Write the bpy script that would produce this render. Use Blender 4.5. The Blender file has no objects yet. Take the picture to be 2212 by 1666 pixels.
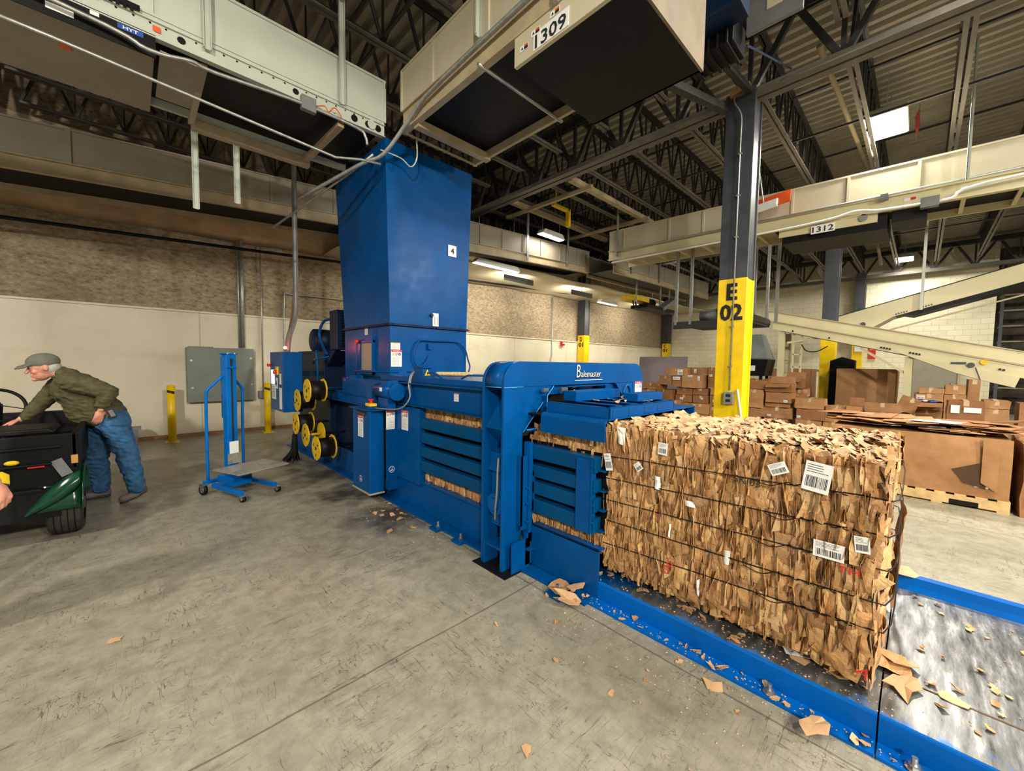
import bpy, bmesh, math, random
from mathutils import Vector, Matrix, noise

R = random.Random(7)
SC = bpy.context.scene
COL = SC.collection

# ------------------------------------------------------------------ camera
FPX = 852.4
cam_d = bpy.data.cameras.new('camera')
cam_d.sensor_fit = 'HORIZONTAL'
cam_d.sensor_width = 36.0
cam_d.lens = 36.0 * FPX / 2212.0
cam_d.clip_start = 0.05
cam_d.clip_end = 200
cam = bpy.data.objects.new('camera', cam_d)
COL.objects.link(cam)
CR = ((0.71902523, -0.69483994, 0.01414817),
      (-0.02858986, -0.04991304, -0.99834428),
      (0.69439566, 0.71743024, -0.05575411))
M = Matrix.Identity(4)
for i in range(3):
    M[i][0] = CR[0][i]
    M[i][1] = -CR[1][i]
    M[i][2] = -CR[2][i]
M[2][3] = 1.55
cam.matrix_world = M
SC.camera = cam

# ------------------------------------------------------------------ world, exposure
SC.view_settings.view_transform = 'Standard'
SC.view_settings.look = 'None'
SC.view_settings.gamma = 1.0
SC.view_settings.use_curve_mapping = False
SC.view_settings.exposure = 0.12
w = bpy.data.worlds.new('warehouse_ambient')
SC.world = w
w.use_nodes = True
w.node_tree.nodes['Background'].inputs[0].default_value = (1.0, 0.9, 0.72, 1)
w.node_tree.nodes['Background'].inputs[1].default_value = 0.34
SC.cycles.max_bounces = 6
SC.cycles.diffuse_bounces = 3
SC.cycles.glossy_bounces = 3
SC.cycles.caustics_reflective = False
SC.cycles.caustics_refractive = False
SC.cycles.sample_clamp_indirect = 6.0
SC.cycles.use_denoising = True

LAMP_POWER = 1.0
LAMP_COL = (1.0, 0.945, 0.83)


# ------------------------------------------------------------------ materials
def srgb(c):
    return tuple(((v / 255) / 12.92 if v / 255 <= 0.04045 else ((v / 255 + 0.055) / 1.055) ** 2.4) for v in c)


class NT:
    def __init__(s, name):
        s.m = bpy.data.materials.new(name)
        s.m.use_nodes = True
        s.t = s.m.node_tree
        s.b = s.t.nodes['Principled BSDF']
        s.co = s.t.nodes.new('ShaderNodeTexCoord').outputs['Object']

    def n(s, typ, **k):
        nd = s.t.nodes.new('ShaderNode' + typ)
        for a, b in k.items():
            if a.startswith('i_'):
                nd.inputs[a[2:].replace('_', ' ')].default_value = b
            else:
                setattr(nd, a, b)
        return nd

    def l(s, a, b):
        s.t.links.new(a, b)

    def noise(s, scale, detail=3, rough=0.55, co=None, stretch=None):
        nd = s.n('TexNoise', i_Scale=scale, i_Detail=detail, i_Roughness=rough)
        c = co or s.co
        if stretch:
            mp = s.n('Mapping')
            mp.inputs['Scale'].default_value = stretch
            s.l(c, mp.inputs['Vector'])
            c = mp.outputs[0]
        s.l(c, nd.inputs['Vector'])
        return nd.outputs['Fac']

    def ramp(s, fac, stops):
        r = s.n('ValToRGB')
        e = r.color_ramp.elements
        while len(e) < len(stops):
            e.new(0.5)
        for el, (p, c) in zip(e, stops):
            el.position = p
            el.color = (c[0], c[1], c[2], 1) if not isinstance(c, (int, float)) else (c, c, c, 1)
        s.l(fac, r.inputs[0])
        return r.outputs[0]

    def mix(s, fac, a, b, typ='MIX'):
        m = s.n('Mix', data_type='RGBA', blend_type=typ)
        for sock, v in ((m.inputs['Factor'], fac), (m.inputs['A'] if False else m.inputs[6], a), (m.inputs[7], b)):
            if isinstance(v, (int, float)):
                sock.default_value = v
            elif isinstance(v, tuple):
                sock.default_value = (v[0], v[1], v[2], 1)
            else:
                s.l(v, sock)
        return m.outputs[2]

    def math(s, op, a, b=None, clamp=False):
        m = s.n('Math', operation=op, use_clamp=clamp)
        for i, v in enumerate((a, b)):
            if v is None:
                continue
            if isinstance(v, (int, float)):
                m.inputs[i].default_value = v
            else:
                s.l(v, m.inputs[i])
        return m.outputs[0]

    def color(s, v):
        if isinstance(v, tuple):
            s.b.inputs['Base Color'].default_value = (v[0], v[1], v[2], 1)
        else:
            s.l(v, s.b.inputs['Base Color'])

    def rough(s, v):
        if isinstance(v, (int, float)):
            s.b.inputs['Roughness'].default_value = v
        else:
            s.l(v, s.b.inputs['Roughness'])

    def metal(s, v):
        if isinstance(v, (int, float)):
            s.b.inputs['Metallic'].default_value = v
        else:
            s.l(v, s.b.inputs['Metallic'])

    def bump(s, h, strength=0.3, dist=0.01):
        b = s.n('Bump')
        b.inputs['Strength'].default_value = strength
        b.inputs['Distance'].default_value = dist
        s.l(h, b.inputs['Height'])
        s.l(b.outputs[0], s.b.inputs['Normal'])


MATS = {}


def simple(name, rgb, rough=0.5, metal=0.0, var=0.12, scale=6.0, bump=0.0):
    """paint-like material: flat colour with slight procedural variation"""
    if name in MATS:
        return MATS[name]
    t = NT(name)
    c = srgb(rgb)
    f = t.noise(scale, 4)
    lo = tuple(v * (1 - var * 1.6) for v in c)
    hi = tuple(min(1, v * (1 + var)) for v in c)
    t.color(t.ramp(f, [(0.3, lo), (0.7, hi)]))
    t.rough(rough)
    t.metal(metal)
    if bump:
        t.bump(t.noise(scale * 12, 3), bump, 0.004)
    MATS[name] = t.m
    return t.m


def emit(name, rgb, strength):
    m = bpy.data.materials.new(name)
    m.use_nodes = True
    b = m.node_tree.nodes['Principled BSDF']
    b.inputs['Base Color'].default_value = (0.8, 0.8, 0.8, 1)
    b.inputs['Emission Color'].default_value = (*rgb, 1)
    b.inputs['Emission Strength'].default_value = strength
    MATS[name] = m
    return m


def blue_paint(name, rgb, wear=0.0):
    t = NT(name)
    c = srgb(rgb)
    f = t.noise(3.0, 5)
    base = t.ramp(f, [(0.3, tuple(v * 0.82 for v in c)), (0.7, tuple(v * 1.1 for v in c))])
    dust = t.ramp(t.noise(14.0, 6, 0.65), [(0.62, 0.0), (0.85, 0.05)])
    base = t.mix(dust, base, srgb((110, 120, 125)))
    if wear:
        sc = t.ramp(t.noise(60.0, 4, 0.7, stretch=(1, 1, 0.12)), [(0.66, 0.0), (0.72, wear)])
        base = t.mix(sc, base, srgb((60, 80, 100)))
    t.color(base)
    t.b.inputs['Specular IOR Level'].default_value = 0.13
    t.rough(t.ramp(t.noise(7.0, 4), [(0.3, 0.25), (0.7, 0.40)]))
    t.bump(t.noise(45.0, 3), 0.06, 0.003)
    MATS[name] = t.m
    return t.m


BLUE = blue_paint('blue_machine_paint', (0, 71, 133), 0.35)
BLUE_W = blue_paint('scuffed_blue_bar_paint', (0, 66, 112), 0.9)
BLUE_T = blue_paint('bright_blue_tray_paint', (0, 88, 172), 0.3)
BLUE_LIFT = blue_paint('blue_lift_paint', (4, 98, 178), 0.1)

# concrete floor ------------------------------------------------------------
t = NT('worn_concrete')
big = t.ramp(t.noise(0.45, 5, 0.6), [(0.3, srgb((132, 128, 112))), (0.7, srgb((162, 157, 139)))])
mot = t.ramp(t.noise(9.0, 8, 0.7), [(0.35, 0.70), (0.6, 1.02)])
c = t.mix(1.0, big, mot, 'MULTIPLY')
spk = t.ramp(t.noise(46.0, 7, 0.8), [(0.56, 0.0), (0.70, 0.5)])
c = t.mix(spk, c, srgb((96, 88, 70)))
blot = t.ramp(t.noise(2.1, 6, 0.6), [(0.64, 0.0), (0.74, 0.45)])
c = t.mix(blot, c, srgb((120, 112, 92)))
# hairline scratches in two directions
for k, st in enumerate(((1.0, 14.0, 1.0), (13.0, 1.6, 1.0), (7.0, 9.0, 1.0))):
    mp = t.n('Mapping')
    mp.inputs['Rotation'].default_value = (0, 0, 0.5 + k * 0.9)
    mp.inputs['Scale'].default_value = st
    t.l(t.co, mp.inputs['Vector'])
    nn = t.noise(2.2, 2, 0.4, co=mp.outputs[0])
    s_ = t.ramp(nn, [(0.491, 0.0), (0.5, 0.85), (0.509, 0.0)])
    br = t.ramp(t.noise(1.7 + k, 2), [(0.46, 0.0), (0.58, 1.0)])
    c = t.mix(t.math('MULTIPLY', s_, br), c, srgb((70, 62, 48)))
# sawn joints
sep = t.n('SeparateXYZ')
t.l(t.co, sep.inputs[0])
wob = t.math('MULTIPLY', t.math('SUBTRACT', t.noise(3.0, 3), 0.5), 0.02)
jx = t.math('ABSOLUTE', t.math('SUBTRACT', t.math('ADD', sep.outputs[0], wob), 1.985))
jy = t.math('ABSOLUTE', t.math('SUBTRACT', t.math('ADD', sep.outputs[1], wob), 1.837))
jx2 = t.math('ABSOLUTE', t.math('SUBTRACT', t.math('ADD', sep.outputs[0], wob), 5.9))
jy2 = t.math('ABSOLUTE', t.math('SUBTRACT', t.math('ADD', sep.outputs[1], wob), 6.4))
jj = t.math('MINIMUM', t.math('MINIMUM', jx, jy), t.math('MINIMUM', jx2, jy2))
line = t.math('SUBTRACT', 1.0, t.math('DIVIDE', jj, 0.009), True)
c = t.mix(t.math('MULTIPLY', line, 0.8), c, srgb((72, 60, 48)))
# oil stains beside the baler
for sx, sy, sr in ((1.85, 3.6, 0.55), (1.75, 4.6, 0.45), (1.9, 5.6, 0.6), (1.55, 6.6, 0.5)):
    d = t.n('VectorMath', operation='DISTANCE')
    d.inputs[1].default_value = (sx, sy, 0)
    t.l(t.co, d.inputs[0])
    dd = t.math('ADD', d.outputs['Value'], t.math('MULTIPLY', t.math('SUBTRACT', t.noise(5.0, 5), 0.5), 0.9))
    k = t.math('SUBTRACT', 1.0, t.math('DIVIDE', dd, sr), True)
    c = t.mix(t.math('MULTIPLY', k, 1.2, True), c, srgb((62, 58, 52)))
t.color(c)
t.rough(t.ramp(t.noise(2.5, 6, 0.6), [(0.3, 0.30), (0.75, 0.52)]))
t.bump(t.math('ADD', t.noise(30.0, 5), t.math('MULTIPLY', line, -1.5)), 0.10, 0.006)
CONC = t.m

# painted smooth wall / rough foam wall / block wall --------------------------
t = NT('cream_painted_wall')
c = t.ramp(t.noise(0.8, 5, 0.6), [(0.3, srgb((204, 193, 165))), (0.7, srgb((222, 214, 190)))])
st = t.ramp(t.noise(1.6, 7, 0.7, stretch=(0.3, 1, 1.4)), [(0.56, 0.0), (0.75, 0.35)])
c = t.mix(st, c, srgb((168, 150, 118)))
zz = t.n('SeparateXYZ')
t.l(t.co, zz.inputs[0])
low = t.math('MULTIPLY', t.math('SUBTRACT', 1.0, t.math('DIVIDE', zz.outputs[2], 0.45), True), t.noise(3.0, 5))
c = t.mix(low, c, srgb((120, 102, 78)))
sm = t.math('ABSOLUTE', t.math('SUBTRACT', t.math('FRACT', t.math('DIVIDE', t.math('ADD', zz.outputs[0], 6.35), 2.95)), 0.5))
sm = t.math('SUBTRACT', 1.0, t.math('DIVIDE', sm, 0.006), True)
c = t.mix(t.math('MULTIPLY', sm, 0.6), c, srgb((150, 125, 90)))
t.color(c)
t.rough(0.6)
t.bump(t.noise(14.0, 4), 0.12, 0.01)
WALLP = t.m

t = NT('rough_sprayed_insulation')
f = t.noise(15.0, 9, 0.74, stretch=(0.7, 1, 1.4))
c = t.ramp(f, [(0.30, srgb((92, 75, 54))), (0.46, srgb((152, 134, 106))), (0.70, srgb((190, 174, 148)))])
d = t.ramp(t.noise(0.7, 5, 0.6), [(0.55, 0.0), (0.78, 0.45)])
c = t.mix(d, c, srgb((110, 92, 70)))
t.color(c)
t.rough(0.9)
t.bump(f, 0.8, 0.035)
FOAM = t.m

t = NT('painted_block_wall')
br = t.n('TexBrick', i_Scale=1.0)
br.inputs['Color1'].default_value = (*srgb((226, 219, 190)), 1)
br.inputs['Color2'].default_value = (*srgb((218, 210, 180)), 1)
br.inputs['Mortar'].default_value = (*srgb((196, 188, 158)), 1)
br.inputs['Mortar Size'].default_value = 0.008
br.inputs['Brick Width'].default_value = 0.4
br.inputs['Row Height'].default_value = 0.2
mp = t.n('Mapping')
mp.inputs['Rotation'].default_value = (math.pi / 2, 0, math.pi / 2)
t.l(t.co, mp.inputs['Vector'])
cmb = t.n('CombineXYZ')
sp = t.n('SeparateXYZ')
t.l(t.co, sp.inputs[0])
t.l(sp.outputs[1], cmb.inputs[0])
t.l(sp.outputs[2], cmb.inputs[1])
t.l(cmb.outputs[0], br.inputs['Vector'])
t.color(br.outputs['Color'])
t.rough(0.6)
t.bump(br.outputs['Fac'], -0.3, 0.01)
BLOCK = t.m

# deck ------------------------------------------------------------------------
t = NT('roof_deck_paint')
c = t.ramp(t.noise(1.2, 5), [(0.3, srgb((140, 135, 120))), (0.7, srgb((168, 162, 146)))])
t.color(c)
t.rough(0.55)
DECK = t.m

# steel bed --------------------------------------------------------------------
t = NT('scraped_steel_bed')
stx = t.noise(26.0, 6, 0.7, stretch=(0.16, 1.0, 1.0))
c = t.ramp(stx, [(0.3, srgb((84, 86, 88))), (0.55, srgb((128, 130, 130))), (0.72, srgb((176, 178, 176)))])
sx = t.n('SeparateXYZ')
t.l(t.co, sx.inputs[0])
nz = t.math('MULTIPLY', t.math('SUBTRACT', t.noise(9.0, 7, 0.7), 0.5), 0.55)
e1 = t.math('ADD', t.math('ABSOLUTE', t.math('SUBTRACT', sx.outputs[0], -0.02)), nz)
ed = t.ramp(e1, [(0.69, 0.0), (0.77, 1.0)])
c = t.mix(ed, c, srgb((12, 100, 180)))
# unworn paint close to the machine
e2 = t.math('ADD', t.math('SUBTRACT', sx.outputs[1], 1.25), t.math('MULTIPLY', nz, 2.2))
pn = t.ramp(e2, [(0.86, 0.0), (1.0, 1.0)])
c = t.mix(pn, c, srgb((12, 100, 180)))
t.color(c)
t.metal(t.math('MULTIPLY', t.math('SUBTRACT', 1.0, ed), 0.75))
t.rough(t.ramp(stx, [(0.3, 0.26), (0.7, 0.48)]))
t.bump(stx, 0.12, 0.003)
STEEL = t.m

# cardboard -------------------------------------------------------------------
def cardboard(name, attr, bumpk=0.35):
    t = NT(name)
    if attr:
        a = t.n('Attribute', attribute_name='tone')
        base = a.outputs['Color']
    else:
        base = t.ramp(t.noise(1.3, 4), [(0.3, srgb((166, 122, 80))), (0.7, srgb((192, 148, 102)))])
        inf = t.n('ObjectInfo')
        v = t.ramp(inf.outputs['Random'], [(0.0, srgb((200, 175, 150))), (1.0, srgb((255, 250, 240)))])
        base = t.mix(1.0, base, v, 'MULTIPLY')
    f = t.ramp(t.noise(11.0, 6, 0.65), [(0.3, 0.78), (0.7, 1.0)])
    c = t.mix(1.0, base, f, 'MULTIPLY')
    t.color(c)
    t.rough(0.62)
    t.bump(t.noise(16.0, 5, 0.6), bumpk, 0.02)
    MATS[name] = t.m
    return t.m


BALEM = cardboard('crushed_cardboard', True, 0.8)
CARD = cardboard('kraft_cardboard', False, 0.15)
simple('tape_paper', (196, 170, 130), 0.4)
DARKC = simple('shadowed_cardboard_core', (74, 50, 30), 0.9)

YEL = simple('safety_yellow', (236, 196, 6), 0.38, 0, 0.08)
YEL_O = simple('reel_yellow', (222, 182, 10), 0.5, 0, 0.12, 20)
CHAR = simple('charcoal_column_paint', (58, 60, 66), 0.42, 0, 0.15)
GALV = simple('galvanised_steel', (168, 170, 164), 0.38, 0.6, 0.15, 20)
BEIGE = simple('beige_conveyor_paint', (192, 182, 156), 0.42, 0, 0.05, 2)
BEIGED = simple('beige_frame_paint', (176, 160, 128), 0.45, 0, 0.1, 5)
WHITEG = simple('pale_grey_green_panel', (182, 188, 174), 0.4, 0, 0.04, 2)
SLOPE = simple('sand_conveyor_paint', (206, 196, 156), 0.35, 0, 0.05, 2)
GREYP = simple('plain_grey_panel', (148, 140, 122), 0.5, 0, 0.06, 3)
BLACK = simple('black_rubber', (16, 15, 16), 0.5, 0, 0.3, 8)
BLACKM = simple('black_steel', (7, 7, 8), 0.5, 0.0, 0.3, 8)
STEELD = simple('dark_roof_steel', (44, 43, 42), 0.55, 0, 0.25, 4)
CHORD = simple('roof_chord_steel', (104, 100, 90), 0.5, 0, 0.15, 4)
WHITE = simple('white_plastic', (225, 225, 220), 0.45, 0, 0.04)
PAPER = simple('label_paper', (226, 226, 224), 0.6, 0, 0.03)
INK = simple('black_ink', (22, 22, 24), 0.6)
INKG = simple('grey_print', (120, 120, 122), 0.7)
RED = simple('red_paint', (200, 30, 20), 0.4)
ORANGE = simple('orange_paint', (222, 84, 30), 0.45)
LBLUE = simple('label_blue', (24, 70, 150), 0.5)
PANEL = simple('grey_green_panel', (112, 120, 108), 0.45, 0, 0.08, 4)
LILAC = simple('grey_mauve_board', (138, 128, 134), 0.6, 0, 0.06)
BROWN = simple('brown_wood', (120, 84, 50), 0.7)
WOOD = simple('pale_pallet_wood', (206, 172, 118), 0.7, 0, 0.15, 10, 0.2)
SHEET = simple('ceiling_film', (200, 188, 156), 0.4, 0, 0.12, 1.5)
PINKF = simple('wall_head_facing', (176, 148, 118), 0.5, 0, 0.18, 2)
SKIN = simple('skin', (206, 140, 118), 0.5, 0, 0.1, 30)
OLIVE = simple('olive_fleece', (76, 72, 44), 0.9, 0, 0.2, 18, 0.4)
DENIM = simple('blue_denim', (44, 92, 132), 0.85, 0, 0.22, 14, 0.4)
CAPM = simple('grey_green_cap_cloth', (100, 100, 88), 0.9, 0, 0.1, 20)
SHOE = simple('grey_brown_shoe', (104, 92, 90), 0.7)
HAIR = simple('grey_hair', (170, 166, 160), 0.8)
GREENP = simple('dark_green_gloss', (14, 66, 44), 0.18, 0, 0.2, 6)
RIM = simple('chrome', (190, 190, 186), 0.25, 0.9)
GREY = simple('mid_grey_steel', (120, 122, 122), 0.45, 0.2)
DGREEN = simple('hood_grey_green', (116, 126, 124), 0.5)
BRUSHW = simple('straw_bristle', (206, 176, 120), 0.8, 0, 0.25, 60)
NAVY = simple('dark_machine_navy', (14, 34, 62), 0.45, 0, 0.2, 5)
LIT = emit('lamp_glow', (1.0, 0.97, 0.88), 14.0)
LITB = emit('red_beacon_glow', (1.0, 0.04, 0.03), 30.0)
SCR = emit('screen_glow', (0.75, 0.85, 1.0), 1.2)

SCRAP = cardboard('pale_torn_cardboard', False, 0.15)
_r = [n for n in SCRAP.node_tree.nodes if n.type == 'VALTORGB'][0]
_r.color_ramp.elements[0].color = (*srgb((208, 170, 130)), 1)
_r.color_ramp.elements[1].color = (*srgb((230, 196, 158)), 1)

for _m in (BLACK, BLACKM, NAVY):
    _m.node_tree.nodes['Principled BSDF'].inputs['Specular IOR Level'].default_value = 0.2


# ------------------------------------------------------------------ geometry helpers
ORG = {}


def org(o):
    return ORG.get(o.name, Vector((0, 0, 0))) if o else Vector((0, 0, 0))


def V(*a):
    return Vector(a)


class MB:
    """collects shapes in world coordinates; build() links them as ONE mesh object"""

    def __init__(s):
        s.v = []
        s.f = []
        s.mi = []
        s.cols = []
        s.cur = 0
        s.sm = []
        s.tone = None
        s.smooth = False

    def add(s, vs, fs):
        b = len(s.v)
        s.v.extend([tuple(v) for v in vs])
        for f in fs:
            s.f.append(tuple(b + i for i in f))
            s.mi.append(s.cur)
            s.sm.append(s.smooth)
            s.cols.append(s.tone)
        return s

    def m(s, i):
        s.cur = i
        return s

    def box(s, x0, x1, y0, y1, z0, z1):
        vs = [(x0, y0, z0), (x1, y0, z0), (x1, y1, z0), (x0, y1, z0), (x0, y0, z1), (x1, y0, z1), (x1, y1, z1), (x0, y1, z1)]
        return s.add(vs, [(0, 3, 2, 1), (4, 5, 6, 7), (0, 1, 5, 4), (1, 2, 6, 5), (2, 3, 7, 6), (3, 0, 4, 7)])

    def obox(s, c, ax, ay, az, hx, hy, hz):
        """oriented box: centre, unit axes, half sizes"""
        c, ax, ay, az = Vector(c), Vector(ax).normalized(), Vector(ay).normalized(), Vector(az).normalized()
        vs = []
        for sz in (-1, 1):
            for sx, sy in ((-1, -1), (1, -1), (1, 1), (-1, 1)):
                vs.append(c + ax * hx * sx + ay * hy * sy + az * hz * sz)
        return s.add(vs, [(0, 3, 2, 1), (4, 5, 6, 7), (0, 1, 5, 4), (1, 2, 6, 5), (2, 3, 7, 6), (3, 0, 4, 7)])

    def prism(s, pts, ax, a, b):
        """polygon pts extruded along axis ax ('x': pts=(y,z); 'y': pts=(x,z); 'z': pts=(x,y))"""
        def P(p, t):
            return {'x': (t, p[0], p[1]), 'y': (p[0], t, p[1]), 'z': (p[0], p[1], t)}[ax]
        n = len(pts)
        vs = [P(p, a) for p in pts] + [P(p, b) for p in pts]
        fs = [tuple(range(n)), tuple(range(2 * n - 1, n - 1, -1))]
        for i in range(n):
            j = (i + 1) % n
            fs.append((i, i + n, j + n, j))
        return s.add(vs, fs)

    def bar(s, p0, p1, w, h, up=(0, 0, 1)):
        p0, p1 = Vector(p0), Vector(p1)
        d = (p1 - p0)
        L = d.length
        if L < 1e-6:
            return s
        d.normalize()
        u = Vector(up)
        r = d.cross(u)
        if r.length < 1e-3:
            r = d.cross(Vector((1, 0, 0)))
        r.normalize()
        u = r.cross(d).normalized()
        return s.obox((p0 + p1) / 2, d, r, u, L / 2, w / 2, h / 2)

    def cyl(s, p0, p1, r0, r1=None, n=16, cap=True, ph=0.0):
        r1 = r0 if r1 is None else r1
        p0, p1 = Vector(p0), Vector(p1)
        d = (p1 - p0).normalized()
        a = d.orthogonal().normalized()
        b = d.cross(a)
        vs = []
        for p, r in ((p0, r0), (p1, r1)):
            for i in range(n):
                t = 2 * math.pi * i / n + ph
                vs.append(p + (a * math.cos(t) + b * math.sin(t)) * r)
        fs = [(i, (i + 1) % n, n + (i + 1) % n, n + i) for i in range(n)]
        sm = s.smooth
        s.smooth = n > 8
        s.add(vs, fs)
        s.smooth = False
        if cap:
            k = len(s.v) - 2 * n
            for f in (tuple(k + i for i in range(n - 1, -1, -1)), tuple(k + n + i for i in range(n))):
                s.f.append(f)
                s.mi.append(s.cur)
                s.sm.append(False)
                s.cols.append(s.tone)
        s.smooth = sm
        return s

    def tube(s, pts, r, n=8, closed=False, cap=True):
        pts = [Vector(p) for p in pts]
        m = len(pts)
        rings = []
        prev = None
        for i, p in enumerate(pts):
            if closed:
                d = pts[(i + 1) % m] - pts[i - 1]
            else:
                d = pts[min(i + 1, m - 1)] - pts[max(i - 1, 0)]
            d.normalize()
            a = d.orthogonal().normalized() if prev is None else (prev - d * prev.dot(d)).normalized()
            prev = a
            b = d.cross(a)
            rr = r[i] if isinstance(r, (list, tuple)) else r
            rings.append([p + (a * math.cos(2 * math.pi * k / n) + b * math.sin(2 * math.pi * k / n)) * rr for k in range(n)])
        vs = [v for q in rings for v in q]
        fs = []
        for i in range(m if closed else m - 1):
            j = (i + 1) % m
            for k in range(n):
                l = (k + 1) % n
                fs.append((i * n + k, i * n + l, j * n + l, j * n + k))
        if cap and not closed:
            fs.append(tuple(range(n - 1, -1, -1)))
            fs.append(tuple((m - 1) * n + k for k in range(n)))
        sm = s.smooth
        s.smooth = True
        s.add(vs, fs)
        s.smooth = sm
        return s

    def torus(s, c, ax, R0, r, n=24, k=8):
        ax = Vector(ax).normalized()
        a = ax.orthogonal().normalized()
        b = ax.cross(a)
        return s.tube([Vector(c) + (a * math.cos(2 * math.pi * i / n) + b * math.sin(2 * math.pi * i / n)) * R0 for i in range(n)], r, k, True)

    def ball(s, c, rx, ry=None, rz=None, n=14, m=9, axes=None):
        ry = rx if ry is None else ry
        rz = rx if rz is None else rz
        c = Vector(c)
        A = axes or (V(1, 0, 0), V(0, 1, 0), V(0, 0, 1))
        vs = [c - A[2] * rz]
        for j in range(1, m):
            ph = -math.pi / 2 + math.pi * j / m
            for i in range(n):
                th = 2 * math.pi * i / n
                vs.append(c + A[0] * rx * math.cos(ph) * math.cos(th) + A[1] * ry * math.cos(ph) * math.sin(th) + A[2] * rz * math.sin(ph))
        vs.append(c + A[2] * rz)
        fs = [(0, 1 + (i + 1) % n, 1 + i) for i in range(n)]
        for j in range(m - 2):
            for i in range(n):
                a, b2 = 1 + j * n + i, 1 + j * n + (i + 1) % n
                fs.append((a, b2, b2 + n, a + n))
        T = len(vs) - 1
        k = 1 + (m - 2) * n
        fs += [(k + i, k + (i + 1) % n, T) for i in range(n)]
        sm = s.smooth
        s.smooth = True
        s.add(vs, fs)
        s.smooth = sm
        return s

    def limb(s, p0, r0, p1, r1, flat=1.0, fax=(0, 1, 0), n=14):
        """closed tapered capsule; flat scales the section along fax"""
        p0, p1 = Vector(p0), Vector(p1)
        L = (p1 - p0).length
        st = []
        for i in range(5):
            a = math.pi / 2 * (1 - i / 4)
            st.append((-math.sin(a) * r0, math.cos(a) * r0))
        for i in range(1, 4):
            st.append((L * i / 4, r0 + (r1 - r0) * i / 4))
        for i in range(5):
            a = math.pi / 2 * i / 4
            st.append((L + math.sin(a) * r1, math.cos(a) * r1))
        d = (p1 - p0).normalized()
        f = Vector(fax)
        f = (f - d * f.dot(d))
        f = f.normalized() if f.length > 1e-3 else d.orthogonal().normalized()
        g = d.cross(f)
        vs = [p0 + d * st[0][0]]
        mid = st[1:-1]
        for t, r in mid:
            for i in range(n):
                th = 2 * math.pi * i / n
                vs.append(p0 + d * t + f * (r * flat * math.cos(th)) + g * (r * math.sin(th)))
        vs.append(p0 + d * st[-1][0])
        fs = [(0, 1 + (i + 1) % n, 1 + i) for i in range(n)]
        for j in range(len(mid) - 1):
            for i in range(n):
                a, b2 = 1 + j * n + i, 1 + j * n + (i + 1) % n
                fs.append((a, b2, b2 + n, a + n))
        k = 1 + (len(mid) - 1) * n
        T = len(vs) - 1
        fs += [(k + i, k + (i + 1) % n, T) for i in range(n)]
        return s.add(vs, fs)

    def sheet(s, grid, thick=0.0):
        """grid[i][j] of points -> smooth surface"""
        a, b = len(grid), len(grid[0])
        vs = [p for row in grid for p in row]
        fs = [(i * b + j, i * b + j + 1, (i + 1) * b + j + 1, (i + 1) * b + j) for i in range(a - 1) for j in range(b - 1)]
        return s.add(vs, fs)

    def build(s, name, mats, parent=None, bevel=0.0, solid=0.0, weld=False):
        me = bpy.data.meshes.new(name)
        o = bpy.data.objects.new(name, me)
        off = org(parent)
        if parent is None:
            # origin at the base centre of the thing
            xs = [v[0] for v in s.v]
            ys = [v[1] for v in s.v]
            zs = [v[2] for v in s.v]
            off = Vector(((min(xs) + max(xs)) / 2, (min(ys) + max(ys)) / 2, min(zs))) if s.v else Vector((0, 0, 0))
            if ABS:
                off = Vector((0, 0, 0))
            o.location = off
        me.from_pydata([(v[0] - off.x, v[1] - off.y, v[2] - off.z) for v in s.v], [], s.f)
        if not isinstance(mats, (list, tuple)):
            mats = [mats]
        for m in mats:
            me.materials.append(m)
        me.polygons.foreach_set('material_index', s.mi)
        me.polygons.foreach_set('use_smooth', s.sm)
        if any(c is not None for c in s.cols):
            at = me.attributes.new('tone', 'FLOAT_COLOR', 'CORNER')
            data = []
            for p, c in zip(me.polygons, s.cols):
                c = c or (0.5, 0.35, 0.2)
                data.extend((c[0], c[1], c[2], 1.0) * len(p.vertices))
            at.data.foreach_set('color', data)
        me.update()
        COL.objects.link(o)
        if parent is not None:
            o.parent = parent
            ORG[o.name] = off
        else:
            ORG[o.name] = off
        if bevel:
            md = o.modifiers.new('bevel', 'BEVEL')
            md.width = bevel
            md.segments = 2
            md.limit_method = 'ANGLE'
            md.angle_limit = 0.6
        if solid:
            md = o.modifiers.new('solidify', 'SOLIDIFY')
            md.thickness = solid
            md.offset = 0
        return o


ABS = False


def tag(o, label, cat, group=None, kind=None):
    if label:
        o['label'] = label
    if cat:
        o['category'] = cat
    if group:
        o['group'] = group
    if kind:
        o['kind'] = kind
    return o


def thing(name, label, cat, loc, group=None):
    o = bpy.data.objects.new(name, None)
    o.empty_display_size = 0.1
    COL.objects.link(o)
    o.location = loc
    ORG[o.name] = Vector(loc)
    return tag(o, label, cat, group)


def struct(name, mb, mats, label=None, cat=None, **k):
    global ABS
    ABS = True
    o = mb.build(name, mats, None, **k)
    ABS = False
    o['kind'] = 'structure'
    return tag(o, label, cat)


def dup(root, delta, label=None, group=None):
    r = root.copy()
    COL.objects.link(r)
    r.location = root.location + Vector(delta)
    if label:
        r['label'] = label
    if group:
        r['group'] = group
    for ch in list(root.children):
        c = ch.copy()
        COL.objects.link(c)
        c.parent = r
        for g in list(ch.children):
            d = g.copy()
            COL.objects.link(d)
            d.parent = c
    return r


def arc(c, r, a0, a1, n, plane='xz'):
    out = []
    for i in range(n + 1):
        a = math.radians(a0 + (a1 - a0) * i / n)
        out.append((c[0] + r * math.cos(a), c[1] + r * math.sin(a)))
    return out


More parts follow.
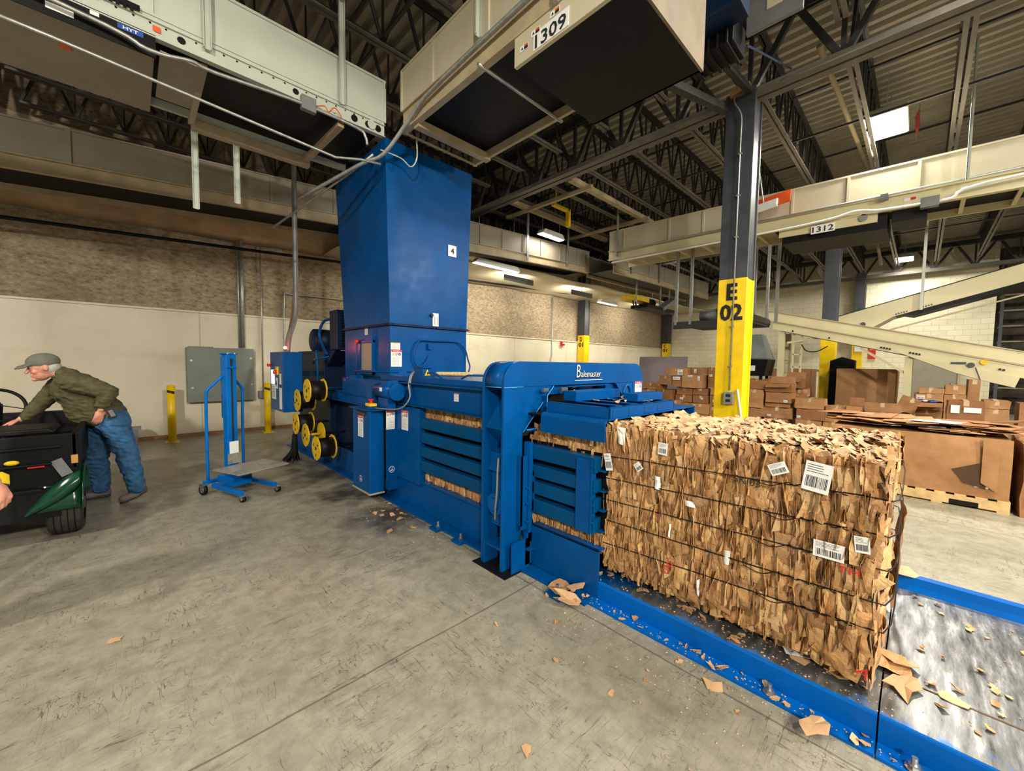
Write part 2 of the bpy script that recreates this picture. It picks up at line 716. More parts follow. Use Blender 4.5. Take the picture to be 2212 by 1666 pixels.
def smoothpath(pts, k=6):
    """Catmull-Rom"""
    P = [Vector(p) for p in pts]
    P = [P[0] * 2 - P[1]] + P + [P[-1] * 2 - P[-2]]
    out = []
    for i in range(1, len(P) - 2):
        for j in range(k):
            t = j / k
            a, b, c, d = P[i - 1], P[i], P[i + 1], P[i + 2]
            out.append(0.5 * ((2 * b) + (c - a) * t + (2 * a - 5 * b + 4 * c - d) * t * t + (3 * b - a - 3 * c + d) * t ** 3))
    out.append(P[-2])
    return out


def text_mesh(mb, body, c, right, up, size, depth=0.002, bold=0.0, shear=0.0, space=1.0, fit=None):
    """adds lettering to mb, centred at c, in the plane of right/up"""
    cu = bpy.data.curves.new('lettering', 'FONT')
    cu.body = body
    cu.size = 1.0
    cu.align_x = 'CENTER'
    cu.align_y = 'CENTER'
    cu.offset = bold
    cu.shear = shear
    cu.space_character = space
    cu.resolution_u = 2
    o = bpy.data.objects.new('lettering', cu)
    COL.objects.link(o)
    dg = bpy.context.evaluated_depsgraph_get()
    me = bpy.data.meshes.new_from_object(o.evaluated_get(dg))
    r, u, c = Vector(right).normalized(), Vector(up).normalized(), Vector(c)
    n = r.cross(u)
    xs = [v.co.x for v in me.vertices] or [0]
    ys = [v.co.y for v in me.vertices] or [0]
    cx, cy = (min(xs) + max(xs)) / 2, (min(ys) + max(ys)) / 2
    kx = ky = size
    if fit:
        kx = fit[0] / max(1e-6, max(xs) - min(xs))
        ky = fit[1] / max(1e-6, max(ys) - min(ys))
    vs = [c + r * (v.co.x - cx) * kx + u * (v.co.y - cy) * ky + n * depth for v in me.vertices]
    mb.add(vs, [tuple(p.vertices) for p in me.polygons])
    bpy.data.objects.remove(o)
    bpy.data.meshes.remove(me)
    bpy.data.curves.remove(cu)


def rectq(mb, c, r, u, w, h, d):
    c, r, u = Vector(c), Vector(r).normalized(), Vector(u).normalized()
    n = r.cross(u)
    a, b = r * w / 2, u * h / 2
    mb.add([c - a - b + n * d, c + a - b + n * d, c + a + b + n * d, c - a + b + n * d], [(0, 1, 2, 3)])


def poly(mb, c, r, u, pts, d):
    c, r, u = Vector(c), Vector(r).normalized(), Vector(u).normalized()
    n = r.cross(u)
    mb.add([c + r * x + u * y + n * d for x, y in pts], [tuple(range(len(pts)))])


LABM = None


def warning(parent, c, r, u, w, h, head='danger', name='warning_label'):
    """white safety label: coloured header, three pictograms, lines of small print"""
    mb = MB()
    c, r, u = Vector(c), Vector(r).normalized(), Vector(u).normalized()
    n = r.cross(u)
    mb.m(0).obox(c, r, u, n, w / 2, h / 2, 0.001)
    hh = h * 0.13
    mb.m({'danger': 1, 'caution': 2}[head])
    rectq(mb, c + u * (h / 2 - hh / 2), r, u, w * 0.96, hh, 0.0016)
    mb.m(0 if head == 'danger' else 3)
    text_mesh(mb, head.upper(), c + u * (h / 2 - hh / 2), r, u, 1, 0.002, fit=(w * 0.6, hh * 0.55))
    y = h / 2 - hh
    if h > w * 1.2:
        s = w * 0.26
        yy = y - s * 0.75
        mb.m(2)
        poly(mb, c + r * (-w * 0.3) + u * yy, r, u, [(-s / 2, -s / 2), (s / 2, -s / 2), (0, s / 2)], 0.0016)
        mb.m(1)
        poly(mb, c + u * yy, r, u, [(s / 2 * math.cos(a * math.pi / 6), s / 2 * math.sin(a * math.pi / 6)) for a in range(12)], 0.0016)
        mb.m(0)
        poly(mb, c + u * yy, r, u, [(s / 3 * math.cos(a * math.pi / 6), s / 3 * math.sin(a * math.pi / 6)) for a in range(12)], 0.0018)
        mb.m(3)
        poly(mb, c + u * yy, r, u, [(-s * .1, -s * .25), (s * .12, -s * .2), (s * .05, s * .25), (-s * .12, s * .1)], 0.002)
        rectq(mb, c + r * (-w * 0.3) + u * yy, r, u, s * 0.12, s * 0.4, 0.002)
        mb.m(4)
        poly(mb, c + r * (w * 0.3) + u * yy, r, u, [(s / 2 * math.cos(a * math.pi / 6), s / 2 * math.sin(a * math.pi / 6)) for a in range(12)], 0.0016)
        mb.m(0)
        poly(mb, c + r * (w * 0.3) + u * yy, r, u, [(-s * .1, -s * .3), (s * .2, -s * .1), (s * .05, s * .3), (-s * .05, 0)], 0.002)
        y = yy - s * 0.75
    mb.m(5)
    k = 0
    st = max(h * 0.035, 0.006)
    while y - st > -h / 2 + st:
        ww = w * (0.6, 0.82, 0.78, 0.5, 0.84, 0.7)[k % 6]
        rectq(mb, c + u * (y - st) + r * ((ww - w * 0.84) / 2 if k > 1 else 0), r, u, ww, st * 0.28, 0.0016)
        y -= st * (1.0 if k % 4 else 1.5)
        k += 1
    return mb.build(name, [PAPER, RED, YEL, INK, LBLUE, INKG], parent)


def shiplabel(parent, c, r, u, w, h, name='shipping_label'):
    mb = MB()
    c, r, u = Vector(c), Vector(r).normalized(), Vector(u).normalized()
    n = r.cross(u)
    mb.m(0).obox(c, r, u, n, w / 2, h / 2, 0.0008)
    mb.m(1)
    x = -w * 0.4
    rr = random.Random(int(abs(c.x * 991 + c.z * 771)))
    while x < w * 0.38:
        ww = w * rr.choice((0.012, 0.02, 0.035))
        rectq(mb, c + r * (x + ww / 2) + u * (-h * 0.17), r, u, ww, h * 0.38, 0.0014)
        x += ww + w * rr.choice((0.015, 0.03))
    for k in range(4):
        ww = w * rr.uniform(0.4, 0.8)
        rectq(mb, c + r * ((ww - w * 0.84) / 2) + u * (h * (0.4 - 0.08 * k)), r, u, ww, h * 0.02, 0.0014)
    return mb.build(name, [PAPER, INK], parent)


def remeshed(name, mb, mat, parent, voxel=0.012, smooth=4, wrinkle=0.0, wf=12.0):
    """merge overlapping closed shapes into one continuous smooth surface"""
    o = mb.build(name, mat, parent)
    md = o.modifiers.new('r', 'REMESH')
    md.mode = 'VOXEL'
    md.voxel_size = voxel
    md.use_smooth_shade = True
    ms = o.modifiers.new('s', 'SMOOTH')
    ms.factor = 0.6
    ms.iterations = smooth
    dg = bpy.context.evaluated_depsgraph_get()
    dg.update()
    me = bpy.data.meshes.new_from_object(o.evaluated_get(dg))
    o.modifiers.clear()
    old = o.data
    o.data = me
    bpy.data.meshes.remove(old)
    me.materials.clear()
    me.materials.append(mat)
    me.polygons.foreach_set('material_index', [0] * len(me.polygons))
    me.polygons.foreach_set('use_smooth', [True] * len(me.polygons))
    if wrinkle:
        ns = [v.normal.copy() for v in me.vertices]
        for v, nn in zip(me.vertices, ns):
            p = v.co
            q = (p.x * wf, p.y * wf, p.z * wf * 1.9 + 4 * p.x)
            f = abs(noise.noise(q)) * -1.4 + 0.5 * noise.noise((q[0] * 2.3, q[1] * 2.3, q[2] * 2.1)) + 0.3
            v.co = p + nn * (f * wrinkle)
        me.update()
    return o


# ================================================================== THE SETTING
mb = MB().box(-9, 30, -9, 10.3, -0.12, 0)
struct('floor', mb, CONC)

mb = MB()
mb.m(0).box(-9, 22.2, 10.1, 10.35, 0, 2.5)
mb.m(1).box(-9, 22.2, 10.16, 10.35, 2.5, 6.4)
# a ledge of rough edge where the two finishes meet
mb.m(0).box(-9, 22.2, 10.07, 10.2, 2.47, 2.505)
struct('wall_back', mb, [WALLP, FOAM])

mb = MB()
mb.box(21.8, 22.1, -1.72, 10.3, 0, 6.4)
struct('wall_far', mb, BLOCK)

# roof deck: corrugated profile running along y
mb = MB()
pts = []
x = -9.0
zt, zb = 6.34, 6.27
while x < 30:
    pts += [(x, zb), (x + 0.075, zb), (x + 0.10, zt), (x + 0.175, zt)]
    x += 0.2
gr = [[(p[0], yy, p[1]) for p in pts] for yy in (-9, 10.3)]
mb.sheet(gr)
mb.box(-9, 30, -9, 10.3, 6.36, 6.42)
struct('ceiling', mb, DECK)

mb = MB()
mb.box(-9, 22, 10.04, 10.1, 0, 0.07)
struct('baseboard_back', mb, BROWN)

# ------------------------------------------------------------------ columns
PAINT_Z = 2.76


def column(name, label, x, y, group, wf=0.36, df=0.36, top=5.2, low=0, txt=None, tz=2.62, lt=None):
    t = thing(name, label, 'column', (x, y, 0), group)
    mb = MB()
    # wide-flange section: flanges face +-x ... web hidden; boxed profile
    def sec(z0, z1, g):
        mb.m(g)
        mb.box(x - wf / 2, x - wf / 2 + 0.03, y - df / 2, y + df / 2, z0, z1)
        mb.box(x + wf / 2 - 0.03, x + wf / 2, y - df / 2, y + df / 2, z0, z1)
        mb.box(x - wf / 2 + 0.03, x + wf / 2 - 0.03, y - df / 2 + 0.02, y + df / 2 - 0.02, z0, z1)
    sec(0, PAINT_Z, 0)
    sec(PAINT_Z, top, 1)
    o = mb.build('column_shaft', [YEL, CHAR], t, bevel=0.006)
    mb = MB().box(x - wf / 2 - 0.04, x + wf / 2 + 0.04, y - df / 2 - 0.04, y + df / 2 + 0.04, 0, 0.03)
    mb.build('base_plate', CHAR, t)
    if txt:
        mb = MB()
        s = 0.24 if lt is None else lt
        text_mesh(mb, txt[0], (x - wf / 2 - 0.004, y + 0.0, tz), (0, -1, 0), (0, 0, 1), 1, 0.002, fit=(s * .60, s), bold=0.035)
        text_mesh(mb, txt[1], (x - wf / 2 - 0.004, y + 0.0, tz - s * 1.22), (0, -1, 0), (0, 0, 1), 1, 0.002, fit=(s * 1.25, s), bold=0.035)
        mb.build('grid_lettering', INK, t)
    return t


c1 = column('steel_column', 'near black and yellow steel column lettered E 02', 6.17, 1.86, 'building columns', 0.34, 0.36, 5.25, txt=('E', '02'), tz=2.58, lt=0.23)
mb = MB()
pth = smoothpath([(5.99, 1.93, 5.3), (5.98, 1.93, 5.12), (5.97, 1.86, 4.98), (5.97, 1.83, 4.86), (5.97, 1.83, 4.6)], 5) + [V(5.97, 1.83, 1.22)]
mb.tube(pth, 0.011, 8)
for z in (4.4, 3.85, 3.3, 2.1, 1.55):
    mb.box(5.96, 5.998, 1.81, 1.85, z, z + 0.02)
mb.build('conduit', GALV, c1)
mb = MB()
mb.m(0).box(5.93, 6.0, 1.77, 1.89, 1.03, 1.2)
mb.m(1).box(5.925, 5.93, 1.80, 1.86, 1.06, 1.10)
mb.m(1).box(5.925, 5.93, 1.80, 1.86, 1.13, 1.17)
mb.build('outlet_box', [GALV, INK], c1, bevel=0.004)
mb = MB().cyl((5.95, 1.62, 0.6), (5.97, 1.73, 1.24), 0.014, n=8)
mb.build('leaning_stick', WHITE, c1)

column('steel_column', 'second steel column from the camera, behind the sloped conveyors', 13.75, 1.78, 'building columns', 0.34, 0.32, 5.3)
column('steel_column', 'farthest steel column, against the pale block wall', 21.5, 1.85, 'building columns', 0.34, 0.32, 5.4)
column('steel_column', 'steel column on the back wall lettered D 01', 13.72, 9.9, 'building columns', 0.34, 0.34, 5.2, txt=('D', '01'), tz=2.6, lt=0.19)
column('steel_column', 'steel column in the far corner lettered C 01', 21.4, 9.85, 'building columns', 0.34, 0.34, 5.3, txt=('C', '01'), tz=2.62, lt=0.19)
# steel column far right beside the opening
mb = MB().box(21.9, 22.2, -2.15, -1.95, 0, 6.2)
column('steel_column', 'dark blue-grey column at the right edge of the far opening', 21.6, -2.9, 'building columns', 0.3, 0.3, 6.2)

# ------------------------------------------------------------------ roof steel
def girder(x, y0, y1, label):
    t = thing('roof_girder', label, 'roof girder', (x, (y0 + y1) / 2, 5.15), 'roof girders')
    mb = MB()
    for s in (-1, 1):
        mb.box(x + s * 0.02, x + s * 0.13, y0, y1, 5.15, 5.165)
        mb.box(x + s * 0.02, x + s * 0.035, y0, y1, 5.165, 5.28)
    mb.build('bottom_chord', CHORD, t)
    mb = MB()
    for s in (-1, 1):
        mb.box(x + s * 0.02, x + s * 0.13, y0, y1, 6.10, 6.12)
        mb.box(x + s * 0.02, x + s * 0.035, y0, y1, 6.0, 6.1)
    mb.build('top_chord', STEELD, t)
    mb = MB()
    y = y0
    k = 0
    while y < y1:
        mb.bar((x, y, 5.2), (x, y + 0.49, 6.08), 0.07, 0.06, (1, 0, 0))
        mb.bar((x, y + 0.98, 5.2), (x, y + 0.49, 6.08), 0.07, 0.06, (1, 0, 0))
        mb.bar((x, y + 0.98, 5.2), (x, y + 0.98, 6.08), 0.05, 0.05, (1, 0, 0))
        y += 0.98
    mb.build('web', STEELD, t)
    return t


girder(6.15, -8.0, 9.7, 'dark lattice roof girder over the near E 02 column')
girder(13.75, -8.0, 9.7, 'dark lattice roof girder over the second column')
girder(21.4, -8.0, 9.7, 'dark lattice roof girder along the far block wall')
girder(-1.45, -8.0, 9.7, 'dark lattice roof girder above the pale overhead conveyor')

JOIST = None


def joist(x0, x1, y):
    t = thing('roof_joist', 'dark open-web steel roof joist under the corrugated deck', 'roof joist', ((x0 + x1) / 2, y, 5.3), 'open-web roof joists')
    mb = MB()
    for s in (-1, 1):
        mb.box(x0 + 0.3, x1 - 0.3, y + s * 0.012, y + s * 0.06, 5.42, 5.43)
        mb.box(x0 + 0.3, x1 - 0.3, y + s * 0.012, y + s * 0.02, 5.43, 5.47)
    mb.build('bottom_chord', CHORD, t)
    mb = MB()
    for s in (-1, 1):
        mb.box(x0, x1, y + s * 0.012, y + s * 0.06, 6.255, 6.268)
        mb.box(x0, x1, y + s * 0.012, y + s * 0.02, 6.20, 6.255)
    mb.build('top_chord', STEELD, t)
    mb = MB()
    n = 12
    st = (x1 - x0 - 0.6) / n
    for i in range(n):
        a = x0 + 0.3 + i * st
        mb.bar((a, y, 5.44), (a + st / 2, y, 6.24), 0.035, 0.035, (0, 1, 0))
        mb.bar((a + st, y, 5.44), (a + st / 2, y, 6.24), 0.035, 0.035, (0, 1, 0))
        mb.bar((a + st, y, 5.44), (a + st, y, 6.24), 0.022, 0.022, (0, 1, 0))
    mb.build('web', STEELD, t)
    return t


j0 = joist(6.2, 13.7, 1.80)
SP = 1.0
for k in range(-9, 9):
    if k:
        dup(j0, (0, k * SP, 0))
for k in range(-9, 9):
    dup(j0, (-7.6, k * SP, 0))
for k in range(-8, 9):
    dup(j0, (7.6, k * SP, 0))
# bridging rods across the joists
for i, (xb, zb) in enumerate(((8.4, 5.46), (8.4, 6.2), (11.2, 5.46), (11.2, 6.2), (16.2, 5.46), (19.0, 5.46), (2.3, 5.46), (2.3, 6.2))):
    mb = MB().box(xb, xb + 0.035, -7.9, 9.8, zb, zb + 0.03)
    tag(mb.build('bridging_angle', STEELD), 'thin dark bridging angle across the roof joists', 'bracing', 'bridging angles between roof joists')

# ------------------------------------------------------------------ lamps
def highbay(name, label, x, y, z, lx, ly, power, group, bulb=False, cat='ceiling light'):
    t = thing(name, label, cat, (x, y, z), group)
    mb = MB()
    mb.prism([(x - lx / 2 - 0.03, z), (x + lx / 2 + 0.03, z), (x + lx / 2 - 0.08, z + 0.12), (x - lx / 2 + 0.08, z + 0.12)], 'y', y - ly / 2 - 0.03, y + ly / 2 + 0.03)
    mb.build('housing', WHITE, t)
    mb = MB().box(x - lx / 2, x + lx / 2, y - ly / 2, y + ly / 2, z - 0.012, z - 0.002)
    mb.build('diffuser', LIT, t)
    mb = MB()
    for s in (-1, 1):
        MB().cyl((x + s * lx * 0.4, y, z + 0.1), (x + s * lx * 0.4, y, 6.262), 0.006, n=6).build('suspension', GALV, t)
    ld = bpy.data.lights.new('lamp', 'POINT' if bulb else 'AREA')
    if bulb:
        ld.shadow_soft_size = 0.25
    else:
        ld.shape = 'RECTANGLE'
        ld.size = lx
        ld.size_y = ly
    ld.energy = power * LAMP_POWER
    ld.color = LAMP_COL
    lo = bpy.data.objects.new('lamp', ld)
    COL.objects.link(lo)
    lo.parent = t
    lo.location = (0, 0, -0.32 if bulb else -0.02)
    return t


highbay('high_bay_light', 'bright square high-bay light between the roof joists at upper right', 9.2, 0.58, 5.62, 0.95, 0.42, 520, 'high-bay lights')
highbay('high_bay_light', 'small distant high-bay light under the far end of the conveyor marked 1312', 20.2, 0.6, 5.5, 0.8, 0.42, 190, 'high-bay lights')
highbay('high_bay_light', 'elongated light seen in front of the beige conveyor panels behind the blue tower', 8.05, 6.92, 4.88, 0.85, 0.16, 16, 'high-bay lights')
# lamps of the same grid outside the frame
highbay('high_bay_light', 'high-bay light above and behind the camera', 0.6, -3.2, 5.7, 1.1, 0.42, 260, 'high-bay lights')
highbay('high_bay_light', 'globe high-bay light far behind the camera on the left', -5.0, -7.0, 5.8, 0.5, 0.5, 3600, 'high-bay lights', True)
highbay('high_bay_light', 'globe high-bay light far behind the camera in the middle', 1.9, -7.5, 5.8, 0.5, 0.5, 2700, 'high-bay lights', True)
highbay('high_bay_light', 'high-bay light behind the camera on the right', 9.5, -7.5, 5.8, 0.5, 0.5, 2500, 'high-bay lights', True)
highbay('high_bay_light', 'high-bay light beyond the second column by the back wall', 16.5, 7.2, 4.9, 0.95, 0.3, 340, 'high-bay lights')
highbay('high_bay_light', 'high-bay light over the cart aisle left of the camera', -4.4, 3.0, 5.7, 0.95, 0.42, 300, 'high-bay lights')
highbay('strip_light', 'thin fluorescent strip under the far conveyor junction', 13.6, 8.7, 3.95, 1.2, 0.12, 90, 'strip lights', cat='strip light')
highbay('high_bay_light', 'high-bay light above the bale and floor near the camera', 4.9, -1.4, 5.65, 1.1, 0.42, 420, 'high-bay lights')

highbay('strip_light', 'long fluorescent strip under the conveyor just right of the tower', 6.9, 7.75, 4.02, 1.5, 0.12, 70, 'strip lights', cat='strip light')



def added_washer(x, label):  # invented lamps, added only to brighten the back wall
    """added strip fixture whose open side faces the wall"""
    y, z = 8.35, 4.02
    t = thing('added_wall_light', label, 'added fill light', (x, y, z), 'added wall-washing lights')
    MB().box(x - 0.6, x + 0.6, y - 0.03, y, z - 0.10, z + 0.06).build('housing', GREY, t)
    MB().box(x - 0.58, x + 0.58, y + 0.002, y + 0.01, z - 0.08, z + 0.03).build('diffuser', LIT, t)
    MB().cyl((x, y, z + 0.05), (x, y, 6.262), 0.008, n=6).build('suspension', GALV, t)
    ld = bpy.data.lights.new('lamp', 'AREA')
    ld.shape = 'RECTANGLE'
    ld.size = 1.1
    ld.size_y = 0.1
    ld.energy = 44 * LAMP_POWER
    ld.color = LAMP_COL
    lo = bpy.data.objects.new('lamp', ld)
    COL.objects.link(lo)
    lo.parent = t
    lo.location = (0, 0.03, -0.03)
    lo.rotation_euler = (math.radians(84), 0, 0)


added_washer(8.3, 'added grey-backed fill light below the sagging film, nearest the tower')
added_washer(11.4, 'added grey-backed fill light below the sagging film, left of the D 01 column')
added_washer(16.6, 'added grey-backed fill light below the sagging film, between D 01 and C 01')

# ------------------------------------------------------------------ wall things
mb = MB()
PB = thing('electrical_panel', 'large flat grey-green electrical panel on the back wall', 'electrical panel', (1.35, 10.0, 0.68))
mb.box(0.79, 1.91, 9.93, 10.098, 0.69, 1.78)
mb.build('enclosure', PANEL, PB, bevel=0.01)
mb = MB().box(0.83, 1.22, 9.94, 10.08, 1.78, 1.80)
mb.build('top_lip', PANEL, PB)
for (a, b) in ((0.86, 1.52), (1.85, 1.58), (0.87, 0.98), (1.86, 1.03)):
    MB().cyl((a, 9.93, b), (a, 9.915, b), 0.022, n=12).build('screw', GALV, PB)


def pipe(label, pts, r, mat=GALV, name='conduit', cat='conduit', group=None, n=8, sm=0):
    mb = MB()
    mb.tube(smoothpath(pts, sm) if sm else pts, r, n)
    return tag(mb.build(name, mat), label, cat, group)


pipe('thick conduit running up the back wall from the grey-green panel', [(1.74, 10.02, 1.80), (1.74, 10.02, 4.1)], 0.035)
pipe('second conduit rising behind the thick one above the wall panel', [(1.68, 10.05, 1.80), (1.68, 10.05, 4.1)], 0.022)
J = thing('junction_box', 'small grey floor-level junction box with a thin pipe on the back wall', 'junction box', (2.09, 10.0, 0.72))
MB().box(2.0, 2.18, 9.96, 10.098, 0.72, 0.87).build('box', GREY, J)
MB().tube([(2.09, 10.03, 0.87), (2.09, 10.03, 4.1)], 0.013, 8).build('riser', GALV, J)
pipe('long black sprinkler pipe running along the back wall under the conveyors', [(-3.2, 9.6, 3.52), (3.85, 9.6, 3.88), (7.55, 9.7, 4.07), (13.6, 9.5, 4.32), (21.3, 8.9, 4.5)], 0.03, BLACKM, 'sprinkler_pipe', 'pipe')
pipe('thin conduit dropping down the back wall right of the blue tower', [(11.9, 10.08, 4.15), (11.9, 10.08, 1.9), (11.83, 10.08, 1.7), (11.83, 10.08, 1.2)], 0.018)
F = thing('fire_alarm', 'small red fire alarm strobe on the back wall', 'fire alarm', (12.5, 10.0, 2.33))
MB().box(12.42, 12.62, 10.0, 10.1, 2.3, 2.45).build('housing', RED, F)
MB().box(12.46, 12.58, 9.97, 10.0, 2.36, 2.42).build('strobe', WHITE, F)
CD = thing('security_camera', 'small white dome camera on the far block wall', 'security camera', (21.7, 8.6, 3.8))
MB().ball((21.72, 8.6, 3.86), 0.09).build('dome', WHITE, CD)
MB().box(21.72, 21.8, 8.55, 8.65, 3.9, 3.96).build('bracket', WHITE, CD)

# facing band at the wall head + film above
mb = MB()
g = []
rr = random.Random(3)
for i in range(40):
    x = -4 + i * 0.22
    row = []
    for j in range(7):
        z = 3.86 + j * 0.09 + 0.035 * noise.noise((x * 0.9, j * 0.5, 0)) + (x + 4) * 0.028
        y = 10.08 - 0.11 * j + 0.05 * noise.noise((x * 1.3, j * 0.9, 4))
        row.append((x, y, z))
    g.append(row)
mb.smooth = True
mb.sheet(g)
tag(mb.build('insulation_facing', PINKF, solid=0.01), 'loose pinkish insulation facing hanging above the sprinkler pipe', 'insulation')
mb = MB()
g = []
for i in range(60):
    x = 3.4 + i * 0.31
    row = []
    for j in range(14):
        y = 7.9 + j * 0.17
        z = 4.18 + 0.015 * (x - 3.4) - 0.05 * abs(math.sin(x * 1.05)) + 0.03 * noise.noise((x, y * 1.7, 0)) - 0.02 * j / 3
        row.append((x, y, z))
    g.append(row)
mb.smooth = True
mb.sheet(g)
tag(mb.build('ceiling_film', SHEET, solid=0.006), 'off-white sagging film stretched below the conveyors at the back wall', 'plastic sheet')

# bollards
def bollard(x, y, label):
    t = thing('bollard', label, 'bollard', (x, y, 0), 'yellow bollards')
    MB().cyl((x, y, 0.012), (x, y, 1.05), 0.062, n=20).ball((x, y, 1.045), 0.062, 0.062, 0.02).build('post', YEL, t)
    MB().box(x - 0.1, x + 0.1, y - 0.1, y + 0.1, 0, 0.012).build('base_plate', YEL_O, t)
    mb = MB()
    n = 10
    vs = []
    for i in range(n):
        a = math.radians(205 + i * 110 / (n - 1))
        for dz in (0, 0.05):
            vs.append((x + 0.0635 * math.cos(a), y + 0.0635 * math.sin(a), 0.93 + dz - i * 0.004))
    mb.smooth = True
    mb.add(vs, [(2 * i, 2 * i + 2, 2 * i + 3, 2 * i + 1) for i in range(n - 1)])
    mb.build('black_band', INK, t)


bollard(0.53, 9.63, 'yellow bollard with black band left of the wall panel')
bollard(2.10, 9.72, 'yellow bollard with black band beside the blue control cabinet')
B = thing('storage_bin', 'small grey plastic bin on the floor by the back wall behind the man', 'bin', (-0.03, 9.5, 0))
mb = MB()
mb.prism([(-0.2, 0.0), (0.04, 0.0), (0.08, 0.33), (-0.24, 0.33)], 'y', 9.35, 9.65)
mb.build('tub', GREY, B)
MB().box(-0.26, 0.11, 9.33, 9.67, 0.31, 0.34).build('rim', GREY, B)
mb = MB().box(2.55, 2.72, 8.2, 9.7, 0.0, 0.003).box(2.9, 3.07, 8.2, 9.7, 0.0, 0.003)
tag(mb.build('floor_stripe', YEL_O), 'faded yellow stripes painted on the floor behind the baler', 'floor marking')

# door in the far wall + things beyond the opening
mb = MB()
mb.box(21.72, 21.8, -0.95, 0.22, 0, 2.15)
mb.m(1).box(21.66, 21.74, -1.02, -0.95, 0, 2.2).box(21.66, 21.74, 0.22, 0.29, 0, 2.2).box(21.66, 21.74, -1.02, 0.29, 2.15, 2.22)
mb.m(2).box(21.66, 21.72, -0.86, -0.80, 1.0, 1.06)
struct('door_1', mb, [GREYP, BEIGED, RIM])


# ================================================================== THE BALER
BX = thing('baling_machine', 'huge blue horizontal baling machine with a tall chute pressing out a cardboard bale', 'baler', (2.94, 4.5, 0))

# --- portal frame -----------------------------------------------------------
XL, XR, ZT = 1.928, 3.965, 1.567


def portal(y0, y1):
    rr = 0.165
    mb = MB()
    lw = 0.2
    # beam with rounded shoulders
    p = [(XL, 1.375)] + [(XL + rr - rr * math.cos(a), ZT - rr + rr * math.sin(a)) for a in [math.pi / 2 * i / 8 for i in range(9)]]
    p += [(XR - rr + rr * math.sin(a), ZT - rr + rr * math.cos(a)) for a in [math.pi / 2 * i / 8 for i in range(9)]] + [(XR, 1.375)]
    mb.prism(p, 'y', y0, y1)
    mb.box(XL, XL + lw, y0, y1, 0.0, 1.375)
    mb.box(XR - lw, XR, y0, y1, 0.0, 1.375)
    return mb


mb = portal(2.075, 2.10)
mb.prism([(XL + 0.2, 1.375), (2.47, 1.375), (XL + 0.2, 1.035)], 'y', 2.08, 2.098)
mb.prism([(XR - 0.2, 1.375), (XR - 0.54, 1.375), (XR - 0.2, 1.035)], 'y', 2.08, 2.098)
mb.build('front_frame_plate', BLUE, BX, bevel=0.003)
portal(2.295, 2.32).build('rear_frame_plate', BLUE, BX, bevel=0.003)
mb = MB()
rr = 0.155
pts = [(XL + 0.008, 1.37)] + [(XL + 0.008 + rr - rr * math.cos(a), ZT - 0.008 - rr + rr * math.sin(a)) for a in [math.pi / 2 * i / 10 for i in range(11)]]
pts += [(XR - 0.008 - rr + rr * math.sin(a), ZT - 0.008 - rr + rr * math.cos(a)) for a in [math.pi / 2 * i / 10 for i in range(11)]] + [(XR - 0.008, 1.37)]
mb.smooth = True
mb.sheet([[(p[0], y, p[1]) for p in pts] for y in (2.10, 2.295)])
mb.build('curved_top_skin', BLUE, BX, solid=0.008)
mb = MB()
# gusset flange strips and the diagonal box between the plates
mb.bar((2.475, 2.10, 1.37), (2.125, 2.10, 1.03), 0.07, 0.008, (0, 0, 1))
MB().bar((XR - 0.545, 2.10, 1.37), (XR - 0.195, 2.10, 1.03), 0.07, 0.008, (0, 0, 1)).build('gusset_flange', BLUE, BX)
mb.box(2.14, 2.36, 2.03, 2.09, 1.04, 1.052)
mb.box(2.345, 2.358, 2.03, 2.09, 1.05, 1.30)
mb.build('gusset_flange', BLUE, BX)
mb = MB()
mb.prism([(1.94, 1.06), (1.952, 1.06), (2.12, 1.29), (2.108, 1.30)], 'y', 2.10, 2.295)
mb.prism([(1.94, 1.06), (1.94, 1.075), (2.12, 0.9), (2.12, 0.885)], 'y', 2.10, 2.295)
mb.box(1.99, 2.12, 2.10, 2.295, 0.73, 0.87)
mb.prism([(1.97, 0.73), (2.12, 0.73), (2.12, 0.90), (2.03, 0.87)], 'y', 2.10, 2.295)
mb.build('side_gusset', BLUE, BX)
mb = MB()
mb.box(2.0, 2.14, 2.12, 2.28, 0.30, 0.76)
mb.cyl((1.955, 2.2, 0.48), (2.05, 2.2, 0.48), 0.085, n=24)
mb.cyl((1.94, 2.2, 0.48), (1.955, 2.2, 0.48), 0.05, n=16)
mb.build('squeeze_cylinder', BLUE, BX, bevel=0.004)
mb = MB()
mb.tube(smoothpath([(1.97, 2.17, 0.84), (1.945, 2.15, 0.74), (1.94, 2.15, 0.6), (1.945, 2.17, 0.45), (1.96, 2.19, 0.36)], 6), 0.009, 8)
mb.build('hydraulic_hose', GREY, BX)
mb = MB()
mb.box(1.93, 2.16, 2.10, 2.295, 0.16, 0.175)
mb.box(1.96, 2.15, 2.00, 2.012, 0.0, 0.235).box(2.10, 2.35, 2.0, 2.02, 0.03, 0.27)
mb.box(1.925, 1.94, 2.275, 2.285, 0.0, 0.2)
mb.box(1.94, 2.12, 2.27, 2.285, 0.0, 0.19)
mb.box(2.10, 2.37, 1.965, 2.075, 0.15, 0.162)
mb.build('foot_bracket', BLUE, BX)
mb = MB()
mb.box(2.07, 2.082, 2.02, 2.075, 0.33, 0.86)
mb.box(2.07, 2.155, 2.02, 2.03, 0.30, 0.86)
mb.box(2.13, 2.17, 2.0, 2.06, 0.20, 0.96)
mb.box(2.165, 2.18, 1.985, 2.03, 0.42, 0.74)
for z in (0.50, 0.62, 0.36):
    mb.cyl((2.118, 2.02, z), (2.118, 2.0, z), 0.012, n=6)
mb.build('hinge_plate', BLUE, BX)
mb = MB().box(1.88, 2.40, 1.99, 2.36, 0.0, 0.008)
mb.build('floor_pad', BLACK, BX)
mb = MB()
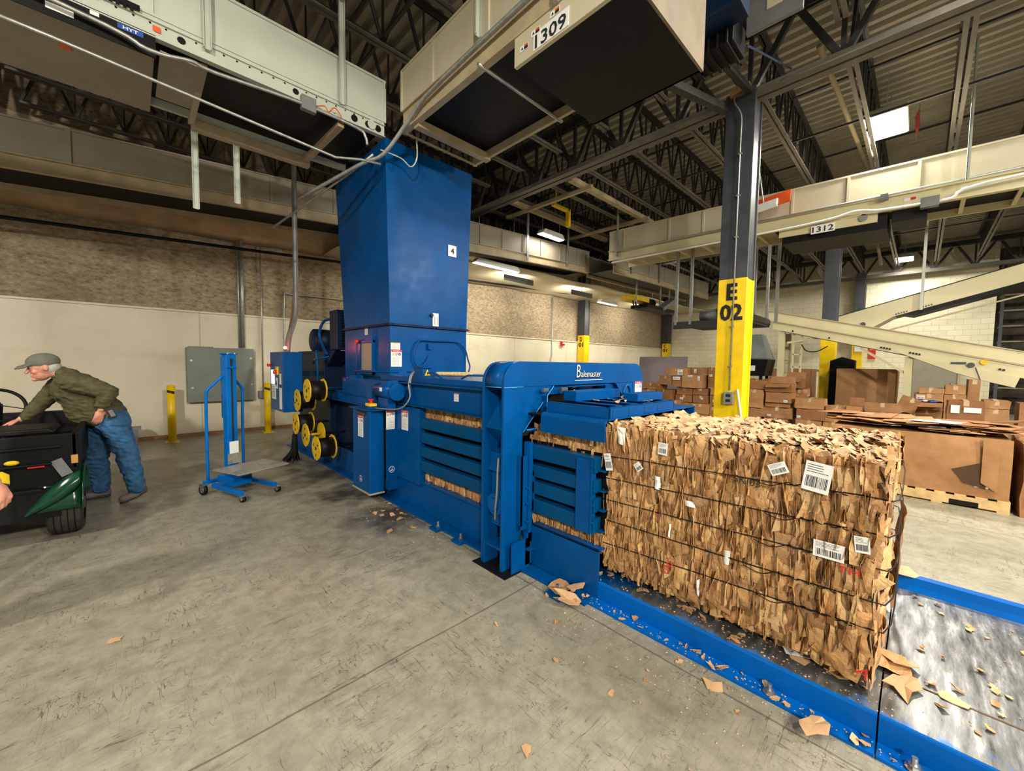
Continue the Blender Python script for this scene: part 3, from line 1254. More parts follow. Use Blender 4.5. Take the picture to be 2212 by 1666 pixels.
for cx in (2.55, 2.98, 3.4):
    mb.box(cx - 0.1, cx + 0.1, 2.11, 2.29, 1.30, 1.375)
mb.cyl((2.72, 2.2, 1.30), (2.72, 2.2, 1.38), 0.06, n=16)
mb.m(1).cyl((2.86, 2.16, 1.24), (2.86, 2.16, 1.36), 0.028, n=12)
mb.m(0).box(2.62, 3.28, 2.03, 2.08, 1.36, 1.368)
mb.m(1).box(2.52, 2.6, 2.02, 2.05, 1.33, 1.36).box(2.3, 2.36, 2.02, 2.05, 1.335, 1.36)
mb.build('tension_cylinder_mount', [BLUE, RIM], BX)

MB().box(2.13, 3.35, 2.20, 2.21, 1.06, 1.375).box(2.19, 3.7, 1.93, 2.30, 1.165, 1.175).build('portal_shade_plate', BLACKM, BX)  # black sheets added to stand for the shade under the beam
EDGE = simple('light_blue_edge_highlight', (70, 150, 206), 0.35)  # light strips: highlights painted along worn gusset edges and weld lines
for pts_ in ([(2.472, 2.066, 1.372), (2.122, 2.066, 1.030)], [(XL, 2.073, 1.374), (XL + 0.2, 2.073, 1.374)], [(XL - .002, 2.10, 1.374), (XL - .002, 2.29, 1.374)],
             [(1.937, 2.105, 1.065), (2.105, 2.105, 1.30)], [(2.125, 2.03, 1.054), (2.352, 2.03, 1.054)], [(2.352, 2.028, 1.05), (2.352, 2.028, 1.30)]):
    MB().tube(pts_, 0.0028, 6).build('weld_edge_highlight', EDGE, BX)
# script emblem on the beam
mb = MB()
c0 = V(2.975, 2.073, 1.48)
mb.m(1)
for bx_, bz_ in ((0.006, -0.004), (0.009, -0.006)):
    text_mesh(mb, 'B', c0 + V(-0.165 + bx_, 0, 0.012 + bz_), (1, 0, 0), (0, 0, 1), 1, 0.001, 0.02, 0.1, fit=(0.06, 0.115))
    text_mesh(mb, 'alemaster', c0 + V(0.025 + bx_, 0, -0.012 + bz_), (1, 0, 0), (0, 0, 1), 1, 0.001, 0.012, 0.1, 0.95, fit=(0.315, 0.062))
mb.m(0)
text_mesh(mb, 'B', c0 + V(-0.165, 0, 0.012), (1, 0, 0), (0, 0, 1), 1, 0.004, -0.008, 0.1, fit=(0.055, 0.11))
text_mesh(mb, 'alemaster', c0 + V(0.025, 0, -0.012), (1, 0, 0), (0, 0, 1), 1, 0.004, -0.008, 0.1, 0.95, fit=(0.31, 0.057))
mb.box(2.76, 3.18, 2.069, 2.0745, 1.410, 1.414)
mb.build('script_emblem', [WHITE, INK], BX)
warning(BX, (3.87, 2.073, 1.285), (1, 0, 0), (0, 0, 1), 0.14, 0.19)

# --- chamber, side members ---------------------------------------------------
mb = MB()
YB0, YB1 = 2.32, 4.0
mb.box(2.125, 2.135, YB0, 5.6, 1.10, 1.325)
mb.m(1).box(2.07, 2.20, YB0, 3.95, 1.322, 1.332)
mb.m(1).box(2.06, 2.20, YB0, 3.95, 1.098, 1.108)
mb.build('upper_side_beam', [BLUE, BLUE_W], BX, bevel=0.002)
for z0, z1 in ((0.878, 0.985), (0.732, 0.84), (0.586, 0.692), (0.44, 0.55)):
    mb = MB().box(2.10, 2.17, YB0, 3.56, z0, z1)
    mb.build('side_bar', BLUE_W, BX, bevel=0.012)
for z0, z1 in ((0.835, 0.938), (0.70, 0.79), (0.57, 0.665), (0.43, 0.53)):
    mb = MB().box(2.165, 2.26, 1.445, 2.075, z0, z1)
    mb.m(0).box(2.20, 2.30, 1.395, 1.445, z0 + 0.01, z0 + 0.02).box(2.285, 2.295, 1.395, 1.445, z0, z1)
    mb.build('side_bar', BLUE_W, BX, bevel=0.008)
mb = MB()
mb.box(2.15, 2.166, 1.47, 1.585, 0.43, 0.925).box(2.15, 2.20, 1.46, 1.472, 0.43, 0.925)
for z in (0.5, 0.62, 0.75, 0.88):
    mb.cyl((2.168, 1.458, z), (2.168, 1.446, z), 0.011, n=6)
mb.build('bar_tie_strap', BLUE, BX)
mb = MB()
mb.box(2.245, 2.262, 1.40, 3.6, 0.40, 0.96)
mb.build('bar_gap_shade_sheet', BLACKM, BX)  # black sheet added for the shade and grease between the bars
mb = MB()
mb.box(2.125, 2.14, YB0, 8.0, 0.02, 0.325)
mb.m(1).box(2.02, 2.14, YB0, 8.0, 0.0, 0.018)
mb.m(0).box(2.10, 2.24, YB0, 3.6, 0.318, 0.33)
mb.box(2.165, 2.18, 1.40, 2.0, 0.02, 0.335)
mb.box(2.165, 2.24, 1.40, 2.0, 0.322, 0.335)
mb.m(1).box(2.05, 2.18, 1.42, 2.0, 0.0, 0.016)
mb.build('base_rail', [BLUE, BLUE], BX, bevel=0.003)
for (x, y) in ((2.02, 3.05), (2.02, 1.62), (2.02, 2.7)):
    mb = MB()
    mb.m(0).box(x - 0.06, x + 0.07, y - 0.06, y + 0.06, 0, 0.022)
    mb.m(1).cyl((x, y, 0.022), (x, y, 0.075), 0.011, n=8).cyl((x, y, 0.022), (x, y, 0.036), 0.022, n=6)
    mb.build('anchor_foot', [BLUE, RIM], BX)

# upper guide and press lid in front of the portal
mb = MB()
mb.prism([(2.17, 1.05), (2.182, 1.05), (2.182, 1.165), (2.20, 1.186), (3.62, 1.186), (3.62, 1.195), (2.195, 1.195), (2.178, 1.188), (2.17, 1.17)], 'y', 1.385, 1.93)
mb.box(3.60, 3.62, 1.385, 1.93, 0.9, 1.19)
mb.build('upper_guide', BLUE, BX)
mb = MB()
X0, X1, Y0, Y1, Z0, Z1 = 2.235, 3.20, 1.39, 1.93, 1.195, 1.268
mb.box(X0, X1, Y0, Y0 + 0.012, Z0, Z1).box(X0, X0 + 0.012, Y0, Y1, Z0, Z1).box(X1 - 0.012, X1, Y0, Y1, Z0, Z1)
mb.box(X0, X1, Y0, Y0 + 0.05, Z1 - 0.008, Z1)
for xx in (X0, 2.44, 2.66, 2.87, X1 - 0.045):
    mb.box(xx, xx + 0.045, Y0, Y1, Z1 - 0.008, Z1).box(xx + 0.03, xx + 0.042, Y0, Y1, Z0, Z1 - 0.008)
mb.build('lid_frame', BLUE, BX, bevel=0.004)
MB().box(X0 - 0.03, X1 + 0.03, Y0 - 0.012, Y1, 1.188, 1.196).build('lid_base_plate', BLUE, BX)
MB().box(X0 + 0.02, X1 - 0.02, Y0 + 0.02, Y1, 1.1965, 1.20).build('lid_shade_sheet', BLACKM, BX)  # black sheet paints the dark of the slots between the ribs
MB().box(2.42, 3.05, 1.80, 1.92, 1.268, 1.345).build('lid_cross_beam', BLUE, BX, bevel=0.004)
MB().box(2.80, 3.22, 1.50, 1.62, 1.268, 1.33).build('lid_cross_beam', BLUE, BX, bevel=0.004)
mb = MB()
mb.tube([(3.02 + 0.055 * math.cos(a), 1.72, 1.30 + 0.08 * math.sin(a)) for a in [math.pi * i / 10 for i in range(11)]], 0.012, 8)
mb.build('lifting_loop', BLUE, BX)

# top cover deck between portal and tower
mb = MB()
mb.box(2.18, 3.72, 2.36, 4.54, 1.375, 1.39)
mb.box(2.18, 2.19, 2.36, 4.54, 1.335, 1.375)
mb.box(2.22, 3.7, 2.36, 2.39, 1.26, 1.375)
mb.build('top_cover', BLUE, BX)
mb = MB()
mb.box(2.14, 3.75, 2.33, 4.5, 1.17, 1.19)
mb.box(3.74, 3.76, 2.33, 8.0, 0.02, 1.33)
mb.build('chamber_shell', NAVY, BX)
mb = MB()
mb.tube(smoothpath([(2.24, 4.0, 1.44), (2.26, 3.7, 1.435), (2.25, 3.5, 1.44), (2.22, 3.3, 1.40)], 5), 0.012, 8)
mb.tube([(2.24, 3.0, 1.40), (2.24, 2.9, 1.435), (2.24, 2.42, 1.44)], 0.008, 8)
mb.tube([(2.17, 5.3, 1.42), (2.17, 4.1, 1.435)], 0.014, 8)
mb.build('cable_conduit', BLUE, BX)
E1 = MB()
E1.m(0).box(2.20, 2.30, 3.62, 3.80, 1.39, 1.50).box(2.19, 2.32, 3.60, 3.82, 1.49, 1.505)
E1.m(1)
poly(E1, (2.252, 3.614, 1.44), (1, 0, 0), (0, 0, 1), [(-.035, -.03), (.035, -.03), (0, .035)], 0.002)
E1.m(2)
rectq(E1, (2.252, 3.614, 1.435), (1, 0, 0), (0, 0, 1), 0.006, 0.028, 0.003)
E1.build('terminal_box', [BLUE, YEL, INK], BX)
mb = MB()
mb.m(0).box(2.24, 2.34, 2.42, 2.52, 1.39, 1.46)
mb.m(1).cyl((2.29, 2.47, 1.46), (2.29, 2.47, 1.475), 0.012, 0.03, n=16)
mb.build('emergency_stop', [BLUE, RED], BX)

# --- tower --------------------------------------------------------------------
TX0, TX1, TY0, TY1 = 2.30, 3.47, 4.54, 5.95
mb = MB()
mb.box(TX0, TX1, TY0, TY1, 1.0, 2.0)
mb.build('hopper_box', BLUE, BX, bevel=0.004)
mb = MB().box(TX0 - 0.035, TX1 + 0.035, TY0 - 0.035, TY1 + 0.035, 2.0, 2.012).box(TX0 - 0.02, TX1 + 0.02, TY0 - 0.02, TY1 + 0.02, 2.016, 2.028)
mb.build('hopper_flange', NAVY, BX)
mb = MB()
bot = [(TX0, TY0, 2.02), (TX1, TY0, 2.02), (TX1, TY1, 2.02), (TX0, TY1, 2.02)]
top = [(2.235, 4.52, 4.19), (3.535, 4.52, 4.19), (3.535, 6.09, 4.19), (2.235, 6.09, 4.19)]
n = 24
rows = []
for j in range(n + 1):
    t_ = j / n
    ring = []
    for a in range(4):
        b = (a + 1) % 4
        for i in range(n):
            s_ = i / n
            P0 = Vector(bot[a]).lerp(Vector(bot[b]), s_)
            P1 = Vector(top[a]).lerp(Vector(top[b]), s_)
            P = P0.lerp(P1, t_)
            nrm = (V(0, -1, 0), V(1, 0, 0), V(0, 1, 0), V(-1, 0, 0))[a]
            e = math.sin(math.pi * s_) ** 0.5 * math.sin(math.pi * t_) ** 0.5
            P = P + nrm * (0.012 * noise.noise((P.x * 1.4 + 3, P.y * 1.4, P.z * 1.1)) * e)
            ring.append(P)
    rows.append(ring)
m4 = 4 * n
vs = [p for r_ in rows for p in r_]
fs = [(j * m4 + i, j * m4 + (i + 1) % m4, (j + 1) * m4 + (i + 1) % m4, (j + 1) * m4 + i) for j in range(n) for i in range(m4)]
# smooth inside faces, sharp at corners: four separate sheets
for a in range(4):
    mb.smooth = True
    g = [[rows[j][(a * n + i) % m4] for i in range(n + 1)] for j in range(n + 1)]
    mb.sheet(g)
mb.build('feed_chute', BLUE, BX)
mb = MB()
mb.m(0).obox((3.207, 4.524, 3.07), (1, 0, 0), (0, 0, 1), (0, -1, 0), 0.066, 0.075, 0.003)
mb.m(1)
text_mesh(mb, '4', (3.207, 4.519, 3.07), (1, 0, 0), (0, 0, 1), 1, 0.002, 0.02, fit=(0.06, 0.08))
mb.build('number_plate', [PAPER, INK], BX)
mb = MB()
mb.m(0).box(2.90, 2.985, 4.515, 4.535, 2.03, 2.20)
mb.m(1)
for k in range(3):
    rectq(mb, (2.92 + k * 0.022, 4.515, 2.10), (1, 0, 0), (0, 0, 1), 0.005, 0.10, 0.002)
mb.m(1).cyl((2.88, 4.53, 2.17), (2.88, 4.50, 2.17), 0.02, n=12)
mb.build('level_gauge', [PAPER, INK], BX)
warning(BX, (2.372, 4.537, 1.745), (1, 0, 0), (0, 0, 1), 0.125, 0.085, 'caution')
warning(BX, (2.384, 4.537, 1.595), (1, 0, 0), (0, 0, 1), 0.145, 0.21)
warning(BX, (2.298, 5.21, 1.955), (0, -1, 0), (0, 0, 1), 0.09, 0.10)
mb = MB()
ring = [(2.66, 4.50, 1.80), (2.62, 4.50, 1.72), (2.60, 4.50, 1.62), (2.64, 4.50, 1.52), (2.72, 4.50, 1.50), (2.80, 4.51, 1.56), (2.84, 4.52, 1.64)]
mb.tube(smoothpath(ring[::-1] + [(2.72, 4.50, 1.835), (2.9, 4.5, 1.835), (3.15, 4.50, 1.84), (3.3, 4.50, 1.83), (3.42, 4.50, 1.74), (3.47, 4.5, 1.60), (3.50, 4.49, 1.5), (3.47, 4.48, 1.42)], 6), 0.011, 8)
mb.box(2.82, 2.87, 4.50, 4.54, 1.72, 1.79)
mb.build('sensor_cable', BLUE, BX)
# inspection window on the side face
mb = MB()
mb.m(1).box(2.29, 2.30, 4.99, 5.35, 1.42, 1.80)
mb.m(0)
for (a, b, c_, d) in ((4.95, 4.99, 1.38, 1.88), (5.35, 5.38, 1.40, 1.84), (4.95, 5.38, 1.80, 1.83), (4.95, 5.38, 1.38, 1.415)):
    mb.box(2.275, 2.30, a, b, c_, d)
mb.cyl((2.27, 4.97, 1.42), (2.27, 4.97, 1.96), 0.010, n=8)
mb.build('inspection_window', [BLUE, GREYP], BX)
mb = MB()
mb.m(0).cyl((2.28, 5.42, 1.82), (2.24, 5.42, 1.82), 0.03, n=14)
mb.m(1).tube([(2.25, 5.40, 1.80), (2.25, 5.42, 1.45), (2.25, 5.45, 1.36)], 0.007, 6)
mb.build('limit_switch', [RED, BLUE], BX)
mb = MB()
mb.m(0).box(2.13, 2.25, 5.20, 5.42, 1.22, 1.36)
mb.m(1).cyl((2.17, 5.50, 1.29), (2.17, 5.42, 1.29), 0.045, n=16)
mb.m(2).cyl((2.15, 5.56, 1.29), (2.15, 5.50, 1.29), 0.028, n=14)
mb.build('emergency_stop', [BLUE, YEL, RED], BX)

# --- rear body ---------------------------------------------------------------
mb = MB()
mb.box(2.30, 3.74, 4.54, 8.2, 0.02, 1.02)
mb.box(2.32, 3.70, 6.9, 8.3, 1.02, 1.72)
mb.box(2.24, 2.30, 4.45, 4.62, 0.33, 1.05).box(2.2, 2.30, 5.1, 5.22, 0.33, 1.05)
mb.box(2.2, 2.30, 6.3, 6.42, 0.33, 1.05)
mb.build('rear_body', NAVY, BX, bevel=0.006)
mb = MB()
mb.box(2.12, 2.32, 4.6, 6.7, 1.12, 1.135).box(2.14, 2.15, 4.6, 6.7, 1.0, 1.12).box(2.10, 2.3, 4.6, 6.7, 0.99, 1.0)
mb.build('side_rail', BLUE, BX)
mb = MB()
mb.m(0).box(2.36, 3.1, 6.42, 6.74, 1.73, 2.36)
mb.m(1)
for k in range(14):
    mb.box(2.42, 3.06, 6.405, 6.42, 1.78 + k * 0.04, 1.80 + k * 0.04)
mb.m(0).prism([(6.5, 1.72), (6.74, 1.72), (7.1, 1.5), (6.9, 1.45)], 'x', 2.36, 2.6)
mb.build('oil_cooler', [NAVY, BLACKM], BX, bevel=0.006)
mb = MB()
mb.cyl((2.30, 7.35, 1.90), (2.72, 7.35, 1.90), 0.2, n=28)
mb.ball((2.30, 7.35, 1.90), 0.05, 0.19, 0.19)
mb.box(2.38, 2.6, 7.2, 7.5, 1.70, 1.76)
mb.torus((2.42, 7.35, 2.13), (1, 0, 0), 0.025, 0.006, 14, 6)
mb.build('pump_motor', NAVY, BX)
mb = MB()
mb.tube(smoothpath([(2.42, 6.72, 2.25), (2.34, 6.95, 2.2), (2.30, 7.05, 2.0), (2.32, 6.95, 1.8), (2.34, 6.8, 1.65)], 6), 0.022, 8)
mb.tube(smoothpath([(2.3, 7.1, 1.72), (2.2, 6.9, 1.70), (2.2, 6.85, 1.5), (2.2, 6.85, 1.2), (2.2, 6.9, 1.08)], 6), 0.016, 8)
mb.tube(smoothpath([(2.3, 6.6, 1.62), (2.2, 6.8, 1.58), (2.2, 7.0, 1.56), (2.22, 7.1, 1.50)], 6), 0.016, 8)
mb.build('hydraulic_hose', BLUE, BX)

# --- tying cabinet beside the chamber -----------------------------------------
mb = MB()
mb.box(1.82, 1.985, 4.06, 4.50, 0.12, 1.02)
mb.m(1).box(1.81, 1.99, 4.05, 4.51, 0.10, 0.12)
mb.build('twister_cover', [BLUE, GREYP], BX, bevel=0.008)
mb = MB().prism([(1.79, 4.54), (1.79, 4.1), (1.85, 4.0), (2.3, 4.0), (2.3, 4.54)], 'z', 1.02, 1.034)
mb.build('cover_shelf', BLUE_W, BX)
warning(BX, (1.818, 4.285, 0.835), (0, -1, 0), (0, 0, 1), 0.135, 0.24)
mb = MB()
mb.m(0).obox((1.8175, 4.26, 0.98), (0, -1, 0), (0, 0, 1), (-1, 0, 0), 0.12, 0.024, 0.0015)
mb.m(1)
text_mesh(mb, 'Balemaster', (1.8155, 4.26, 0.98), (0, -1, 0), (0, 0, 1), 1, 0.001, 0, 0.2, fit=(0.2, 0.03))
mb.build('name_plate', [INK, GREY], BX)


def roundel(c, r, u, s):
    mb = MB()
    mb.m(0)
    poly(mb, c, r, u, [(s * math.cos(a * math.pi / 12), s * math.sin(a * math.pi / 12)) for a in range(24)], 0.001)
    mb.m(1)
    poly(mb, c, r, u, [(s * .86 * math.cos(a * math.pi / 12), s * .86 * math.sin(a * math.pi / 12)) for a in range(24)], 0.0015)
    mb.m(0)
    poly(mb, c, r, u, [(-s * .5, -s * .45), (s * .5, -s * .3), (s * .5, -s * .1), (-s * .5, -s * .2)], 0.002)
    poly(mb, c, r, u, [(-s * .1, -s * .1), (s * .05, -s * .1), (s * .25, s * .6), (s * .12, s * .6)], 0.002)
    mb.build('safety_roundel', [PAPER, LBLUE], BX)


roundel((1.818, 4.285, 0.245), (0, -1, 0), (0, 0, 1), 0.035)
mb = MB()
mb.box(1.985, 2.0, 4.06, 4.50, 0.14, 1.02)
mb.build('gap_shade_strip', BLACKM, BX)  # black strip stands for the shaded gap beside the cover
mb = MB()
mb.box(1.975, 2.10, 3.985, 4.0, 0.25, 1.03)
mb.box(2.088, 2.10, 3.50, 3.985, 0.29, 1.08).box(2.10, 2.16, 3.50, 3.512, 0.29, 1.08)
mb.box(2.0, 2.22, 3.98, 4.5, 0.14, 0.25)
mb.build('guard_panel', BLUE, BX, bevel=0.003)
warning(BX, (2.022, 3.984, 0.92), (1, 0, 0), (0, 0, 1), 0.10, 0.21)
warning(BX, (2.087, 3.79, 0.93), (0, -1, 0), (0, 0, 1), 0.135, 0.21)
roundel((2.035, 3.984, 0.37), (1, 0, 0), (0, 0, 1), 0.035)
warning(BX, (2.124, 2.92, 1.235), (0, -1, 0), (0, 0, 1), 0.07, 0.075)
mb = MB()
mb.m(0).cyl((1.99, 3.80, 1.235), (1.99, 4.18, 1.235), 0.082, n=24)
mb.cyl((1.99, 3.765, 1.235), (1.99, 3.80, 1.235), 0.09, 0.09, n=24)
mb.cyl((1.99, 4.18, 1.235), (1.99, 4.26, 1.235), 0.082, 0.05, n=24)
mb.box(1.94, 2.06, 3.88, 4.02, 1.29, 1.345)
mb.box(1.95, 2.04, 3.9, 4.12, 1.034, 1.16)
mb.m(1).obox((1.909, 3.98, 1.255), (0, 1, 0), (0, 0, 1), (-1, 0, 0), 0.03, 0.02, 0.001)
mb.build('twister_motor', [BLUE, PAPER], BX)
mb = MB().cyl((2.06, 4.22, 1.20), (2.3, 4.22, 1.20), 0.13, n=24).box(1.98, 2.1, 4.36, 4.5, 1.034, 1.25)
mb.build('gear_housing', BLUE, BX, bevel=0.004)
mb = MB()
for k, dx in enumerate((0, 0.015)):
    mb.tube(smoothpath([(2.16 + dx, 3.74, 1.45), (2.10 + dx, 3.70, 1.40), (2.07 + dx, 3.68, 1.30), (2.06, 3.64, 1.18), (2.0, 3.72, 1.07), (1.93, 3.98, 1.045), (1.9, 4.2, 1.045)], 6), 0.008, 7)
mb.build('cable', GREY, BX)
mb = MB()
mb.m(0).box(1.845, 1.915, 4.10, 4.20, 1.034, 1.065)
mb.m(1).box(1.84, 1.92, 4.09, 4.21, 1.065, 1.095)
mb.m(2).cyl((1.88, 4.15, 1.095), (1.88, 4.15, 1.12), 0.018, n=12).cyl((1.88, 4.15, 1.12), (1.88, 4.15, 1.14), 0.028, 0.033, n=16)
mb.build('emergency_stop', [BLUE, YEL, RED], BX, bevel=0.003)

# --- hanging control cabinet ---------------------------------------------------
CC = thing('control_cabinet', 'blue hanging control cabinet with a lit screen and a red beacon', 'control cabinet', (1.73, 6.83, 0.78))
mb = MB().box(1.60, 1.865, 6.47, 7.18, 0.78, 1.675)
mb.build('enclosure', BLUE, CC, bevel=0.008)
MB().box(1.86, 2.33, 6.98, 7.1, 1.3, 1.38).build('mounting_arm', NAVY, CC)
MB().box(1.86, 2.33, 6.98, 7.1, 0.95, 1.03).build('mounting_arm', NAVY, CC)
MB().obox((1.597, 7.02, 1.29), (0, -1, 0), (0, 0, 1), (-1, 0, 0), 0.09, 0.11, 0.003).build('screen', SCR, CC)
mb = MB()
mb.m(0).obox((1.597, 6.98, 1.06), (0, -1, 0), (0, 0, 1), (-1, 0, 0), 0.12, 0.11, 0.002)
mb.obox((1.597, 6.60, 0.98), (0, -1, 0), (0, 0, 1), (-1, 0, 0), 0.06, 0.16, 0.002)
mb.obox((1.597, 6.60, 1.27), (0, -1, 0), (0, 0, 1), (-1, 0, 0), 0.04, 0.08, 0.002)
mb.obox((1.597, 6.80, 1.20), (0, -1, 0), (0, 0, 1), (-1, 0, 0), 0.05, 0.08, 0.002)
mb.m(1)
text_mesh(mb, '4', (1.594, 6.80, 1.20), (0, -1, 0), (0, 0, 1), 1, 0.002, 0.02, fit=(0.06, 0.09))
for k in range(7):
    rectq(mb, (1.594, 6.98, 1.14 - 0.025 * k), (0, -1, 0), (0, 0, 1), 0.16, 0.006, 0.002)
mb.build('instruction_sheet', [PAPER, INK], CC)
mb = MB()
mb.m(0).box(1.585, 1.6, 6.70, 6.82, 1.33, 1.45)
mb.m(1).cyl((1.585, 6.78, 1.37), (1.55, 6.78, 1.37), 0.03, n=12)
mb.build('disconnect_switch', [YEL, RED], CC)
MB().cyl((1.6, 7.1, 1.47), (1.54, 7.1, 1.47), 0.022, n=12).build('stop_button', RED, CC)
mb = MB().cyl((1.70, 6.72, 1.70), (1.70, 6.72, 1.72), 0.03, n=14)
bc = mb.build('beacon_base', GREY, CC)
mb = MB().ball((1.70, 6.72, 1.738), 0.024)
mb.build('beacon_lens', LITB, CC)
pl = bpy.data.lights.new('beacon_lamp', 'POINT')
pl.energy = 6
pl.color = (1, 0.08, 0.05)
pl.shadow_soft_size = 0.03
po = bpy.data.objects.new('beacon_lamp', pl)
COL.objects.link(po)
po.parent = CC
po.location = V(1.70, 6.72, 1.80) - V(1.73, 6.83, 0.78)
pipe('thick conduit bending down from the roof into the top of the blue control cabinet',
     [(2.02, 7.3, 6.2), (2.02, 7.3, 4.4), (2.02, 7.3, 2.9), (2.0, 7.28, 2.3), (1.86, 7.1, 1.95), (1.80, 7.0, 1.68)], 0.04, GREY, sm=5)
pipe('thin orange-brown cable beside the thick conduit above the control cabinet',
     [(2.02, 7.36, 2.8), (1.95, 7.3, 2.3), (1.86, 7.2, 1.9), (1.83, 7.1, 1.68)], 0.012, BROWN, 'cable', 'cable', sm=5)
pipe('thin bent pipe on the back wall behind the baler pump',
     [(2.55, 10.08, 1.1), (2.55, 10.08, 2.9), (2.75, 10.1, 3.05), (4.2, 10.12, 3.08)], 0.015, GALV, sm=4)

# --- wire reels ------------------------------------------------------------------
REEL = ((5.88, 1.135, 'uppermost yellow-ended wire reel, full of black wire'),
        (6.34, 0.965, 'yellow-ended wire reel just below and left of the uppermost one'),
        (6.43, 0.61, 'middle yellow-ended wire reel, left of the empty one'),
        (5.98, 0.50, 'empty wire reel showing its bare yellow spindle'),
        (5.54, 0.385, 'lowest yellow-ended wire reel, nearest the floor'))
for i, (ry, rz, lab) in enumerate(REEL):
    rt = thing('wire_reel', lab, 'wire reel', (1.85, ry, rz - 0.165), 'yellow-ended wire reels')
    for xx, nm in ((1.745, 'near_flange'), (1.955, 'far_flange')):
        mb = MB()
        mb.m(0).cyl((xx, ry, rz), (xx + 0.012, ry, rz), 0.165, n=10, ph=0.3 + i)
        if xx < 1.8:
            mb.m(1).cyl((xx - 0.002, ry, rz), (xx, ry, rz), 0.026, n=12)
            for q in range(3):
                a = q * 2.094 + 0.5 + i
                mb.m(1).bar((xx - 0.003, ry + 0.075 * math.cos(a), rz + 0.075 * math.sin(a)), (xx - 0.003, ry + 0.105 * math.cos(a + .25), rz + 0.105 * math.sin(a + .25)), 0.016, 0.004, (1, 0, 0))
        mb.build(nm, [YEL_O, INK], rt)
    if i == 3:
        mb = MB().cyl((1.75, ry, rz), (1.95, ry, rz), 0.018, n=10)
        mb.build('spindle', YEL_O, rt)
    else:
        mb = MB().cyl((1.757, ry, rz), (1.955, ry, rz), 0.13, n=26)
        mb.build('black_wire_coil', BLACK, rt)
    MB().cyl((1.967, ry, rz), (2.30, ry, rz), 0.016, n=8).build('axle', BLACKM, rt)
mb = MB()
rr = random.Random(5)
for k in range(60):
    a = rr.uniform(0, 6.28)
    mb.tube(smoothpath([(1.78 + 0.03 * math.cos(a), 6.6 + 0.03 * math.sin(a), 0.42), (1.77 + 0.04 * math.cos(a), 6.6 + 0.05 * math.sin(a), 0.2), (1.72 + 0.13 * math.cos(a) * rr.random(), 6.62 + 0.16 * math.sin(a) * rr.random(), rr.uniform(0.005, 0.05))], 3), 0.006, 4)
tag(mb.build('wire_bundle', BLACK), 'black tangle of loose baling wire drooping to the floor under the reels', 'wire')

# --- brush on the deck ------------------------------------------------------------
BR = thing('scrub_brush', 'straw-coloured brush lying on the blue deck in front of the tower', 'brush', (2.75, 3.7, 1.39))
mb = MB()
mb.limb((2.58, 3.92, 1.418), 0.022, (2.82, 3.60, 1.418), 0.026)
mb.build('bristle_head', BRUSHW, BR)
MB().cyl((2.52, 4.0, 1.41), (2.58, 3.92, 1.415), 0.012, n=8).build('handle', BROWN, BR)


# ================================================================== RECEIVING TRAY
TR = thing('bale_tray', 'low blue steel tray with a scraped bare-metal bed under the bale', 'tray', (2.92, -1.0, 0))
mb = MB()
YN, YS, YE = 0.05, 1.49, -4.5
for a, b in ((YN + 0.003, YS), (YE, YN - 0.003)):
    prof = [(2.172, 0.016), (2.172, 0.118), (2.176, 0.126), (2.184, 0.13), (2.184, 0.125), (2.182, 0.12), (2.182, 0.016)]
    mb.prism(prof, 'y', a, b)
    mb.box(2.085, 2.182, a, b, 0.0, 0.014)
    mb.prism([(3.555, 0.12), (3.565, 0.12), (3.60, 0.205), (3.66, 0.205), (3.67, 0.0), (3.66, 0.0), (3.655, 0.195), (3.605, 0.195)], 'y', a, b)
mb.box(2.176, 3.64, YS - 0.008, YS, 0.0, 0.128)
mb.build('tray_frame', BLUE_T, TR)
mb = MB()
for a, b in ((YN + 0.003, YS), (YE, YN - 0.003)):
    mb.box(2.182, 2.495, a, b, 0.122, 0.130)
    mb.box(2.50, 3.57, a, b, 0.118, 0.128)
mb.build('bed_plate', STEEL, TR)
mb = MB()
mb.tube([(2.497, YE, 0.130), (2.497, YN, 0.131)], 0.004, 6)
mb.build('weld_line', RIM, TR)
for yy in (-0.06, 0.42):
    mb = MB()
    mb.cyl((2.125, yy, 0.014), (2.125, yy, 0.06), 0.010, n=8).cyl((2.125, yy, 0.014), (2.125, yy, 0.02), 0.028, n=14).cyl((2.125, yy, 0.02), (2.125, yy, 0.034), 0.018, n=6)
    mb.build('anchor_bolt', RIM, TR)

# ================================================================== BALES
TONES = [srgb(c) for c in ((208, 164, 110), (198, 152, 98), (184, 138, 86), (212, 174, 124), (168, 124, 78), (190, 142, 92), (176, 134, 92), (150, 108, 66), (216, 176, 120))]
BR_ = random.Random(21)


def tone(r, dark=1.0):
    c = r.choice(TONES)
    k = r.uniform(0.80, 1.06) * dark
    return (c[0] * k, c[1] * k, c[2] * k)


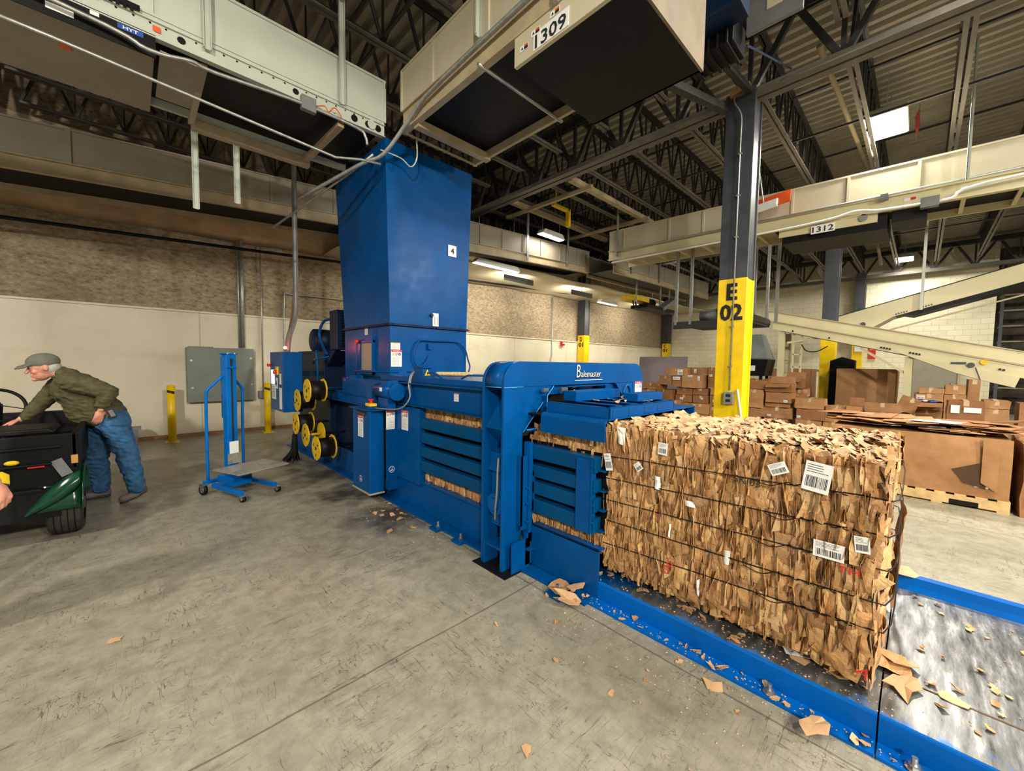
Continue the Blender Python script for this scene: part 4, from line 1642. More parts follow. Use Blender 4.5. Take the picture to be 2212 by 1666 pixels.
def patch(mb, c, n, t, u, w, h, bend, rough, r, nu=4, nv=5, tn=None, curl=0.0):
    """one crumpled flap of board: centre, normal, tangents"""
    c, n, t, u = Vector(c), Vector(n), Vector(t), Vector(u)
    sd = r.uniform(0, 100)
    cj = [(r.uniform(-.18, .18), r.uniform(-.18, .18)) for _ in range(4)]
    g = []
    for i in range(nu):
        a = i / (nu - 1)
        row = []
        for j in range(nv):
            b = j / (nv - 1)
            dx = (cj[0][0] * (1 - a) * (1 - b) + cj[1][0] * a * (1 - b) + cj[2][0] * a * b + cj[3][0] * (1 - a) * b)
            dy = (cj[0][1] * (1 - a) * (1 - b) + cj[1][1] * a * (1 - b) + cj[2][1] * a * b + cj[3][1] * (1 - a) * b)
            x, y = (a - .5 + dx), (b - .5 + dy)
            off = -bend * (2 * (a - .5)) ** 2 - curl * (2 * (b - .5)) ** 2 + rough * noise.noise((x * w * 22 + sd, y * h * 22, sd * .37))
            row.append(c + t * (x * w) + u * (y * h) + n * off)
        g.append(row)
    mb.tone = tn or tone(r)
    mb.sheet(g)


def bulge(z, z0=0.30, p=0.138):
    """bars press grooves into the side of the bale"""
    return 0.016 * abs(math.sin(math.pi * (z - z0) / p))


def bale_side(mb, x, y0, y1, z0, z1, r, count, depthf=None, rows=None):
    """near side (-x) made of folded board edges pressed together"""
    for k in range(count):
        y = r.uniform(y0, y1)
        z = r.uniform(z0, z1)
        if rows and not any(a <= z <= b for a, b in rows):
            continue
        big = r.random()
        rot = r.gauss(0, 0.11) if big < .86 else r.uniform(-.7, .7)
        w = r.uniform(0.018, 0.055)
        h = r.uniform(0.06, 0.18)
        if big > 0.80:
            w, h = r.uniform(0.06, 0.14), r.uniform(0.06, 0.13)
        yaw = r.gauss(0, 0.34) if big < .80 else r.gauss(0, .10)
        t = V(math.sin(yaw), math.cos(yaw), 0)
        n = V(-math.cos(yaw), math.sin(yaw), 0)
        u = V(0, 0, 1)
        t2 = t * math.cos(rot) + u * math.sin(rot)
        u2 = u * math.cos(rot) - t * math.sin(rot)
        pit = r.gauss(0, 0.06)
        u2 = (u2 + n * pit).normalized()
        n2 = t2.cross(u2)
        if n2.dot(n) < 0:
            n2 = -n2
        ex = x - bulge(z) - r.uniform(-0.016, 0.012)
        if depthf:
            ex += depthf(y, z)
        zc = min(max(z, z0 + h * .42), z1 - h * .42)
        patch(mb, (ex, y, zc), n2, t2, u2, w, h, r.uniform(0.0, 0.012), 0.007, r, 4, 7, curl=r.uniform(0.002, 0.010))
        if r.random() < 0.35:
            # edge-on sheet standing beside it
            yy = y + r.uniform(-.04, .04)
            hh = r.uniform(0.05, 0.16)
            patch(mb, (ex - 0.004, yy, zc), V(0.2, 1, 0).normalized(), V(1, -0.2, 0).normalized(), V(0, r.gauss(0, .12), 1).normalized(), 0.03, hh, 0.003, 0.005, r, 3, 5, tone(r, 1.1))


def bale_top(mb, x0, x1, y0, y1, z, r, count):
    for k in range(count):
        x = r.uniform(x0, x1)
        y = r.uniform(y0, y1)
        yaw = r.gauss(0, 0.30)
        lean = r.gauss(0.42, 0.35)
        t = V(math.cos(yaw), math.sin(yaw), r.gauss(0, .08)).normalized()
        s = V(-math.sin(yaw), math.cos(yaw), 0)
        u = (s * math.cos(lean) + V(0, 0, 1) * math.sin(lean)).normalized()
        n = t.cross(u)
        if n.z < 0:
            n = -n
        w = r.uniform(0.05, 0.16)
        h = r.uniform(0.018, 0.055)
        if r.random() > .93:
            h, w = r.uniform(.06, .09), r.uniform(.08, .14)
        dz = 0.02 * noise.noise((x * 2.2, y * 2.2, 5)) + r.uniform(-0.012, 0.014)
        e = min(1, min(x - x0, x1 - x) / 0.09)
        dz -= 0.03 * (1 - e) ** 2
        xx = min(max(x, x0 + w * .35), x1 - w * .3)
        patch(mb, (xx, y, z + dz), n, t, u, w, h, r.uniform(-0.004, 0.008), 0.006, r, 5, 4, curl=r.uniform(0, .005))


BXN, BXF, BY0, BZ0, BZ1 = 2.262, 3.34, 0.085, 0.135, 1.148


def lowdrop(y, z):
    # side tucks inward near the bottom, corner swells at the free end
    k = max(0.0, (0.30 - z) / 0.12)
    e = max(0.0, 1 - (y - BY0) / 0.35)
    return 0.075 * k ** 1.3 - 0.015 * e


B1 = thing('cardboard_bale', 'big wire-tied bale of crushed brown cardboard emerging from the blue machine', 'bale', (2.8, 0.75, 0.13))
mb = MB()
r = random.Random(11)
mb.tone = srgb((78, 52, 30))  # dark core tone stands for shade in the gaps between flaps
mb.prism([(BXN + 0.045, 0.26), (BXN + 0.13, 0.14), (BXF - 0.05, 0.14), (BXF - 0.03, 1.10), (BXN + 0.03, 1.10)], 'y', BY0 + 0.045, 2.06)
bale_side(mb, BXN, BY0 + 0.03, 1.40, 0.20, 1.145, r, 2500, lowdrop)
bale_side(mb, BXN, 1.40, 2.06, 0.34, 0.43, r, 140)
bale_side(mb, BXN + 0.01, 1.40, 2.06, 0.90, 1.06, r, 150)
# bottom fringe of dangling flaps
for k in range(150):
    y = r.uniform(BY0 + .02, 1.42)
    patch(mb, (BXN + 0.055 + r.uniform(-.02, .03), y, r.uniform(0.19, 0.25)), V(-1, 0, -0.4).normalized(), V(0, 1, 0), V(-0.35, r.gauss(0, .2), 1).normalized(), r.uniform(.03, .07), r.uniform(.06, .12), 0.008, 0.006, r, 4, 4, tone(r, 0.85))
bale_top(mb, BXN, BXF, BY0, 1.40, BZ1, r, 2000)
# end face: big folded panels swelling toward the viewer's right
for a, b, z0, z1, k in ((2.25, 2.66, 0.16, 1.12, 1.0), (2.62, 3.02, 0.15, 1.13, 0.97), (2.98, 3.35, 0.14, 1.12, 1.02)):
    g = []
    for i in range(12):
        row = []
        for j in range(26):
            x = a + (b - a) * i / 11
            z = z0 + (z1 - z0) * j / 25
            e = math.sin(math.pi * min(1, max(0, (x - 2.22) / 1.15))) ** .5
            g0 = 0.030 * e + 0.016 * abs(math.sin(math.pi * (z - .25) / .155))
            y = BY0 + 0.022 - g0 * 0.7 - 0.022 * noise.noise((x * 5, z * 4, k)) - 0.03 * max(0, (0.35 - z)) + 0.05 * max(0, z - 0.98) / .14
            row.append((x, y, z))
        g.append(row)
    mb.smooth = True
    c_ = srgb((196, 152, 104))
    mb.tone = (c_[0] * k, c_[1] * k, c_[2] * k)
    mb.sheet(g)
    mb.smooth = False
for k in range(90):
    x = r.uniform(2.27, 3.33)
    z = r.choice((r.uniform(0.98, 1.14), r.uniform(0.2, 1.1)))
    patch(mb, (x, BY0 - 0.02 + r.uniform(-.012, .01), z), V(r.gauss(0, .3), -1, r.gauss(0, .3)).normalized(), V(1, r.gauss(0, .2), r.gauss(0, .3)).normalized(), V(r.gauss(0, .2), 0, 1).normalized(), r.uniform(.05, .14), r.uniform(.05, .14), .012, .01, r, 5, 5, tone(r))
# corner flap sticking out at the far top, tongue at the bottom right
patch(mb, (3.33, 0.06, 1.06), V(.5, -.8, .1).normalized(), V(.8, .5, -.25).normalized(), V(.2, 0, 1).normalized(), 0.14, 0.20, 0.02, 0.02, r, 7, 7)
patch(mb, (2.60, 0.02, 0.16), V(0, -.3, 1).normalized(), V(1, 0, .05).normalized(), V(0, -1, -.1).normalized(), 0.16, 0.12, 0.01, 0.01, r, 5, 5)
patch(mb, (3.20, 0.03, 0.42), V(.2, -1, 0).normalized(), V(1, 0.2, 0).normalized(), V(0, -.04, 1).normalized(), 0.14, 0.62, 0.02, 0.015, r, 5, 10)
for (y, z, w, h, a) in ((0.55, 0.86, .17, .16, .1), (1.0, 0.62, .13, .14, .3), (0.36, 0.55, .2, .11, .05), (0.72, 0.32, .2, .13, .1), (0.25, 0.72, .22, .10, .1),
                        (1.2, 0.98, .10, .16, .3), (0.42, 0.98, .12, .14, -.2), (0.66, 0.60, .16, .12, 0), (0.3, 0.40, .26, .09, .15), (0.2, 0.27, .16, .12, .25)):
    t2 = V(0, math.cos(a), math.sin(a))
    u2 = V(0, -math.sin(a), math.cos(a))
    patch(mb, (BXN - 0.028, y, z), V(-1, 0, 0), t2, u2, w, h, 0.014, 0.012, r, 8, 8, curl=0.008)
mb.build('crushed_board', BALEM, B1)
# baling wires
for k, (za, zb) in enumerate(((0.955, 1.008), (0.81, 0.855), (0.665, 0.71), (0.53, 0.562), (0.372, 0.44))):
    mb = MB()
    pts = []
    for i in range(16):
        y = 1.42 - (1.42 - 0.14) * i / 15
        z = za + (zb - za) * i / 15 + 0.004 * noise.noise((y * 3, k, 0))
        pts.append((BXN - 0.033 - 0.004 * abs(noise.noise((y * 5, k, 2))), y, z))
    pts += [(BXN - 0.028, 0.10, zb), (BXN + 0.0, 0.055, zb - 0.01), (2.42, 0.035, zb - 0.035), (2.62, 0.030, zb - 0.03), (2.95, 0.03, zb), (3.30, 0.05, zb + 0.01), (3.37, 0.12, zb + .01), (3.37, 1.0, za)]
    mb.tube(pts, 0.0028, 6)
    # twist where the tail is knotted
    yk = (0.42, 0.36, 0.40, 0.44, 0.38)[k]
    mb.tube([(BXN - 0.037 + 0.004 * math.cos(i * 1.6), yk - 0.012 * i, zb - 0.006 + 0.005 * math.sin(i * 1.6)) for i in range(20)], 0.0026, 5)
    mb.tube(smoothpath([(BXN - 0.036, yk, zb - 0.005), (BXN - 0.05, yk + 0.06, zb - 0.03), (BXN - 0.045, yk + 0.14, zb - 0.02)], 4), 0.0022, 5)
    mb.build('baling_wire', BLACKM, B1)
# shipping labels and print caught in the bale
def sidelabel(y, z, w, h, a, kind=0):
    r_ = V(0, -math.cos(a), math.sin(a))
    u_ = V(0, math.sin(a), math.cos(a))
    return shiplabel(B1, (BXN - 0.046, y, z), r_, u_, w, h)


for a in ((0.30, 1.055, 0.10, 0.135, -0.12), (0.45, 1.065, 0.075, 0.055, 0.45), (1.02, 1.065, 0.055, 0.07, -.05), (0.135, 0.80, 0.05, 0.07, .1),
          (0.245, 0.735, 0.11, 0.075, 0.0), (1.17, 0.93, 0.045, 0.05, .7), (1.38, 0.92, 0.05, 0.11, .2)):
    sidelabel(*a)
for (y, z, w, h) in ((1.30, 1.09, .05, .10), (1.05, 0.86, .035, .07), (0.86, 0.78, .05, .035), (0.66, 0.55, .03, .10), (0.80, 0.33, .02, .09), (0.97, 0.60, .015, .09)):
    mb = MB()
    patch(mb, (BXN - 0.036, y, z), V(-1, 0, 0), V(0, 1, 0), V(0, 0, 1), w, h, .008, .012, r, 5, 5, srgb((215, 216, 218)))
    mb.build('torn_white_paper', PAPER, B1)

mb = MB()
text_mesh(mb, 'UNC', (BXN - 0.044, 0.965, 0.385), (0, -math.cos(1.1), math.sin(1.1)), (0, math.sin(1.1), math.cos(1.1)), 1, 0.001, 0.0, fit=(0.10, 0.045))
mb.build('printed_lettering', RED, B1)
mb = MB()
text_mesh(mb, 'TH', (BXN - 0.047, 0.175, 0.672), (0, -1, 0.05), (0, .05, 1), 1, 0.001, 0.0, fit=(0.075, 0.03))
mb.build('printed_lettering', RED, B1)
mb = MB()
text_mesh(mb, 'A', (BXN - 0.046, 0.105, 0.25), (0, -math.cos(.5), -math.sin(.5)), (0, -math.sin(.5), math.cos(.5)), 1, 0.001, 0.0, fit=(0.045, 0.045))
mb.build('printed_lettering', RED, B1)
mb = MB()
text_mesh(mb, 'SKI03', (BXN - 0.046, 0.58, 0.975), (0, -1, -0.08), (0, -.08, 1), 1, 0.001, fit=(0.12, 0.035))
mb.build('printed_lettering', INK, B1)


# second bale still in the chamber
B2 = MB()
B2.tone = srgb((70, 46, 28))  # core coloured dark for the shade behind the side bars
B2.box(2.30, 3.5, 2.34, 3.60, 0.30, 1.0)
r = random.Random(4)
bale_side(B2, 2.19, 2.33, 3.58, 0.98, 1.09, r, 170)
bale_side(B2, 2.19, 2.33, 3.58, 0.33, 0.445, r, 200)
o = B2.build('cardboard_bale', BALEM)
tag(o, 'brown cardboard bale still inside the machine, seen through the side bar gaps', 'bale')

# ================================================================== SCRAPS
def scrap(r, x, y, z, s, mat, name='cardboard_scrap', tilt=0.12):
    mb = MB()
    n = r.randint(6, 10)
    a0 = r.uniform(0, 6.28)
    asp = r.uniform(0.45, 1.0)
    pts = []
    for i in range(n):
        a = 2 * math.pi * i / n + r.uniform(-.25, .25)
        q = s * r.uniform(0.42, 1.15)
        pts.append((q * math.cos(a), q * math.sin(a) * asp))
    ca, sa = math.cos(a0), math.sin(a0)
    tx, ty = r.gauss(0, tilt), r.gauss(0, tilt)
    th = 0.003
    low = []
    for px, py in pts:
        X, Y = px * ca - py * sa, px * sa + py * ca
        low.append((x + X, y + Y, X * tx + Y * ty + r.uniform(0, s * .12)))
    m_ = min(p[2] for p in low)
    low = [(p[0], p[1], p[2] - m_ + z) for p in low]
    c = (x, y, z + s * 0.06 + th)
    hi = [(p[0], p[1], p[2] + th) for p in low]
    vs = hi + low + [c, (c[0], c[1], c[2] - th)]
    fs = []
    for i in range(n):
        j = (i + 1) % n
        fs += [(i, j, 2 * n), (n + j, n + i, 2 * n + 1), (i, n + i, n + j, j)]
    mb.add(vs, fs)
    return mb.build(name, mat)


r = random.Random(33)
# individually placed larger pieces: x, y, z, size, label
BIGS = ((2.06, 1.62, 0.03, 0.13, 'largest torn cardboard flap on the floor beside the start of the tray'),
        (1.98, 1.50, 0.03, 0.12, 'curled torn flap lowest in the heap at the start of the tray'),
        (2.08, 1.52, 0.07, 0.09, 'pale torn flap on top of the heap at the start of the tray'),
        (2.04, 0.24, 0.035, 0.075, 'bent cardboard tongue leaning on the outer tray flange'),
        (1.98, 0.62, 0.0, 0.06, 'torn corner piece with a white tip on the floor beside the tray'),
        (3.62, 0.02, 0.205, 0.13, 'folded box corner sitting on the far rail of the tray'),
        (2.32, 0.34, 0.131, 0.10, 'flat cardboard strip with a white label on the near edge of the tray'),
        (2.33, 0.20, 0.131, 0.06, 'rounded scrap next to the white-labelled strip on the tray'),
        (2.44, -0.02, 0.131, 0.11, 'long ragged scrap just past the tray seam'),
        (2.50, -0.16, 0.131, 0.06, 'dark-edged crumpled scrap on the worn tray bed'),
        (1.15, 2.95, 0.0, 0.05, 'small pinkish scrap alone on the open floor in the foreground'),
        (1.42, 4.0, 0.0, 0.05, 'tan scrap lying below the grey-topped tying cabinet'),
        (2.62, 0.02, 0.135, 0.09, 'scrap poking out from under the free corner of the bale'))
for x, y, z, s, lab in BIGS[:10] + BIGS[12:]:
    o = scrap(r, x, y, z, s, SCRAP)
    tag(o, lab, 'cardboard scrap')
o = scrap(r, 1.66, 3.30, 0, 0.05, SCRAP)
tag(o, 'single tan scrap on the floor near the blue tying cabinet', 'cardboard scrap')
o = scrap(r, 1.10, 1.02, 0, 0.035, SCRAP)
tag(o, 'small tan scrap on the open floor left of the tray, nearest the camera', 'cardboard scrap')
o = scrap(r, -0.1, 3.0, 0, 0.035, SCRAP)
tag(o, 'small tan scrap on the open floor far left of the tray', 'cardboard scrap')
mb = MB()
mb.obox((2.33, 0.335, 0.150), (0.45, -.9, 0), (.9, .45, 0), (0, 0, 1), 0.075, 0.028, 0.001)
tag(mb.build('white_label', PAPER), 'blank white label stuck on the cardboard strip at the tray edge', 'label')


def scatter(name, label, group, n, fx, fy, z, smin, smax):
    for k in range(n):
        x, y = fx(), fy()
        o = scrap(r, x, y, z, r.uniform(smin, smax), SCRAP, name, 0.25)
        tag(o, label, 'cardboard scrap', group)


scatter('cardboard_scrap', 'small torn cardboard scrap on the near top edge of the tray beside the bale', 'scraps on the near tray edge', 26, lambda: r.uniform(2.21, 2.40), lambda: r.uniform(0.1, 1.45), 0.131, 0.012, 0.035)
scatter('cardboard_scrap', 'small torn cardboard scrap on the outer floor flange of the tray', 'scraps on the tray flange', 26, lambda: r.uniform(2.09, 2.16), lambda: r.uniform(-0.3, 1.3), 0.015, 0.010, 0.03)
scatter('cardboard_scrap', 'small torn cardboard scrap on the bare steel bed past the bale', 'scraps on the steel bed', 34, lambda: r.uniform(2.3, 3.5), lambda: r.uniform(-0.75, 0.0), 0.131, 0.010, 0.03)
scatter('cardboard_scrap', 'small torn cardboard scrap on the concrete beside the tray', 'scraps on the concrete', 30, lambda: r.uniform(1.5, 2.06), lambda: r.uniform(0.0, 1.7), 0.0, 0.006, 0.022)
scatter('cardboard_scrap', 'small torn cardboard scrap in the heap at the start of the tray', 'scraps in the heap', 26, lambda: r.gauss(2.07, .06), lambda: r.gauss(1.55, .07), 0.03, 0.012, 0.035)
scatter('cardboard_scrap', 'small torn cardboard scrap on the floor under the tying cabinet', 'scraps under the tying cabinet', 14, lambda: r.uniform(1.75, 2.05), lambda: r.uniform(3.2, 4.1), 0.0, 0.015, 0.05)
scatter('cardboard_scrap', 'small torn cardboard scrap lying on the press lid', 'scraps on the press lid', 12, lambda: r.uniform(2.45, 3.05), lambda: r.uniform(1.45, 1.8), 1.268, 0.015, 0.045)
# countless crumbs
mb = MB()
r = random.Random(8)
def crumb(x, y, z, s):
    a = r.uniform(0, 6.28)
    mb.add([(x + s * math.cos(a), y + s * math.sin(a), z + s * .3), (x + s * math.cos(a + 2), y + s * math.sin(a + 2), z), (x + s * math.cos(a + 4), y + s * math.sin(a + 4), z + s * .2), (x, y, z + s * .7)], [(0, 1, 3), (1, 2, 3), (2, 0, 3), (0, 2, 1)])
for k in range(260):
    crumb(min(2.06, r.gauss(1.95, .16)), r.uniform(-0.1, 2.0), 0.0, r.uniform(.002, .007))
for k in range(220):
    crumb(r.uniform(2.09, 2.16), r.uniform(-0.5, 1.5), 0.0145, r.uniform(.002, .007))
for k in range(260):
    crumb(r.uniform(2.19, 2.42), r.uniform(0.0, 1.48), 0.1305, r.uniform(.002, .008))
for k in range(120):
    crumb(r.uniform(2.3, 3.5), r.uniform(-0.8, 0.0), 0.1305, r.uniform(.002, .006))
for k in range(160):
    crumb(r.gauss(1.9, .25), r.uniform(2.6, 4.2), 0.0, r.uniform(.003, .008))
o = mb.build('cardboard_crumbs', SCRAP)
tag(o, 'countless tiny cardboard crumbs scattered around the tray and machine', 'debris', None, 'stuff')


# ================================================================== OVERHEAD CONVEYORS
def ribs_y(mb, xs, y, z0, z1, s=-1):
    """vertical seams on a panel facing -y"""
    for x in xs:
        mb.box(x - 0.02, x + 0.02, y - 0.012, y, z0, z1)


# --- pale conveyor ending over the tower (runs along x) ---
C1 = thing('overhead_conveyor', 'pale grey-green overhead conveyor at upper left, ending over the blue tower', 'conveyor', (0, 5.2, 4.22))
mb = MB()
mb.box(-6.0, 2.28, 4.60, 4.63, 4.41, 4.86)
mb.box(-6.0, 2.28, 4.585, 4.64, 4.85, 4.875)
mb.box(-6.0, 2.28, 4.58, 4.64, 4.395, 4.415)
mb.box(-6.0, 2.28, 5.76, 5.79, 4.41, 4.86)
mb.box(2.26, 2.29, 4.6, 5.79, 4.41, 4.80)
for x in (-2.5, 0.2, 2.25):
    mb.box(x, x + 0.025, 4.588, 4.6, 4.41, 4.86)
mb.build('side_panel', WHITEG, C1)
mb = MB()
mb.box(-6.0, 2.26, 4.59, 4.62, 4.22, 4.395)
mb.box(-6.0, 2.26, 4.56, 4.62, 4.215, 4.225)
mb.box(-6.0, 2.26, 4.57, 4.6, 4.35, 4.36)
mb.box(-6.0, 2.26, 5.76, 5.80, 4.22, 4.395)
mb.m(1)
k = 0
x = -1.8
rr = random.Random(2)
while x < 2.1:
    big = k % 9 == 4
    mb.cyl((x, 4.586, 4.30 if big else 4.335), (x, 4.591, 4.30 if big else 4.335), 0.03 if big else 0.008, n=10)
    x += 0.1
    k += 1
for x in (1.90, 2.06, 2.18):
    mb.cyl((x, 4.575, 4.29), (x, 4.591, 4.29), 0.035, n=14)
mb.m(0).cyl((2.10, 4.57, 4.30), (2.10, 4.59, 4.30), 0.05, n=16)
mb.build('side_rail', [WHITEG, BLACKM], C1)
mb = MB()
mb.box(-6.0, 2.24, 4.62, 5.76, 4.30, 4.33)
mb.build('belt_underside', BLACK, C1)
mb = MB()
mb.box(-2.3, -0.02 + 0.25, 4.64, 5.9, 4.195, 4.205)
mb.build('bottom_cover', GREYP, C1)
mb = MB().box(0.26, 0.58, 4.63, 5.45, 4.16, 4.17)
mb.build('bottom_cover', GREYP, C1)
mb = MB()
mb.box(0.56, 1.78, 5.72, 5.82, 4.10, 4.20)
mb.bar((1.72, 5.74, 4.16), (1.78, 4.66, 4.2), 0.07, 0.05)
mb.bar((0.56, 5.74, 4.16), (0.56, 4.66, 4.2), 0.05, 0.05)
mb.build('cross_frame', BEIGED, C1)
mb = MB()
mb.m(0).box(-1.9, 0.23, 4.566, 4.575, 4.05, 4.235)
mb.m(1)
for (x, z, w, h) in ((-0.62, 4.17, .11, .06), (-0.30, 4.12, .14, .045), (-0.12, 4.20, .05, .03), (-0.75, 4.11, .08, .05)):
    rectq(mb, (x, 4.565, z), (1, 0, 0), (0, 0, 1), w, h, 0.002)
mb.m(2)
rectq(mb, (-0.66, 4.565, 4.10), (1, 0, 0), (0, 0, 1), .06, .03, 0.003)
rectq(mb, (0.24, 4.583, 4.30), (1, 0, 0), (0, 0, 1), .05, .045, 0.004)
mb.m(3)
rectq(mb, (0.08, 4.565, 4.19), (1, 0, 0), (0, 0, 1), .15, .04, 0.003)
mb.m(1)
text_mesh(mb, 'HYT', (0.08, 4.562, 4.19), (1, 0, 0), (0, 0, 1), 1, 0.001, 0.02, fit=(.09, .025))
mb.build('drive_guard', [BLACKM, PAPER, ORANGE, LBLUE], C1)
mb = MB()
mb.m(0).box(-1.4, 0.14, 4.556, 4.566, 4.37, 4.41)
mb.m(0)
for k in range(38):
    mb.box(-1.4 + k * 0.04, -1.378 + k * 0.04, 4.552, 4.566, 4.345, 4.37)
mb.build('roller_comb', BLACKM, C1)
MB().box(1.33, 1.47, 4.50, 4.56, 4.12, 4.26).build('junction_box', GREY, C1, bevel=0.004)
mb = MB()
mb.tube(smoothpath([(1.48, 4.53, 4.21), (1.56, 4.52, 4.24), (1.60, 4.52, 4.20), (1.66, 4.52, 4.27), (1.72, 4.52, 4.22), (1.75, 4.52, 4.15)], 5), 0.006, 6)
mb.build('loose_wire', ORANGE, C1)
mb = MB().obox((-0.32, 5.2, 4.19), (1, 0, 0), (0, 1, 0), (0, 0, 1), 0.035, 0.04, 0.001)
mb.build('small_sticker', ORANGE, C1)
for (x, y, z0, z1, lab) in ((0.575, 4.55, 4.30, 6.265, 'pale strut holding the upper-left conveyor, at its middle'), (1.75, 4.55, 4.36, 6.265, 'pale strut holding the upper-left conveyor near its end'),
                            (0.59, 5.80, 3.25, 4.18, 'longer strut hanging below the upper-left conveyor'), (0.98, 5.80, 3.42, 4.2, 'shorter strut hanging below the upper-left conveyor'),
                            (2.30, 2.89, 4.45, 6.265, 'white hanger rod on the near conveyor marked 1309'), (8.80, -0.32, 4.30, 6.265, 'pale hanger on the long conveyor marked 1312, at the right')):
    mb = MB()
    mb.box(x - 0.03, x + 0.03, y - 0.005, y + 0.005, z0, z1).box(x - 0.03, x - 0.024, y - 0.03, y, z0, z1).box(x + 0.024, x + 0.03, y - 0.03, y, z0, z1)
    tag(mb.build('hanger_strut', WHITEG), lab, 'hanger')
pipe('white conduit sagging along the bottom edge of the upper-left conveyor', [(-3, 4.50, 4.22), (-0.3, 4.50, 4.13), (0.18, 4.48, 4.05), (0.45, 4.48, 4.10), (0.62, 4.50, 4.10), (1.33, 4.52, 4.17), (1.9, 4.52, 4.16), (2.0, 4.52, 4.10), (2.02, 4.52, 4.02)], 0.016, sm=5)
pipe('straight white conduit running diagonally below the upper-left conveyor', [(-1.2, 4.7, 4.0), (-0.35, 4.62, 3.93), (1.64, 4.45, 3.72), (1.9, 4.42, 3.78), (2.12, 4.4, 3.80)], 0.014)
pipe('grey conduit running up and over toward the conveyor marked 1309', [(1.6, 5.6, 3.6), (2.0, 4.7, 3.85), (2.16, 4.40, 3.93), (2.28, 3.98, 4.22), (2.27, 3.4, 4.31), (2.27, 1.0, 4.37)], 0.022, sm=4)
pipe('second thin conduit beside the grey one running down behind the tower', [(1.45, 6.2, 3.35), (1.98, 4.85, 3.82), (2.08, 4.50, 3.93)], 0.014)
pipe('short curved flexible cable hanging at the tower top', [(2.12, 4.40, 3.96), (2.35, 4.35, 3.93), (2.45, 4.3, 3.85), (2.50, 4.25, 3.95), (2.48, 4.22, 4.16)], 0.010, sm=5)

# --- conveyor marked 1309 (runs along y over the machine) ---
C2 = thing('overhead_conveyor', 'near beige overhead conveyor with black underside, marked 1309', 'conveyor', (2.85, 2.8, 4.15))
mb = MB()
mb.box(2.33, 2.36, 1.36, 4.30, 4.42, 4.86)
mb.box(2.32, 2.37, 1.36, 4.30, 4.85, 4.875)
mb.box(3.36, 3.39, 1.36, 4.30, 4.42, 4.86)
for y in (4.27, 3.63, 2.75, 1.9):
    mb.box(2.315, 2.33, y, y + 0.03, 4.42, 4.86)
mb.build('side_panel', BEIGE, C2)
mb = MB()
mb.box(2.325, 2.355, 1.36, 4.25, 4.17, 4.42)
mb.box(2.29, 2.36, 1.36, 4.25, 4.155, 4.17)
mb.box(2.30, 2.33, 1.36, 4.25, 4.385, 4.40)
mb.box(3.33, 3.37, 1.36, 4.25, 4.15, 4.42)
mb.box(2.33, 3.37, 3.93, 4.02, 4.12, 4.2)
mb.box(2.33, 3.37, 4.20, 4.22, 4.14, 4.16)
mb.build('side_rail', BEIGED, C2)
mb = MB()
mb.box(2.36, 3.33, 1.36, 4.22, 4.24, 4.26)
mb.build('belt_underside', BLACK, C2)
mb = MB().cyl((2.26, 2.82, 4.16), (3.42, 2.82, 4.16), 0.018, n=10)
mb.build('cross_tube', GALV, C2)
mb = MB()
mb.m(0).box(2.30, 2.33, 1.36, 2.40, 3.93, 4.16)
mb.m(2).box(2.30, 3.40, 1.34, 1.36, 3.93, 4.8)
mb.m(1).box(2.33, 3.40, 1.36, 2.38, 3.94, 3.96)
mb.m(1).box(2.33, 3.40, 2.37, 2.40, 3.95, 4.2)
mb.m(1).box(3.38, 3.40, 1.36, 2.40, 3.94, 4.2)
mb.build('drive_housing', [BEIGE, BLACK, simple('shaded_end_plate_tan', (118, 104, 84), 0.5)], C2)  # end plate coloured darker to stand for the shade on it
mb = MB()
mb.m(0).obox((2.297, 2.02, 4.01), (0, -1, 0), (0, 0, 1), (-1, 0, 0), 0.17, 0.065, 0.002)
mb.m(1)
text_mesh(mb, '1309', (2.294, 2.02, 4.0), (0, -1, 0), (0, 0, 1), 1, 0.002, 0.015, fit=(.30, .10))
for (y, z) in ((2.29, 4.03), (2.17, 4.08), (1.98, 4.11)):
    mb.m(0).obox((2.297, y, z), (0, -1, 0), (0, 0, 1), (-1, 0, 0), 0.045, 0.022, 0.001)
    mb.m(2)
    rectq(mb, (2.296, y - 0.022, z + 0.01), (0, -1, 0), (0, 0, 1), 0.04, 0.015, 0.002)
    mb.m(1)
    rectq(mb, (2.296, y - 0.022, z - 0.008), (0, -1, 0), (0, 0, 1), 0.04, 0.02, 0.002)
    poly(mb, (2.296, y + 0.02, z), (0, -1, 0), (0, 0, 1), [(-.012, -.01), (.012, -.01), (0, .012)], 0.002)
mb.build('number_sign', [PAPER, INK, ORANGE], C2)
mb = MB().cyl((2.27, 1.95, 4.22), (2.27, 1.55, 4.22), 0.022, n=10).box(2.25, 2.33, 1.94, 1.97, 4.15, 4.3)
mb.build('tensioner', GALV, C2)

# --- drive motors hanging by the column head ---
D1 = thing('conveyor_motor', 'dark ribbed motor unit hanging by the top of the E 02 column', 'motor', (4.2, 1.55, 4.55))
mb = MB()
mb.box(3.98, 4.32, 1.32, 1.76, 4.5, 4.75)
for k in range(5):
    mb.box(3.96, 4.34, 1.36 + k * 0.08, 1.39 + k * 0.08, 4.48, 4.77)
mb.build('motor_body', BLACKM, D1, bevel=0.01)
mb = MB().box(3.75, 4.0, 1.2, 1.62, 4.62, 5.2).bar((4.3, 1.3, 4.6), (6.0, 1.3, 5.25), 0.02, 0.02)
mb.build('gear_case', NAVY, D1, bevel=0.02)
mb = MB()
mb.m(0).box(4.2, 4.24, 0.85, 1.28, 4.62, 5.1)
mb.m(1).box(4.195, 4.2, 1.0, 1.12, 4.75, 4.95)
mb.build('mounting_bracket', [GREY, BEIGE], D1)
mb = MB().box(5.95, 6.2, 1.75, 1.98, 5.18, 5.3)
